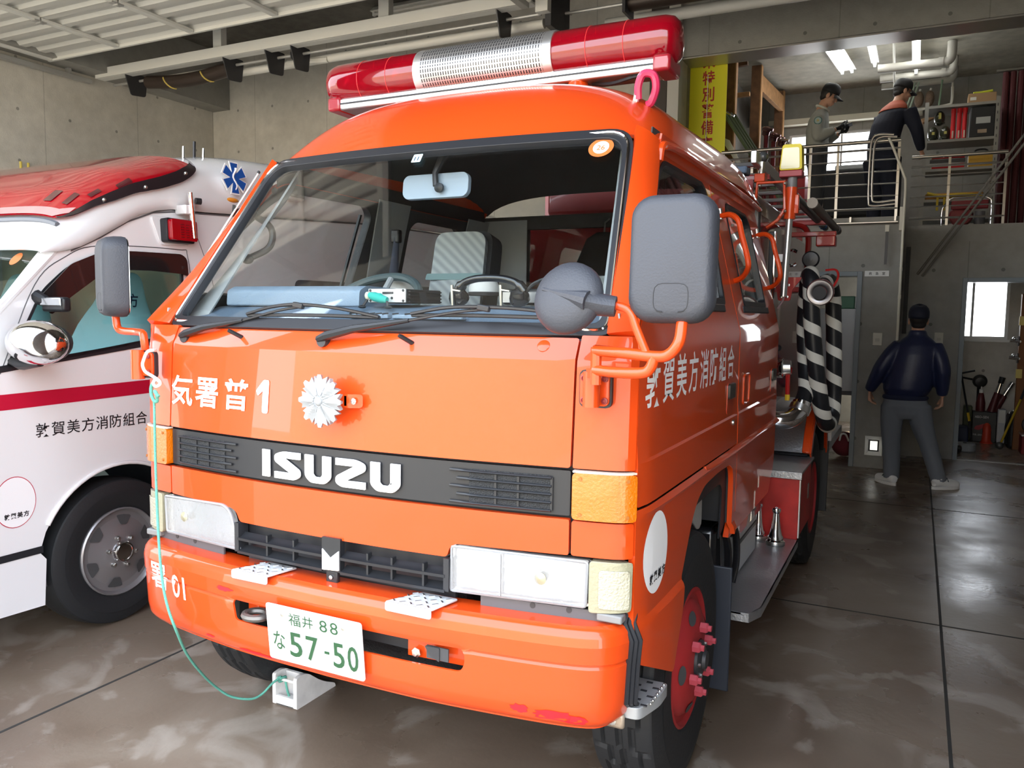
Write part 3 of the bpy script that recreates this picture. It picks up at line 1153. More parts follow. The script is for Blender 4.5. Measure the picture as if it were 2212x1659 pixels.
# ---------------------------------------------------------------- front panel markings and fittings
fp = [('気', -.690, -.582, 1.154, 1.248), ('署', -.568, -.458, 1.156, 1.247), ('普', -.434, -.320, 1.158, 1.251)]
for s, a0, a1, b0, b1 in fp:
    text(MB(), s, skin, a0, a1, b0, b1, bold=.016, off=.002).build('panel_letter', WLET, T, ang=0)
MB().patch(roundpoly([(-.292, 1.222), (-.262, 1.254), (-.240, 1.254), (-.240, 1.158), (-.264, 1.158), (-.264, 1.222), (-.284, 1.206)], [.006, .004, .006, .008, .008, .003, .006], 3), skin, 0, .02, off=.002).build('panel_numeral', WLET, T, ang=0)
# silver rayed fire service emblem on its stand-off bracket
em = MB()
EC = V(.002, -.012, 1.215)
N = 8
pts = []
for k in range(8):
    a = PI/2+PI/4*k
    for da, r in ((-.065, .073), (.065, .073), (.20, .062), (.30, .070), (PI/8, .049), (.485, .070), (.585, .062)):
        pass
    for da, r in ((-.075, .072), (.075, .072), (.17, .060), (.33, .070), (PI/8, .050), (PI/4-.33, .070), (PI/4-.17, .060)):
        pts.append((EC.x+r*math.cos(a+da), EC.z+r*math.sin(a+da)))


def emf(a, b):
    r = math.hypot(a-EC.x, b-EC.z)
    t = math.atan2(b-EC.z, a-EC.x)
    return (a, EC.y-.012*max(0, 1-r/.075)-.008*(abs(math.cos(4*t))**2)*min(1, r/.03), b)


em.patch(pts, emf, .012, .006)
emb = em.build('rayed_emblem', SILVER, T, ang=15)
for k in range(16):
    a = PI/8*k+PI/16*0
    r0, r1 = .016, (.070 if k % 2 == 0 else .046)
    y = EC.y-.008
    MB().tube([(EC.x+r0*math.cos(a), EC.y-.0115, EC.z+r0*math.sin(a)), (EC.x+r1*math.cos(a), EC.y-.0035, EC.z+r1*math.sin(a))], [.0035, .0022], 4).build('ray', SILVER, emb)
MB().sphere((EC.x, EC.y-.011, EC.z), (.013, .008, .013), 16, 8).build('boss', SILVER, emb)
MB().patch(rrect(.055, .108, 1.198, 1.235, .008, 3), lambda a, b: (a, .012+.02*max(0, (a-.085)/.025), b), .003, .02).build('bracket', RED, emb)
MB().box(.06, .068, .012, .046, 1.203, 1.23).build('bracket_web', RED, emb)
MB().lathe([(.009, 0), (.009, .003), (.005, .004), (.005, .007), (0, .008)], (.094, .010, 1.217), (0, -1, 0), 8).build('bolt', STEEL, emb, ang=20)
# washer jets, plug
for x in (-.384, .233):
    p = Vector(skin(S_(abs(x))*(1 if x > 0 else -1), 1.374))
    MB().tube([p+V(0, .005, -.002), p+V(-.016, -.030, .018), p+V(-.020, -.036, .021)], [.0065, .0062, .005], 8).build('washer_jet', BLACK, T)
p = spt(skin, .60, 1.376, 0)
n_ = (spt(skin, .60, 1.376, .01)-p).normalized()
MB().lathe([(.017, 0), (.0165, .003), (.013, .0045), (0, .005)], p, n_, 18).build('round_plug', RED, T)


# ---------------------------------------------------------------- windscreen
def wsf(x, t):
    return (x, .091+.712*t+.115*x*x, 1.397+t)


def insetp(poly, d):
    N = len(poly)
    out = []
    area = sum(poly[i][0]*poly[(i+1) % N][1]-poly[(i+1) % N][0]*poly[i][1] for i in range(N))
    sg = 1 if area > 0 else -1
    for i in range(N):
        p0, p1, p2 = Vector(poly[i-1]), Vector(poly[i]), Vector(poly[(i+1) % N])
        d1, d2 = (p1-p0).normalized(), (p2-p1).normalized()
        n1, n2 = Vector((-d1.y, d1.x))*sg, Vector((-d2.y, d2.x))*sg
        n = (n1+n2)
        n = n/max(.2, n.length_squared/2)
        out.append(tuple(p1+n*d))
    return out


wq = [(-.764, .002), (.764, .002), (.676, .590), (-.676, .590)]
w0 = roundpoly(wq, [.035, .035, .075, .075], 6)
w1_ = roundpoly(insetp(wq, .030), [.03, .03, .06, .06], 6)
wm = roundpoly(insetp(wq, .013), [.03, .03, .065, .065], 6)
seal = MB().patch(w0, wsf, .028, .05, holes=[w1_], off=.010).build('windscreen_seal', RUB, T, ang=50, bevel=.004)
cpts = [spt(wsf, a, b, .0115) for a, b in wm]
MB().tube(cpts, .0045, 6, closed=True).build('bright_strip', CHROME, seal)
wg = MB().patch(roundpoly(insetp(wq, .027), .06, 5), wsf, .005, .09, off=-.003).build('windscreen', GLASS, T, ang=60)
# inspection stickers
ss = lambda a, b: wsf(a, b)
o = MB().patch(ellipse(.590, .535, .036, .030, 28), ss, 0, .3, off=.003).build('round_sticker', mat('orange_sticker', (.55, .14, .03), .5), wg, ang=0)
o2 = MB().patch(ellipse(.590, .535, .023, .020, 24), ss, 0, .3, off=.0036).build('round_sticker_field', mat('sticker_white', (.9, .88, .85), .5), wg, ang=0)
text(MB(), '26', ss, .578, .602, .526, .542, off=.0042, bold=.02).build('sticker_number', mat('sticker_brown', (.55, .18, .06), .5), wg, ang=0)
MB().patch(rrect(-.030, .004, .528, .556, .002, 1), ss, 0, .3, off=.003).build('square_sticker', mat('sticker_teal', (.55, .82, .84), .5), wg, ang=0)
text(MB(), '11', ss, -.022, -.006, .533, .547, off=.0036, bold=.03).build('sticker_number', mat('sticker_navy', (.03, .06, .12), .5), wg, ang=0)

# ---------------------------------------------------------------- pillars, roof
P1 = [(.8375, .142, 1.405), (.806, .262, 1.53), (.764, .43, 1.72), (.733, .555, 1.865), (.716, .605, 1.955)]


def lerp_path(P, t):
    L = [0.]
    for a, b in zip(P, P[1:]):
        L.append(L[-1]+(Vector(b)-Vector(a)).length)
    s = t*L[-1]
    for i in range(len(P)-1):
        if s <= L[i+1]+1e-9:
            return Vector(P[i]).lerp(Vector(P[i+1]), (s-L[i])/(L[i+1]-L[i]))
    return Vector(P[-1])


P1s = catmull(P1, 5)


def pillar(u, v):
    a = Vector(wsf(.760+(.672-.760)*v, .004+.586*v))
    b = lerp_path(P1s, v)
    n = Vector((.75, -.6, .25)).normalized()
    return a.lerp(b, u)+n*(.007*math.sin(PI*u)**.8)


both(MB().grid(lambda u, v: pillar(v, u), 18, 8, .02), 'windscreen_pillar', RED, ang=30)


def crown(u):
    return 1.965+.255*(1-abs(u)**3)**.5


def roof(u, v):
    # u across -1..1, v along 0..1
    u = u*2-1
    x0 = .738*math.copysign(abs(u)**.92, u)
    yw = .091+.712*.590+.115*(.676*u)**2 + .045*abs(u)**6
    zw = 1.992-.03*abs(u)**6
    L = 2.24-yw
    s = v**1.6*L
    g = 1-(1-min(1, s/.34))**2.2
    d = max(0, (s-(L-.40))/.40)
    g2 = g*(1-.55*d**2.4)
    zt = crown(abs(u))+.03*min(1, s/1.2)
    z = zw+(zt-zw)*g2
    return (x0, yw+s, z)


rf = MB().grid(lambda u, v: roof(u, v), 44, 40, .012).build('roof', RED, T, ang=60, fix=True)
MB().grid(lambda u, v: Vector(roof(.012+.976*u, v))*1.0-Vector((0, -.012, .024)), 30, 24, .003).build('headlining', mat('grey_headlining', (.07, .07, .072), .85), T, ang=60)
gut = [(.741, .628, 1.945), (.748, .75, 1.958), (.748, 1.2, 1.962), (.747, 1.8, 1.960), (.744, 2.2, 1.95)]
both(MB().tube(catmull(gut, 5), .013, 8, flat=.7), 'drip_rail', RED, rf)
both(MB().tube(catmull([(.738, .592, 1.90), (.741, .60, 1.938), (.744, .64, 1.953), (.75, .78, 1.960)], 5), .012, 8), 'rail_nose', RED, rf)
both(MB().grid(lambda u, v: (.722+.012*v, .63+1.56*u, 1.92+.075*v-.01*v*v), 12, 3, .006), 'cant_rail', RED, rf, ang=60)
both(MB().grid(lambda u, v: (.706+.008*v, .60+1.6*u, 1.90+.10*v), 12, 2, .004), 'cant_lining', INTD, rf, ang=60)

# ---------------------------------------------------------------- side panels and doors
wf = roundpoly([(.225, 1.492), (1.13, 1.495), (1.20, 1.88), (1.155, 1.922), (.655, 1.915), (.565, 1.860), (.40, 1.705)], [.02, .02, .05, .04, .04, .06, .1], 5)
df = roundpoly([(.142, .990), (1.294, .990), (1.296, 1.40), (1.262, 1.936), (.645, 1.936), (.58, 1.905), (.44, 1.745), (.268, 1.545), (.142, 1.412)], [.006, .006, .05, .02, .05, .03, .05, .05, .01], 4)
wr = roundpoly([(1.47, 1.495), (1.975, 1.495), (1.965, 1.86), (1.92, 1.898), (1.51, 1.898), (1.468, 1.86)], [.02, .03, .06, .05, .05, .05], 5)
dr = roundpoly([(1.310, .73), (2.17, .73), (2.205, .80), (2.225, 1.40), (2.195, 1.936), (1.272, 1.936), (1.306, 1.40)], [.006, .02, .04, .05, .03, .01, .05], 4)
fn = roundpoly([(.142, .982), (1.302, .982), (1.302, .700), (1.232, .662), (1.250, .70), (1.253, .86), (1.235, .905), (1.18, .928), (1.0, .934), (.80, .925), (.71, .893), (.655, .85), (.59, .765), (.535, .69), (.50, .62), (.40, .482), (.142, .60)],
               [.004, .004, .02, .01, .01, .06, .03, .04, .08, .06, .04, .04, .03, .02, .03, .02, .01], 4)


def sidef(y, z):
    # fender surface with its two shoulder lines
    p = Vector(side(y, z))
    k = min(1, max(0, (y-.142)/.25))
    p.x += interp([(.45, .028), (.64, .022), (.685, .018), (.70, .004), (.955-.0*y, .004), (.968, .012), (.984, .0)], z)*(.35+.65*k)
    return p


lines_d = (1.097, 1.104, 1.40)


def doorf(y, z):
    p = Vector(side(y, z))
    p.x += interp([(.98, .004), (1.097, .003), (1.104, -.001), (1.2, 0), (1.94, 0)], z)
    return p


a, b = both(MB().patch(df, doorf, .028, .05, holes=[wf], lines=lines_d), 'front_door', RED, ang=26)
FD = (a, b)
a, b = both(MB().patch(dr, doorf, .028, .05, holes=[wr], lines=lines_d+(.98,)), 'rear_door', RED, ang=26)
RD = (a, b)
FE = both(MB().patch(fn, sidef, .018, .03, lines=(.685, .70, .955, .968)), 'front_fender', RED, ang=26)
# inner backing so door gaps read dark, and cab rear corner
both(MB().grid(lambda u, v: Vector(side(.16+2.04*u, 1.0+.46*v))-Vector((.05, 0, 0)), 10, 6, .004), 'inner_side_panel', TRIMG, ang=60)
for i, sg in ((0, 1), (1, -1)):
    for wpoly, D in ((wf, FD[i]), (wr, RD[i])):
        cx = sum(p[0] for p in wpoly)/len(wpoly)
        cz = sum(p[1] for p in wpoly)/len(wpoly)
        inner = [(cx+(p[0]-cx)*(1-.05*1), cz+(p[1]-cz)*(1-.085)) for p in wpoly]
        m = MB().patch(wpoly, side, .034, .06, holes=[inner], off=.003)
        (m if sg > 0 else m.mirror()).build('window_seal', RUB, D, bevel=.003)
        m = MB().patch([(cx+(p[0]-cx)*.985, cz+(p[1]-cz)*.99) for p in (df if D is FD[i] else dr)], doorf, .004, .08, holes=[inner], off=-.031)
        (m if sg > 0 else m.mirror()).build('door_lining', INTD, D)
        m = MB().patch(inner, side, .004, .15, off=-.012)
        (m if sg > 0 else m.mirror()).build('window_pane', GLASSD, D)
    for y0, y1, D in ((.235, 1.10, FD[i]), (1.44, 2.0, RD[i])):
        m = MB().grid(lambda u, v: Vector(side(y0+(y1-y0)*u, 1.472+.026*v))+Vector((.006, 0, 0)), 4, 2, .012)
        (m if sg > 0 else m.mirror()).build('waist_strip', RUB, D, bevel=.004)
    # sliding pane divider in the front window
    m = MB().grid(lambda u, v: Vector(side(1.075+.012*u+.05*v, 1.52+.35*v))+Vector((-.004, 0, 0)), 1, 4, .01)
    (m if sg > 0 else m.mirror()).build('window_divider', RUB, FD[i])
    # recessed handles
    for y, D in ((1.165, FD[i]), (2.10, RD[i])):
        m = MB().patch(rrect(y-.055, y+.05, 1.115, 1.225, .015, 3), doorf, .002, .05, off=.0015)
        hr = (m if sg > 0 else m.mirror()).build('handle_recess', mat('recess_orange_red', (.60, .06, .02), .35, coat=.8), D)
        m = MB().patch(rrect(y-.048, y+.046, 1.168, 1.222, .012, 3), doorf, .010, .05, off=.010)
        (m if sg > 0 else m.mirror()).build('door_handle', mat('bronze_black_handle', (.04, .035, .03), .3), D, bevel=.003)
    m = MB().tube([doorf(1.205, 1.078), Vector(doorf(1.205, 1.078))+Vector((.006, 0, 0))], [.011, .009], 12)
    (m if sg > 0 else m.mirror()).build('lock', STEEL, FD[i])
    m = MB()
    m.tube([Vector(doorf(1.39, z))+Vector((.002, 0, 0)) for z in (1.13, 1.21)], .004, 6).tube([Vector(doorf(1.505, z))+Vector((.002, 0, 0)) for z in (1.125, 1.215)], .004, 6)
    m = MB().tube([spt(doorf, a, b, .001) for a, b in rrect(1.40, 1.515, 1.125, 1.235, .015, 3)], .0035, 6, closed=True)
    (m if sg > 0 else m.mirror()).build('filler_flap_edge', RED, RD[i])
    # belt moulding strip running rearward from the arch
    m = MB().grid(lambda u, v: Vector((.855+.016*math.sin(PI*v)*min(1, u*8+.2), .80+1.42*u, .960+.026*v)), 20, 6, .008)
    (m if sg > 0 else m.mirror()).build('belt_moulding', RED, FE[i], ang=50)
    # grab bars
    for y, D in ((1.30, FD[i]), (2.06, RD[i])):
        pts = catmull([(.758, y+.01, 1.822), (.80, y-.005, 1.824), (.832, y-.02, 1.80), (.846, y-.02, 1.75), (.870, y-.02, 1.665), (.868, y, 1.628), (.84, y+.05, 1.60), (.806, y+.08, 1.588)], 4)
        m = MB().tube(pts, .0105, 8)
        g = (m if sg > 0 else m.mirror()).build('grab_bar', RED, D)
        for q in ((.764, y+.012, 1.83), (.806, y+.085, 1.575)):
            m = MB().bar((q[0], q[1], q[2]-.022), (q[0]-.006, q[1], q[2]+.022), .022, .012, (1, 0, 0))
            (m if sg > 0 else m.mirror()).build('bar_foot', STEEL, g, bevel=.003)
# side name in white film, right to the eye: eight characters on the front door
word = '敦賀美方消防組合'
for k, ch in enumerate(word):
    y0 = .172+k*.1315
    m = MB()
    text(m, ch, doorf, y0, y0+.108, 1.228+.002*k, 1.352+.0008*k, bold=.012, off=.0015)
    m.build('door_letter', WLET, FD[0], ang=0)
# oval association badge (plain: name only)
bd = MB().patch(ellipse(.279, .848, .098, .107, 36), sidef, .0, .06, off=.0015).build('oval_badge', WLET, FE[0], ang=0)
for k, ch in enumerate('敦賀美方'):
    text(MB(), ch, sidef, .225+k*.034, .225+k*.034+.029, .772, .800, bold=.03, off=.0028).build('badge_letter', BLET, FE[0], ang=0)

# arch liner, white splash tank
lin = [(1.25, .70), (1.252, .86), (1.235, .905), (1.18, .926), (1.0, .932), (.80, .923), (.71, .891), (.655, .848), (.59, .763), (.535, .688), (.50, .618), (.42, .50)]
lc = catmull([(a, b, 0) for a, b in lin], 4)


def liner(u, v):
    p = lerp_path(lc, u)
    return (.835-.40*v, p.x, p.y)


both(MB().grid(liner, 40, 4, .006), 'arch_liner', RUB, ang=50)
lip = [Vector((.846, p.x, p.y)) for p in lc]
both(MB().grid(lambda u, v: Vector(liner(u, 0))+Vector((-.005, 0, 0))+(Vector((-.045, .93, .42))-Vector((-.0, Vector(liner(u, 0)).y, Vector(liner(u, 0)).z))).normalized()*.075*v*min(1, 3*(1-u)+.25), 40, 3, .006), 'arch_lip', RUB, ang=50)
tk = [(.96, .93), (1.24, .93), (1.25, .68), (1.20, .67), (.97, .82)]
both(MB().patch(roundpoly(tk, .03, 3), lambda a, b: (.745, a, b), .10, .08), 'washer_tank', mat('milky_tank', (.62, .63, .60), .4), bevel=.008)
both(MB().box(.50, .74, .98, 1.22, .30, .72), 'chassis_box', mat('gloss_black_chassis', (.012, .012, .014), .25, coat=.6), bevel=.012)
sill = [(1.235, .645), (2.13, .645), (2.20, .72), (1.30, .72)]
both(MB().patch(roundpoly(sill, .012, 2), lambda a, b: (.846, a, b), .02, .05), 'sill', RED)
# cab rear wall, floor
m = MB()
m.box(-.80, .80, 2.205, 2.24, .72, 1.46).box(-.745, -.45, 2.205, 2.24, 1.46, 1.97).box(.45, .745, 2.205, 2.24, 1.46, 1.97).box(-.45, .45, 2.205, 2.24, 1.46, 1.52).box(-.45, .45, 2.205, 2.24, 1.90, 1.97)
rw = m.build('cab_rear_wall', INTD, T)
MB().box(-.45, .45, 2.214, 2.219, 1.52, 1.90).build('rear_window', GLASSD, rw)
MB().box(-.80, .80, .35, 2.2, .92, .96).build('cab_floor', INTD, T)
MB().grid(lambda u, v: (-.74+.29*u, 2.198, 1.0+.95*v), 2, 2).build('rear_lining', TRIMG, rw)
MB().grid(lambda u, v: (.45+.29*u, 2.198, 1.0+.95*v), 2, 2).build('rear_lining', TRIMG, rw)

# inner pillar trims (seen through the windscreen)
both(MB().grid(lambda u, v: Vector(pillar(v, u))+Vector((-.06+.01*v, .065, -.01)), 14, 4, .006), 'pillar_trim', TRIMG, ang=60)
both(MB().grid(lambda u, v: Vector(side(1.22+.22*v-.02*u*(1-v), 1.46+.48*u))-Vector((.045, 0, 0)), 8, 4, .006), 'post_trim', TRIMG, ang=60)
both(MB().grid(lambda u, v: Vector(side(1.98+.22*v, 1.46+.48*u))-Vector((.045, 0, 0)), 8, 4, .006), 'post_trim', TRIMG, ang=60)


# ---------------------------------------------------------------- wipers
def wiper(pv, el, tip, b0, b1):
    pv, el, tip, b0, b1 = map(Vector, (pv, el, tip, b0, b1))
    m = MB()
    m.tube([pv+V(-.012, -.006, -.004), pv+V(.02, -.012, .006), pv.lerp(el, .4)+V(0, -.014, .006), el], [.013, .017, .014, .007], 8, flat=.8)
    a = m.build('wiper_arm', BLACK, T, ang=40)
    MB().tube([pv+V(0, .02, -.010), pv+V(0, -.012, -.010)], .016, 12).build('pivot_cap', DKSTEEL, a)
    MB().tube(catmull([el, el.lerp(tip, .6)+V(0, -.004, .004), tip], 4), [.004]*9, 6).build('arm_rod', BLACK, a)
    mid = tip
    m = MB()
    m.tube(catmull([b0+V(0, -.004, .004), b0.lerp(mid, .5)+V(0, -.012, .012), mid+V(0, -.014, .006), b1.lerp(mid, .5)+V(0, -.010, .010), b1+V(0, -.004, .002)], 6), .0048, 6)
    br = m.build('blade_frame', BLACK, a)
    d = (b1-b0)
    MB().tube(catmull([b0, b0.lerp(b1, .33)+V(0, -.002, .003), b0.lerp(b1, .66)+V(0, -.002, .003), b1], 4), .0052, 6).build('blade_rubber', mat('wiper_rubber', (.03, .03, .032), .6), br)
    MB().bar(tip+V(-.018, -.016, .006), tip+V(.016, -.014, .0), .016, .016).build('blade_clip', BLACK, br, bevel=.003)


wiper((-.642, .112, 1.376), (-.40, .112, 1.424), (-.168, .112, 1.468), (-.385, .118, 1.440), (.10, .118, 1.440))
wiper((-.052, .065, 1.382), (.218, .085, 1.434), (.44, .110, 1.466), (.21, .112, 1.448), (.70, .125, 1.444))
# roof-edge whip aerial beside the driver's pillar
m = MB().tube([(-.868, .305, 1.515), (-.70, .50, 1.945)], [.0042, .003], 6)
wa = m.build('whip_aerial', STEEL, T)
MB().tube([(-.838, .33, 1.49), (-.866, .30, 1.50), (-.866, .303, 1.535)], [.013, .014, .008], 8).build('aerial_foot', BLACK, wa)
MB().tube([(-.745, .52, 1.83), (-.765, .44, 1.80), (-.757, .437, 1.825)], [.008, .009, .006], 8).build('aerial_clip', BLACK, wa)
MB().sphere((-.70, .50, 1.945), .006, 8, 6).build('aerial_tip', BLACK, wa)


# ---------------------------------------------------------------- mirrors
def mirror_shell(c, w, h, d, name, parent, tilt=0., yaw=0.):
    # rounded housing whose back faces forward (-y), glass to the rear
    m = MB()
    prof = [(.0, 1.0), (.25, .995), (.55, .97), (.78, .90), (.92, .72), (1.0, .42)]
    rings = []
    for k, (dd, f) in enumerate([(1., .80), (.93, .90), (.75, .965), (.45, .995), (.15, 1.0), (0., .985)]):
        y = -d*dd
        r = [(a*(w/2*f-0), y, b*(h/2*f)) for a, b in [(p[0], p[1]) for p in rrect(-1, 1, -1, 1, .45, 6)]]
        rr = rrect(-w/2*f, w/2*f, -h/2*f, h/2*f, w*.27*f, 6)
        rings.append([(a, y, b) for a, b in rr])
    n = len(rings[0])
    vs = [p for r in rings for p in r]
    fs = []
    for i in range(len(rings)-1):
        for k in range(n):
            l = (k+1) % n
            fs.append((i*n+k, i*n+l, (i+1)*n+l, (i+1)*n+k))
    fs.append(tuple(range(n-1, -1, -1)))
    fs.append(tuple((len(rings)-1)*n+k for k in range(n)))
    M = Matrix.Translation(c) @ Matrix.Rotation(yaw, 4, 'Z') @ Matrix.Rotation(tilt, 4, 'X')
    m.add(vs, fs, M)
    o = m.build(name, GREYP, parent, ang=50)
    g = MB().patch(rrect(-w/2*.93, w/2*.93, -h/2*.95, h/2*.95, w*.22, 5), lambda a, b: M @ Vector((a, .003, b)), .002, .1)
    g.build('mirror_glass', CHROME, o)
    pn = MB().tube([M @ Vector((a, -d*.985-.0005, b)) for a, b in roundpoly([(-w*.17, -h*.42), (-w*.17, -h*.20), (w*.23, -h*.20), (w*.23, -h*.42)], .02, 3)], .0012, 6)
    pn.build('panel_line', RUB, o)
    return o


ORT = dict(ang=50)
# right of the picture
mr = MB()
up = [(.785, -.02, 1.377), (.86, -.04, 1.374), (.93, -.045, 1.369), (.960, -.045, 1.374), (.982, -.045, 1.402), (.984, -.03, 1.45)]
lo = [(.786, -.02, 1.333), (.85, -.04, 1.331), (.905, -.045, 1.333), (.922, -.045, 1.345), (.93, -.045, 1.368)]
arm = MB().tube(catmull(up, 5), .0125, 10).build('mirror_arm', RED, T, **ORT)
MB().tube(catmull(lo, 5), .0125, 10).build('arm_tube', RED, arm, **ORT)
MB().tube([(.788, -.018, 1.384), (.788, -.018, 1.30)], .013, 10).build('arm_post', RED, arm)
MB().tube(catmull([(.912, -.043, 1.374), (.889, -.043, 1.425), (.874, -.043, 1.460), (.852, -.045, 1.474), (.815, -.052, 1.478)], 5), .0095, 10).build('arm_branch', RED, arm, **ORT)
br = MB()
br.patch(rrect(.722, .795, 1.243, 1.322, .012, 3), lambda a, b: (a, .052-.0*a, b), .02, .05)
bk = br.build('arm_bracket', RED, arm, bevel=.005)
MB().tube([(.760, .030, 1.243), (.760, .030, 1.325)], .020, 12).build('bracket_barrel', RED, bk)
MB().bar((.760, .03, 1.322), (.788, -.016, 1.325), .026, .022).build('bracket_link', RED, bk)
MB().patch(rrect(.718, .799, 1.238, 1.327, .014, 3), lambda a, b: (a, .060, b), .012, .05).build('gasket', RUB, bk)
for x in (.734, .786):
    for z in (1.256, 1.308):
        MB().lathe([(.008, 0), (.008, .003), (.005, .004), (.004, .002), (0, .002)], (x, .050, z), (0, -1, 0), 10).build('bolt', mat('dark_red_bolt', (.25, .03, .03), .4), bk)
mirror_shell((.957, .0, 1.575), .183, .272, .055, 'wing_mirror', T, tilt=math.radians(-3), yaw=math.radians(2))
# round kerb mirror, seen from behind
ax = Vector((-.10, -.93, .30)).normalized()
rc = Vector((.735, -.06, 1.492))
rm = MB().lathe([(.0, .038), (.03, .036), (.055, .030), (.072, .021), (.081, .008), (.083, -.006), (.080, -.012), (0, -.012)], rc, ax, 30)
rmo = rm.build('round_mirror', GREYP, T, ang=50)
MB().tube([rc+V(.045, -.012, -.008), rc+V(.075, .0, -.014), rc+V(.108, .008, -.018)], [.034, .031, .028], 12, flat=.8).build('neck', GREYP, rmo)
MB().tube([rc+V(-.05, .0, .012)+ax*.022, rc+V(.02, -.012, -.003)+ax*.020, rc+V(.06, -.016, -.012)+ax*.018], [.004, .014, .022], 10).build('rib', GREYP, rmo)
MB().lathe([(.074, 0), (.05, -.007), (0, -.010)], rc-ax*.012, ax, 28).build('mirror_glass', CHROME, rmo)
# left of the picture
arm2 = MB().tube(catmull([(-.790, .08, 1.318), (-.789, .075, 1.355), (-.802, .08, 1.376), (-.85, .095, 1.380), (-.915, .10, 1.381), (-.945, .10, 1.392), (-.955, .10, 1.44)], 5), .0125, 10).build('mirror_arm', RED, T, **ORT)
b2 = MB().patch(rrect(-.80, -.727, 1.243, 1.318, .012, 3), lambda a, b: (a, .052, b), .02, .05).build('arm_bracket', RED, arm2, bevel=.005)
MB().tube([(-.790, .050, 1.232), (-.790, .050, 1.325)], .021, 12).build('bracket_barrel', RED, b2)
MB().patch(rrect(-.804, -.722, 1.236, 1.322, .014, 3), lambda a, b: (a, .060, b), .012, .05).build('gasket', RUB, b2)
for z in (1.256, 1.306):
    MB().lathe([(.008, 0), (.008, .003), (.005, .004), (.004, .002), (0, .002)], (-.742, .050, z), (0, -1, 0), 10).build('bolt', MATS['dark_red_bolt'], b2)
mirror_shell((-.935, .12, 1.558), .165, .262, .075, 'wing_mirror', T, yaw=math.radians(-28))

# ---------------------------------------------------------------- roof light bar
BY, BZ = .925, 2.342


def slot_mat():
    m = bpy.data.materials.new('slotted_silver_grille')
    m.use_nodes = True
    n = m.node_tree.nodes
    L = m.node_tree.links
    b = n['Principled BSDF']
    b.inputs['Metallic'].default_value = .9
    b.inputs['Roughness'].default_value = .3
    t = n.new('ShaderNodeNewGeometry')
    s = n.new('ShaderNodeSeparateXYZ')
    L.new(t.outputs['Position'], s.inputs[0])

    def mt(op, a, c=0.):
        x = n.new('ShaderNodeMath')
        x.operation = op
        for i, q in enumerate((a, c)):
            if isinstance(q, (int, float)):
                x.inputs[i].default_value = q
            else:
                L.new(q, x.inputs[i])
        return x.outputs[0]
    an = mt('ARCTAN2', mt('SUBTRACT', s.outputs['Z'], BZ), mt('SUBTRACT', s.outputs['Y'], BY))
    fa = mt('FRACT', mt('MULTIPLY', an, 5.2))
    fx = mt('FRACT', mt('DIVIDE', s.outputs['X'], .0105))
    k = mt('MULTIPLY', mt('LESS_THAN', fa, .74), mt('LESS_THAN', fx, .42))
    k = mt('MULTIPLY', k, mt('LESS_THAN', mt('ABSOLUTE', s.outputs['X']), .243))
    mx = n.new('ShaderNodeMix')
    mx.data_type = 'RGBA'
    L.new(k, mx.inputs['Factor'])
    mx.inputs['A'].default_value = (.80, .80, .80, 1)
    mx.inputs['B'].default_value = (.03, .03, .035, 1)
    L.new(mx.outputs['Result'], b.inputs['Base Color'])
    m2 = mt('SUBTRACT', .9, mt('MULTIPLY', k, .9))
    L.new(m2, b.inputs['Metallic'])
    return m


lb = MB().box(-.655, .655, BY-.058, BY+.058, BZ-.105, BZ-.062).build('light_bar', ALU, T, bevel=.006)
MB().box(-.652, .652, BY-.061, BY-.057, BZ-.085, BZ-.080).build('bar_groove', RUB, lb)
MB().lathe([(.085, -.276), (.0865, -.27), (.0865, .27), (.085, .276)], (0, BY, BZ), (1, 0, 0), 48, ).build('speaker_grille', slot_mat(), lb, ang=50)
for sg in (1, -1):
    pr = [(.080, .274), (.082, .28), (.082, .62), (.081, .655), (.074, .682), (.058, .697), (.03, .703), (0, .704)]
    m = MB().lathe([(r, h*sg) for r, h in pr], (0, BY, BZ), (1, 0, 0), 40)
    d = m.build('red_dome', REDLENS, lb, ang=60)
    for x in (.40, .53):
        MB().tube([(sg*x, BY+.0825*math.cos(a), BZ+.0825*math.sin(a)) for a in [2*PI*k/36 for k in range(36)]], .0012, 5, closed=True).build('dome_seam', mat('dome_seam_red', (.7, .05, .05), .3), d)
    for x in (.36, .58):
        q = MB().lathe([(.018, 0), (.05, .035), (.052, .036), (.02, .004)], (sg*x, BY+.03, BZ-.01), (0, -1, .15), 20)
        q.build('rotating_reflector', CHROME, d)
        MB().cyl((sg*x, BY, BZ-.07), (sg*x, BY, BZ+.02), .02, n=12).build('rotator', mat('rotator_red_plastic', (.5, .02, .02), .4), d)
    MB().box(sg*.655-.03, sg*.655+.03, BY-.066, BY+.066, BZ-.108, BZ-.055).build('end_shoe', mat('dark_red_end_shoe', (.28, .01, .02), .3, coat=.8), lb, bevel=.01)
    m = MB().tube([(sg*.356, BY-.02, 2.20), (sg*.356, BY-.022, 2.235), (sg*.356, BY-.02, BZ-.095)], [.052, .042, .026], 14, flat=.8)
    ft = m.build('bar_foot', RED, lb)
    MB().lathe([(.007, 0), (.007, .003), (0, .004)], (sg*.356, BY-.052, 2.255), (0, -1, .3), 8).build('foot_screw', STEEL, ft)
cb = MB().tube(catmull([(.40, BY, 2.236), (.48, BY-.03, 2.222), (.56, BY-.04, 2.232), (.63, BY-.01, 2.245)], 5), .006, 8).build('bar_cable', BLACK, lb)
pk = mat('magenta_red_taped_wire', (.55, .03, .10), .35, coat=.5)
MB().tube(catmull([(.615, .76, 2.125), (.618, .75, 2.165), (.635, .745, 2.195), (.665, .75, 2.19), (.672, .76, 2.155), (.655, .775, 2.118), (.64, .78, 2.11)], 5), .0125, 8).build('wire_loop', pk, lb)
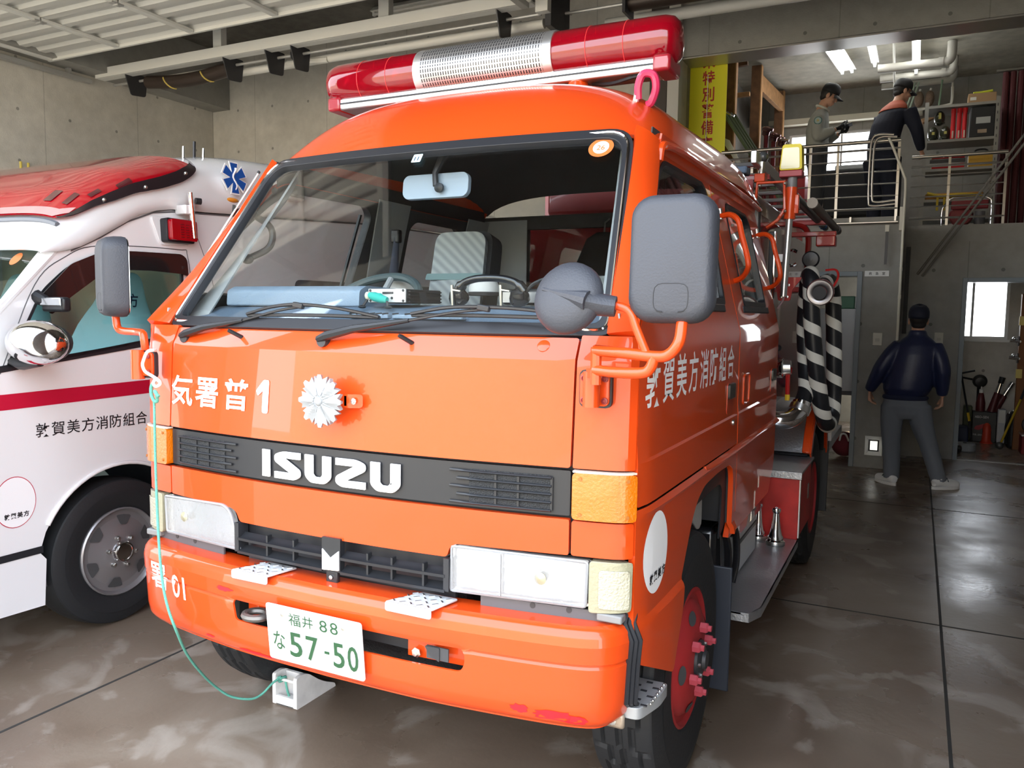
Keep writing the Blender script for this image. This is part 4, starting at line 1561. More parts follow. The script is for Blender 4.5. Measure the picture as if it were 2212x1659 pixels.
MB().tube([(.607, .76, 2.118), (.617, .752, 2.155)], .010, 8).build('wire_clamp', STEEL, lb)


# ---------------------------------------------------------------- wheels
def tyre(R, wd, rim, n=180):
    # cross profile (offset across, radius); zigzag grooves cut in the tread
    h = wd/2
    prof = [(-h*.78, rim-.012), (-h*.95, rim+.02), (-h, R*.72+rim*.28-.02), (-h*.99, R-.075), (-h*.94, R-.035), (-h*.86, R-.012)]
    tre = [-h*.80+h*1.6*k/22 for k in range(23)]
    prof += [(a, R-.003*(a/h)**2*4) for a in tre]
    prof += [(-a, r) for a, r in reversed(prof[:6])]
    return prof


def wheel_parts(x, y, z, sg, parent, R=.395, wd=.205, rim=.205, tread=True, rear=False, nuts=6, paint=None):
    paint = paint or mat('dull_red_wheel', (.32, .018, .02), .5)
    prof = tyre(R, wd, rim)
    h = wd/2
    n = 192 if tread else 64

    def rf(i, k, r):
        a, rr = prof[i]
        if tread and abs(a) < h*.80 and r > R-.03:
            zz = h*.09*(1 if (k % 12) < 6 else -1)
            for c in (-h*.42, 0, h*.42):
                if abs(a-c-zz*(1 if c else .4)) < h*.045:
                    return r-.010
            if (k % 12) in (0,) and abs(a) > h*.30:
                return r-.006
        return r
    xc = x-sg*h
    t = MB()
    o, ax = Vector((xc, y, z)), Vector((sg, 0, 0))
    t.lathe([(r, a) for a, r in prof], o, ax, n, rfn=rf)
    w_ = MB()
    if rear:
        pr = [(rim+.004, -.01), (rim+.006, .0), (rim-.004, .002), (rim-.012, -.015), (rim-.02, -.06), (.12, -.085), (.075, -.08), (.07, -.02), (0, -.015)]
    else:
        pr = [(rim+.006, -.012), (rim+.010, -.002), (rim+.002, .001), (rim-.008, -.012), (rim-.018, -.020), (.165, .004), (.130, .020), (.095, .026), (.062, .028), (.060, .020)]
    w_.lathe(pr+[(.05, -.10), (rim-.02, -.12)], (x-sg*.008, y, z), ax, 48)
    rimo = w_.build('wheel', paint, parent, ang=30)
    t.build('tyre', TYRE, rimo, ang=25)
    if not rear:
        for k in range(nuts):
            a = 2*PI*k/nuts+.3
            p = Vector((x+sg*.018, y+.096*math.cos(a), z+.096*math.sin(a)))
            MB().lathe([(.017, 0), (.017, .020), (.013, .024), (.010, .024), (.010, .034), (0, .035)], p, ax, 6).build('wheel_nut', mat('worn_pink_red_nut', (.38, .05, .07), .45), rimo, ang=20)
        MB().lathe([(.058, .0), (.058, .016), (.045, .022), (.03, .024), (.026, .034), (0, .036)], (x+sg*.012, y, z), ax, 20).build('hub_cap', DKSTEEL, rimo)
        for k in range(6):
            a = 2*PI*k/6
            MB().lathe([(.006, 0), (.006, .012), (0, .013)], (x+sg*.026, y+.048*math.cos(a), z+.048*math.sin(a)), ax, 6).build('hub_bolt', STEEL, rimo, ang=20)
        for k in range(5):
            a = 2*PI*k/5+.62
            c = Vector((x+sg*.0, y, z))

            def hf(u, v, a=a, c=c):
                r = .148+v
                return c+Vector((sg*(interp([(.12, .024), (.165, .004), (.19, -.018)], r)-.004), r*math.cos(a+u/.148), r*math.sin(a+u/.148)))
            MB().patch(ellipse(0, 0, .030, .017, 18), hf, 0, .02).build('hand_hole', INTD, rimo, ang=0)
    return rimo


wheel_parts(.852, .72, .395, 1, T)
wheel_parts(-.852, .72, .395, -1, T)
wheel_parts(.93, 3.30, .395, 1, T, rear=True)
wheel_parts(-.93, 3.30, .395, -1, T, rear=True)
MB().cyl((-.65, .72, .40), (.65, .72, .40), .045, n=12).build('front_axle', DKSTEEL, T)
MB().cyl((-.7, 3.30, .395), (.7, 3.30, .395), .06, n=12).build('rear_axle', DKSTEEL, T)

# front step behind the bumper corner
fs = MB().patch(roundpoly([(.79, .325), (.80, .150), (.858, .150), (.884, .25), (.884, .325)], [.01, .015, .02, .02, .015], 3), lambda a, b: (a, b, .482), .030, .06).build('cab_step', mat('step_alloy', (.42, .43, .44), .45, metal=.5), T, bevel=.004)
for i in range(6):
    for j in range(3):
        if i % 2 == j % 2:
            cx, cy = .815+.024*j, .175+.026*i
            MB().bar((cx-.008, cy, .4825), (cx+.008, cy, .4825), .008, .003).build('grip_slot', DKSTEEL, fs)
for i in range(7):
    MB().sphere((.876, .19+.02*i, .483), .004, 8, 6).build('grip_stud', STEEL, fs)
br_ = MB().box(.70, .825, .135, .150, .425, .465).build('step_bracket', mat('worn_step_bracket', (.32, .26, .20), .5, metal=.5, var=.4, vscale=20), T, bevel=.008)
MB().lathe([(.011, 0), (.011, .003), (.006, .004), (.006, .008), (0, .009)], (.795, .135, .445), (0, -1, 0), 8).build('step_bolt', STEEL, br_, ang=20)

# ---------------------------------------------------------------- cab interior
def dashf(u, v):
    x = -.73+1.46*u
    y = .115+.115*x*x-.02+.50*v
    z = interp([(0, 1.402), (.12, 1.425), (.35, 1.466), (.6, 1.478), (.93, 1.476), (1, 1.45)], v)
    return (x, y, z)


ds = MB().grid(dashf, 30, 14, .03).build('dashboard', DASH, T, ang=40)
MB().box(-.72, .72, .55, .60, 1.05, 1.45).build('dash_front', DASH, ds)
MB().patch(roundpoly([(.30, 1.470), (.305, 1.520), (.34, 1.536), (.58, 1.530), (.60, 1.46)], .01, 3), lambda a, b: (-.66+0*a, a, b), -.55, .4).build('instrument_hood', DASHL, ds, bevel=.012)
for x0, x1 in ((-.05, .085), (.10, .33)):
    vn = MB().box(x0, x1, .175, .20, 1.437, 1.449).build('demister_vent', DASHL, ds, bevel=.003)
    for k in range(6):
        x = x0+.01+(x1-x0-.02)*k/5
        MB().bar((x-.006, .172, 1.450), (x+.006, .186, 1.452), .003, .004).build('vent_fin', RUB, vn)
# steering wheel
sw = MB()
wc, wn = Vector((-.37, .70, 1.47)), Vector((0, -.62, .80)).normalized()
uu = Vector((1, 0, 0))
vv = wn.cross(uu)
sw.tube([wc+uu*.195*math.cos(a)+vv*.195*math.sin(a) for a in [2*PI*k/40 for k in range(40)]], .0155, 10, closed=True)
swo = sw.build('steering_wheel', mat('grey_green_wheel_rim', (.07, .10, .105), .45), T)
MB().tube([wc+vv*-.18, wc+wn*-.03], .012, 8).tube([wc+vv*.18, wc+wn*-.03], .012, 8).build('spoke', mat('silver_grey_spoke', (.35, .37, .38), .5), swo)
MB().lathe([(.05, -.04), (.055, -.02), (.04, 0), (0, .004)], wc, wn, 18).build('hub', BLACK, swo)
MB().tube([wc-wn*.03, wc-wn*.4], .03, 10).build('column', BLACK, swo)
stripe = None


def seat_mat():
    m = bpy.data.materials.new('diagonal_grey_seat_cloth')
    m.use_nodes = True
    n = m.node_tree.nodes
    L = m.node_tree.links
    b = n['Principled BSDF']
    b.inputs['Roughness'].default_value = .9
    t = n.new('ShaderNodeNewGeometry')
    wv = n.new('ShaderNodeTexWave')
    wv.inputs['Scale'].default_value = 14
    wv.inputs['Distortion'].default_value = .6
    wv.bands_direction = 'DIAGONAL'
    L.new(t.outputs['Position'], wv.inputs[0])
    r = n.new('ShaderNodeValToRGB')
    r.color_ramp.elements[0].color = (.25, .28, .29, 1)
    r.color_ramp.elements[1].color = (.38, .41, .42, 1)
    L.new(wv.outputs[0], r.inputs[0])
    L.new(r.outputs[0], b.inputs['Base Color'])
    return m


SEATM = seat_mat()
SEATD = mat('charcoal_seat_side', (.035, .037, .04), .8)


def seat(name, x0, x1, y, z1, zb=1.08, head=None):
    m = MB()
    m.patch(roundpoly([(x0, zb), (x1, zb), (x1-.01, z1), (x0+.01, z1)], [.03, .03, .05, .05], 5), lambda a, b: (a, y+.22*(b-zb)-.03*math.cos((a-(x0+x1)/2)/(x1-x0)*2.6), b), .10, .05)
    s = m.build(name, SEATM, T, ang=60, bevel=.012)
    MB().patch(roundpoly([(x0-.006, zb), (x1+.006, zb), (x1-.004, z1+.006), (x0+.004, z1+.006)], [.03, .03, .055, .055], 5), lambda a, b: (a, y+.035+.22*(b-zb), b), .085, .08).build('seat_side', SEATD, s, ang=60)
    MB().box(x0, x1, y-.46, y+.02, .96, 1.07).build('seat_cushion', SEATM, s, bevel=.03)
    if head:
        MB().patch(roundpoly([(head[0], z1+.008), (head[1], z1+.008), (head[1]-.01, head[2]), (head[0]+.01, head[2])], .05, 5), lambda a, b: (a, y+.03+.22*(b-zb), b), .08, .05).build('headrest', SEATM, s, ang=60, bevel=.012)
    return s


seat('driver_seat', -.62, -.16, 1.02, 1.50)
s2 = seat('centre_seat', -.335, -.085, 1.0, 1.775, zb=1.30)
MB().patch(roundpoly([(-.34, 1.585), (-.08, 1.585), (-.085, 1.61), (-.335, 1.61)], .006, 2), lambda a, b: (a, .985+.22*(b-1.3)-.015, b), .004, .1).build('seat_band', mat('teal_grey_band', (.18, .27, .28), .8), s2)
seat('passenger_seat', .28, .66, 1.05, 1.60)
seat('rear_bench', -.70, .70, 2.03, 1.58)
# seat belt on the driver side post
sb = MB().tube([(-.56, 1.13, 1.60), (-.555, 1.15, 1.78)], [.035, .018], 8, flat=.25).build('seat_belt', mat('grey_blue_belt', (.13, .15, .21), .8), T)
MB().box(-.575, -.535, 1.13, 1.16, 1.745, 1.80).build('belt_anchor', BLACK, sb, bevel=.006)
# grab handles on the left inner pillar
for pts in ([(-.735, .50, 1.80), (-.665, .52, 1.75), (-.655, .50, 1.68), (-.70, .44, 1.635)],):
    h = MB().tube(catmull(pts, 5), .012, 8).build('pillar_handle', BLACK, T)
    for q in (pts[0], pts[-1]):
        MB().sphere(q, (.024, .018, .018), 10, 8).build('handle_foot', BLACK, h)
for q in ((-.682, .56, 1.885), (-.72, .51, 1.835)):
    MB().sphere(q, (.012, .010, .014), 10, 8).build('pillar_plug', BLACK, T)
# inside mirror
im = MB().patch(rrect(-.145, .108, 1.832, 1.912, .025, 5), lambda a, b: (a, .585+.10*(b-1.83), b), .02, .2).build('inside_mirror', mat('mirror_back_blue_grey', (.30, .37, .45), .35), T, bevel=.006)
MB().tube([(-.006, .575, 1.868), (-.012, .58, 1.91), (.012, .60, 1.975)], [.010, .010, .016], 8).build('mirror_stem', DKSTEEL, im)
MB().lathe([(.016, 0), (.016, .01), (.006, .014), (0, .015)], (.008, .578, 1.862), (0, -1, 0), 12).build('mirror_ball', BLACK, im)
# coats hung in the rear of the cab
ct = MB().tube(catmull([(.28, 2.05, 1.80), (.28, 2.02, 1.74), (.28, 2.0, 1.60), (.28, 2.0, 1.45)], 4), [.03, .06]+[.12]*11, 10, flat=.4).build('hanging_strap_set', mat('dark_blue_webbing', (.045, .05, .07), .8), T)


# ================================================================ fire engine: pump body, racks, steps
PANEL = mat('dark_glossy_red_panel', (.30, .010, .012), .22, coat=1)
bd = MB()
bd.box(-.72, .72, 2.34, 5.0, .74, 1.62)
body = bd.build('pump_body', PANEL, T, bevel=.012)
MB().box(-.40, .40, .3, 4.9, .50, .72).build('chassis', DKSTEEL, T, bevel=.01)
both(MB().box(.56, .95, 2.412, 2.90, .36, .688), 'locker', mat('scuffed_red_locker', (.45, .018, .015), .45, var=.25, vscale=9), T, bevel=.004)
lk = [o for o in T.children if o.name.startswith('locker')]
for i, sg in ((0, 1), (1, -1)):
    m = MB().box(.545, .962, 2.400, 2.92, .688, .700).box(.545, .962, 2.396, 2.402, .664, .70)
    (m if sg > 0 else m.mirror()).build('locker_tread', TREADPL, lk[i], bevel=.002)
    m = MB().tube([(.953, 2.416, .37), (.953, 2.416, .66)], .0055, 6)
    (m if sg > 0 else m.mirror()).build('hinge', STEEL, lk[i])
    m = MB().box(.950, .956, 2.75, 2.79, .50, .58)
    (m if sg > 0 else m.mirror()).build('latch', STEEL, lk[i], bevel=.003)
# running board
rb = MB().patch(roundpoly([(.56, 1.275), (.925, 1.275), (.955, 1.36), (.955, 2.412), (.56, 2.412)], [.005, .03, .03, .004, .004], 3), lambda a, b: (a, b, .362), .008, .1)
rb.patch(roundpoly([(.56, 1.275), (.925, 1.275), (.955, 1.36), (.955, 2.412), (.95, 2.412), (.95, 1.362), (.923, 1.281), (.56, 1.281)], .002, 1), lambda a, b: (a, b, .362), .035, .2)
RBD = both(rb, 'running_board', TREADPL, bevel=.001)
# rear wing over the wheel, tread plate top with red edge
wing = [(2.85, .725), (2.90, .80), (2.98, .885), (3.08, .94), (3.20, .965), (3.42, .965), (3.56, .94), (3.68, .86), (3.76, .74), (3.80, .62)]
wc_ = catmull([(a, b, 0) for a, b in wing], 5)
W1 = both(MB().grid(lambda u, v: (.60+.305*v, lerp_path(wc_, u).x, lerp_path(wc_, u).y), 36, 3, .006), 'rear_wing', TREADPL, ang=50)
W2 = both(MB().grid(lambda u, v: (.905+.04*v, lerp_path(wc_, u).x, lerp_path(wc_, u).y-.004*v), 36, 2, .02), 'wing_edge', RED, ang=50, bevel=.003)
W3 = both(MB().grid(lambda u, v: (.943, 3.30+(lerp_path(wc_, u).x-3.30)*(1-.10*v), .40+(lerp_path(wc_, u).y-.40)*(1-.10*v)), 36, 1, .008), 'wing_skirt', RED, ang=50)
both(MB().grid(lambda u, v: (.60+.33*v, 3.30+(lerp_path(wc_, u).x-3.30)*.96, .40+(lerp_path(wc_, u).y-.40)*.94), 30, 2, .004), 'wing_liner', RUB, ang=50)
both(MB().box(.66, .955, 3.83, 3.842, .20, .66), 'rear_mud_flap', RUB, T, bevel=.003)
both(MB().box(.62, .88, 1.16, 1.172, .10, .56), 'front_mud_flap', mat('blue_black_flap', (.025, .03, .042), .45), T, bevel=.004)
both(MB().box(.66, .95, 3.86, 4.9, .58, .64), 'rear_step', TREADPL, T, bevel=.004)
both(MB().patch(roundpoly([(3.98, .64), (4.02, .64), (4.02, .93), (3.98, 1.02)], .008, 2), lambda a, b: (.955, a, b), .05, .2), 'white_guard', WHITE, T, bevel=.004)
# battery carrier under the cab
bt = MB().box(.62, .80, 1.62, 2.12, .37, .56).build('battery', mat('battery_white_case', (.55, .56, .58), .5), T, bevel=.008)
MB().patch(roundpoly([(1.58, .55), (2.16, .55), (2.16, .60), (2.05, .66), (1.70, .66), (1.58, .62)], .03, 4), lambda a, b: (.81, a, b), .21, .1).build('battery_cover', mat('gloss_black_cover', (.013, .013, .015), .2, coat=.8), bt, bevel=.008)
for y in (1.40, 1.56):
    MB().tube(catmull([(.80, y-.08, .67), (.812, y, .58), (.812, y+.03, .46), (.80, y+.02, .372)], 5), .016, 8, flat=.6).build('carrier_strap', mat('gloss_black_chassis2', (.012, .012, .014), .25, coat=.6), bt)
MB().box(.66, .79, 1.28, 1.52, .375, .66).build('air_tank_box', MATS['gloss_black_chassis'], bt, bevel=.02)
MB().box(.798, .806, 1.64, 2.10, .50, .515).build('clamp_bar', BLACK, bt)
# two chromed nozzles standing on the running board
pr = [(.040, 0), (.042, .012), (.042, .022), (.036, .028), (.036, .042), (.030, .05), (.022, .085), (.017, .125), (.015, .155), (.019, .160), (.021, .170), (.018, .180), (.010, .182), (.009, .165)]
nz = thing('hose_nozzle', 'chromed hose nozzle standing nearer the edge of the running board', 'nozzle', (.868, 2.27, .362))
b_ = MB().lathe(pr, (.868, 2.27, .362), (0, 0, 1), 22).build('barrel', CHROME, nz, ang=40)
MB().lathe([(.043, .001), (.045, .004), (.045, .018), (.043, .021)], (.868, 2.27, .362), (0, 0, 1), 22).build('coupling_ring', STEEL, nz)
dup(nz, (.775, 2.335, .362), 'chromed hose nozzle half hidden behind the black battery cover')
for o in (nz,):
    o['group'] = 'nozzles on the running board'
for o in COL.objects:
    if o.name.startswith('hose_nozzle'):
        o['group'] = 'nozzles on the running board'

# pump fittings on the side panel
vb = MB().tube([(.71, 2.62, 1.195), (.80, 2.62, 1.195), (.86, 2.62, 1.20)], [.045, .045, .036], 16)
vo = vb.build('outlet_valve', STEEL, T, ang=40)
MB().lathe([(.05, 0), (.052, .004), (.052, .03), (.046, .034), (.04, .036)], (.79, 2.62, 1.195), (1, 0, 0), 18).build('coupling', CHROME, vo)
MB().tube([(.845, 2.62, 1.17), (.847, 2.62, 1.06)], .012, 8).tube([(.845, 2.62, 1.20), (.845, 2.62, 1.17)], .02, 8).build('valve_lever', REDD, vo)
MB().tube([(.847, 2.62, 1.06), (.847, 2.62, 1.03)], .0125, 8).build('lever_band', mat('yellow_band', (.75, .5, .03), .5), vo)
for z, y in ((1.30, 2.46), (1.30, 2.56), (1.03, 2.45)):
    k = MB().sphere((.80, y, z), .018, 12, 8).build('knob', BLACK, T)
    MB().tube([(.715, y, z), (.80, y, z)], .006, 6).build('knob_stem', STEEL, k)
for k in range(3):
    MB().tube([(.725, 2.44+.09*k, .98), (.725, 2.44+.09*k, 1.10)], .008, 6).build('gauge_pipe', mat('red_pipe_%d' % k, (.4, .02, .02), .4), T)
MB().box(.715, .728, 2.36, 2.40, 1.0, 1.45).build('panel_edge', STEEL, T, bevel=.003)
# suction inlet elbow feeding the suction hose
el = MB().tube(catmull([(.72, 2.60, .935), (.80, 2.60, .925), (.868, 2.62, .935), (.905, 2.65, .975), (.915, 2.67, 1.02)], 6), .046, 18)
eo = el.build('inlet_elbow', CHROME, T, ang=50)
for p, q in (((.725, 2.60, .934), (.75, 2.60, .931)), ((.903, 2.648, .972), (.912, 2.662, 1.0))):
    MB().tube([p, q], .054, 18).build('elbow_ring', STEEL, eo)
SH = thing('suction_hose', 'fat black suction hose with white spiral bands, looped up the pump panel', 'hose', (.95, 2.75, .9))
hp = catmull([(.914, 2.67, 1.01), (.925, 2.74, 1.09), (.908, 2.80, 1.22), (.893, 2.82, 1.40), (.895, 2.82, 1.55), (.905, 2.78, 1.655), (.925, 2.70, 1.675), (.936, 2.66, 1.60), (.944, 2.66, 1.45),
              (.962, 2.68, 1.28), (.985, 2.72, 1.10), (1.005, 2.78, .96), (1.02, 2.88, .885), (1.03, 3.0, .90), (1.035, 3.04, 1.02), (1.03, 3.02, 1.20), (1.022, 3.0, 1.40), (1.012, 2.98, 1.56), (1.0, 2.88, 1.645), (.99, 2.76, 1.625), (.985, 2.68, 1.60)], 10)
HB = mat('hose_black_rubber', (.012, .013, .016), .38)
ho = MB().tube(hp, .041, 18).build('hose_body', HB, SH, ang=60)
# white band wound along the hose
fr = []
u = Vector((0, 1, 0))
T_ = [(hp[min(i+1, len(hp)-1)]-hp[max(i-1, 0)]).normalized() for i in range(len(hp))]
Ls = [0.]
for i in range(len(hp)):
    u = (u-T_[i]*u.dot(T_[i])).normalized()
    fr.append((u.copy(), T_[i].cross(u)))
    if i:
        Ls.append(Ls[-1]+(hp[i]-hp[i-1]).length)
N_ = 500
m = MB()
vs = []
for k in range(N_+1):
    s = .01+(Ls[-1]-.03)*k/N_
    row = []
    for wv_ in (0, .125, .25, .375, .5, .625, .75, .875, 1):
        a = -2*PI*(s-.055*wv_)/.150
        q = s
        i = min(max(0, next((j for j in range(len(Ls)-1) if Ls[j+1] >= q), len(Ls)-2)), len(hp)-2)
        t_ = min(1, max(0, (q-Ls[i])/(Ls[i+1]-Ls[i])))
        p = hp[i].lerp(hp[i+1], t_)
        uu_ = fr[i][0].lerp(fr[i+1][0], t_)
        ss_ = fr[i][1].lerp(fr[i+1][1], t_)
        row.append(p+(uu_*math.cos(a)+ss_*math.sin(a))*0.0425)
    vs += row
fs = []
for k in range(N_):
    for j in range(8):
        fs.append((9*k+j, 9*k+j+1, 9*k+9+j+1, 9*k+9+j))
m.add(vs, fs).build('spiral_band', mat('off_white_hose_band', (.62, .61, .56), .6), ho, ang=60)
MB().lathe([(.033, .032), (.033, .034), (0, .035)], (.985, 2.60, 1.582), (0, -1, -.12), 18).build('bore', INTD, SH)
cp = MB().lathe([(.030, .03), (.032, -.012), (.044, -.02), (.060, -.02), (.064, -.012), (.064, .006), (.056, .012), (.056, .035), (.062, .038), (.062, .055), (.048, .06), (.046, .12)], (.985, 2.60, 1.582), (0, 1, .12), 26).build('coupling', mat('grey_alloy_coupling', (.30, .29, .30), .35, metal=.9), SH, ang=40)
MB().lathe([(.0645, -.008), (.0655, -.004), (.0655, .002), (.0645, .005)], (.985, 2.60, 1.582), (0, 1, .12), 26).build('red_ring', mat('dull_red_ring', (.35, .06, .06), .5), cp)
MB().tube(catmull([(1.03, 2.70, 1.60), (1.055, 2.72, 1.66), (1.04, 2.75, 1.70), (.99, 2.76, 1.70)], 5), .006, 6).build('retaining_cord', REDD, SH)
# hose bracket plates
hb = MB().patch(roundpoly([(.72, 1.66), (.89, 1.66), (.87, 1.63), (.845, 1.60), (.835, 1.54), (.775, 1.54), (.765, 1.60), (.745, 1.63)], .01, 3), lambda a, b: (a, 2.66, b), .01, .05).build('hose_bracket', REDD, T)
for x, z in ((.790, 1.56), (.82, 1.56), (.79, 1.62), (.825, 1.62)):
    MB().lathe([(.007, 0), (.007, .003), (0, .005)], (x, 2.66, z), (0, -1, 0), 8).build('bolt', STEEL, hb)
# gantry at the back of the cab: frame, lever with ball, folding floodlight
fr_ = MB()
fr_.tube(catmull([(.70, 2.36, 2.10), (.825, 2.36, 2.10)], 2), .008, 6)
fr_ = MB().tube([(.695, 2.37, 2.02), (.70, 2.37, 2.10), (.825, 2.37, 2.10), (.832, 2.37, 1.97), (.80, 2.37, 1.92), (.75, 2.37, 1.885)], .0085, 6)
fo = fr_.build('lamp_frame', RED, T)
for x, z in ((.832, 2.09), (.835, 1.96), (.715, 2.085)):
    MB().sphere((x, 2.36, z), .008, 8, 6).build('frame_bolt', STEEL, fo)
MB().box(.685, .735, 2.36, 2.44, 2.105, 2.145).build('lever_base', RED, T, bevel=.004)
lv = MB().tube([(.712, 2.40, 2.14), (.716, 2.40, 2.21)], [.014, .012], 10).build('lever', STEEL, T)
MB().sphere((.717, 2.40, 2.228), .026, 16, 10).build('ball_grip', mat('dark_grey_ball', (.06, .065, .07), .3, coat=.5), lv)
pole = MB().tube([(.838, 2.40, 1.555), (.852, 2.40, 1.96)], .0165, 14).build('floodlight_pole', ALU, T)
MB().tube([(.851, 2.40, 1.925), (.856, 2.40, 2.075)], .027, 14).build('pole_clamp', RED, pole)
MB().box(.868, .892, 2.385, 2.415, 1.95, 2.04).build('clamp_screw', RED, pole, bevel=.003)
MB().tube([(.856, 2.40, 2.075), (.858, 2.40, 2.125)], [.024, .022], 14).build('pole_neck', mat('grey_neck', (.18, .18, .18), .4), pole)
MB().box(.800, .905, 2.365, 2.45, 2.122, 2.152).build('lamp_base', mat('pink_red_base', (.38, .06, .07), .45), pole, bevel=.004)
ylw = MB().patch(roundpoly([(.800, 2.152), (.905, 2.152), (.898, 2.272), (.812, 2.272)], .012, 3), lambda a, b: (a, 2.36, b), .09, .2).build('floodlight', mat('yellow_lamp_case', (.75, .62, .02), .4), pole, bevel=.004)
MB().patch(roundpoly([(.807, 2.158), (.893, 2.158), (.888, 2.255), (.815, 2.255)], .01, 3), lambda a, b: (a, 2.357, b), .006, .2).build('lamp_face', mat('pale_yellow_lens', (.90, .86, .55), .3, coat=.6), ylw)
MB().tube(catmull([(.84, 2.41, 1.56), (.828, 2.45, 1.535), (.80, 2.5, 1.50)], 4), .005, 6).build('lamp_cable', mat('pale_cable', (.6, .45, .5), .5), pole)
MB().box(.776, .80, 2.30, 2.34, 1.44, 1.86).build('rear_screen_rubber', RUB, T, bevel=.004)
MB().box(.800, .806, 2.30, 2.33, 1.44, 1.86).build('rear_screen_trim', CHROME, T)
# rack arms behind, with drop boxes, clip and cushion wheel
ra = MB()
ra.box(.60, .905, 3.58, 3.64, 2.02, 2.045).box(.715, .985, 3.30, 3.35, 1.925, 1.955)
ra = MB().box(.55, .905, 3.58, 3.64, 2.02, 2.045).build('rack_arm', REDD, T, bevel=.004)
MB().box(.70, .985, 3.30, 3.35, 1.925, 1.952).build('rack_arm', REDD, T, bevel=.004)
MB().box(.88, .985, 3.27, 3.36, 1.865, 1.925).build('arm_pocket', REDD, ra, bevel=.006)
MB().tube(catmull([(.70, 3.60, 2.03), (.77, 3.60, 2.01), (.80, 3.60, 1.95), (.80, 3.60, 1.80), (.80, 3.60, 1.60)], 5), .036, 8, flat=.5).build('rack_post', REDD, T)
MB().box(.72, .85, 3.2, 3.5, 1.60, 1.63).build('rack_plinth', REDD, T, bevel=.004)
cl = MB().tube([(.80+.042*math.cos(a), 2.90, 1.775+.042*math.sin(a)) for a in [math.radians(d) for d in range(50, 311, 20)]], .009, 8).build('spring_clip', CHROME, T)
MB().bar((.72, 2.90, 1.775), (.765, 2.90, 1.775), .03, .04).build('clip_stem', ALU, cl)
MB().lathe([(.0, -.02), (.038, -.018), (.045, -.005), (.045, .008), (.038, .018), (.012, .02), (.012, .024), (0, .025)], (.90, 2.90, 1.765), (0, -1, 0), 20).build('cushion_wheel', BLACK, T)
# poles and ladder lying on the rack: things of their own
WOOD = mat('weathered_pole', (.12, .095, .075), .55)
for (x, z, y0, y1, r), lb_ in (((.93, 2.023, 2.60, 4.05, .023), 'weathered round pole on the roof rack, outermost of the pair'), ((.85, 2.047, 2.45, 4.05, .020), 'dark round pole on the roof rack with a blue tie, inner of the pair')):
    t = thing('rack_pole', lb_, 'pole', (x, (y0+y1)/2, z), 'poles on the fire engine rack')
    MB().tube([(x, y0, z), (x, y1, z)], r, 12).build('shaft', WOOD if r > .022 else mat('dark_pole', (.05, .05, .055), .4), t, ang=50)
    MB().tube([(x, y0-.012, z), (x, y0+.02, z)], r*1.15, 12).build('end_cap', mat('grey_end_cap', (.35, .31, .27), .5), t)
    MB().tube([(x, y1-.16, z), (x, y1-.12, z)], r*1.25, 10).build('tie', mat('blue_tie', (.05, .13, .3), .6) if r < .022 else DKSTEEL, t)
LD = thing('roof_ladder', 'silver ladder lying along the fire engine roof rack beside the yellow lamp', 'ladder', (.52, 3.8, 2.19))
for x in (.34, .70):
    MB().bar((x, 2.25, 2.205), (x, 5.0, 2.205), .028, .06).build('rail', ALU, LD, bevel=.004)
for k in range(8):
    MB().cyl((.34, 2.45+.33*k, 2.205), (.70, 2.45+.33*k, 2.205), .013, n=8).build('rung', ALU, LD)
GH = mat('green_hook_pole', (.07, .10, .045), .5)
MB().box(-.45, .60, 2.45, 4.9, 2.0, 2.14).build('hood_box', mat('dark_red_hood', (.16, .012, .012), .3, coat=.8), T, bevel=.02)
MB().box(-.6, .66, 2.45, 4.9, 1.62, 2.0).build('hose_bed', PANEL, T, bevel=.01)
for x in (-.5, .62):
    for y in (2.6, 4.6):
        MB().box(x-.02, x+.02, y-.02, y+.02, 2.0, 2.178).build('rack_leg', REDD, T)
for y in (2.6, 4.6):
    MB().box(-.5, .72, y-.018, y+.018, 2.15, 2.175).build('rack_bearer', REDD, T)
# folded blue sheet corner on the rack
MB().box(.55, .66, 2.30, 2.40, 2.14, 2.175).build('folded_sheet', mat('slate_blue_sheet', (.12, .17, .25), .8), T, bevel=.008)


# ================================================================ ambulance
A = thing('ambulance', 'white ambulance with a red roof dome and red side stripe beside the fire engine', 'ambulance', (-2.74, 2.4, 0))
AXC = -2.74
VANW = mat('van_white_paint', (.80, .80, .82), .25, coat=1)


def mx(mb):
    m = MB()
    m.v = [(2*AXC-x, y, z) for x, y, z in mb.v]
    m.f = [tuple(reversed(f)) for f in mb.f]
    return m


def aboth(mb, name, m, parent=None, **k):
    a = mb.build(name, m, parent or A, **k)
    b = mx(mb).build(name, m, parent or A, **k)
    return a, b


def aside(y, z):
    x = -1.80-.055*max(0, z-1.15)
    if y < .18:
        x -= .30*((.18-y)/.45)**2
    return (x, y, z)


GUT = [(.42, 1.68), (.50, 1.69), (.56, 1.705), (.61, 1.723), (.685, 1.763), (.783, 1.818), (.885, 1.881), (.965, 1.912), (1.10, 1.936), (1.35, 1.948), (2.75, 2.04), (5.0, 2.08)]
CEN = [(.42, 1.70), (.55, 1.84), (.70, 1.975), (.90, 2.10), (1.2, 2.215), (1.6, 2.30), (2.2, 2.345), (4.7, 2.345), (5.0, 2.24)]
ol = [(-.20, .22), (.372, .205), (.385, .40)]
ol += [(.75+.405*math.cos(a), .335+.412*math.sin(a)) for a in [math.radians(d) for d in range(166, 0, -12)]]
ol += [(1.155, .40), (1.165, .215), (4.95, .24), (5.0, 1.0), (4.98, 2.06)]
ol += [(y, z-.004) for y, z in reversed(GUT[2:-1])]
ol += [(.505, 1.690), (.376, 1.575), (.26, 1.478), (-.04, 1.14), (-.20, 1.0)]
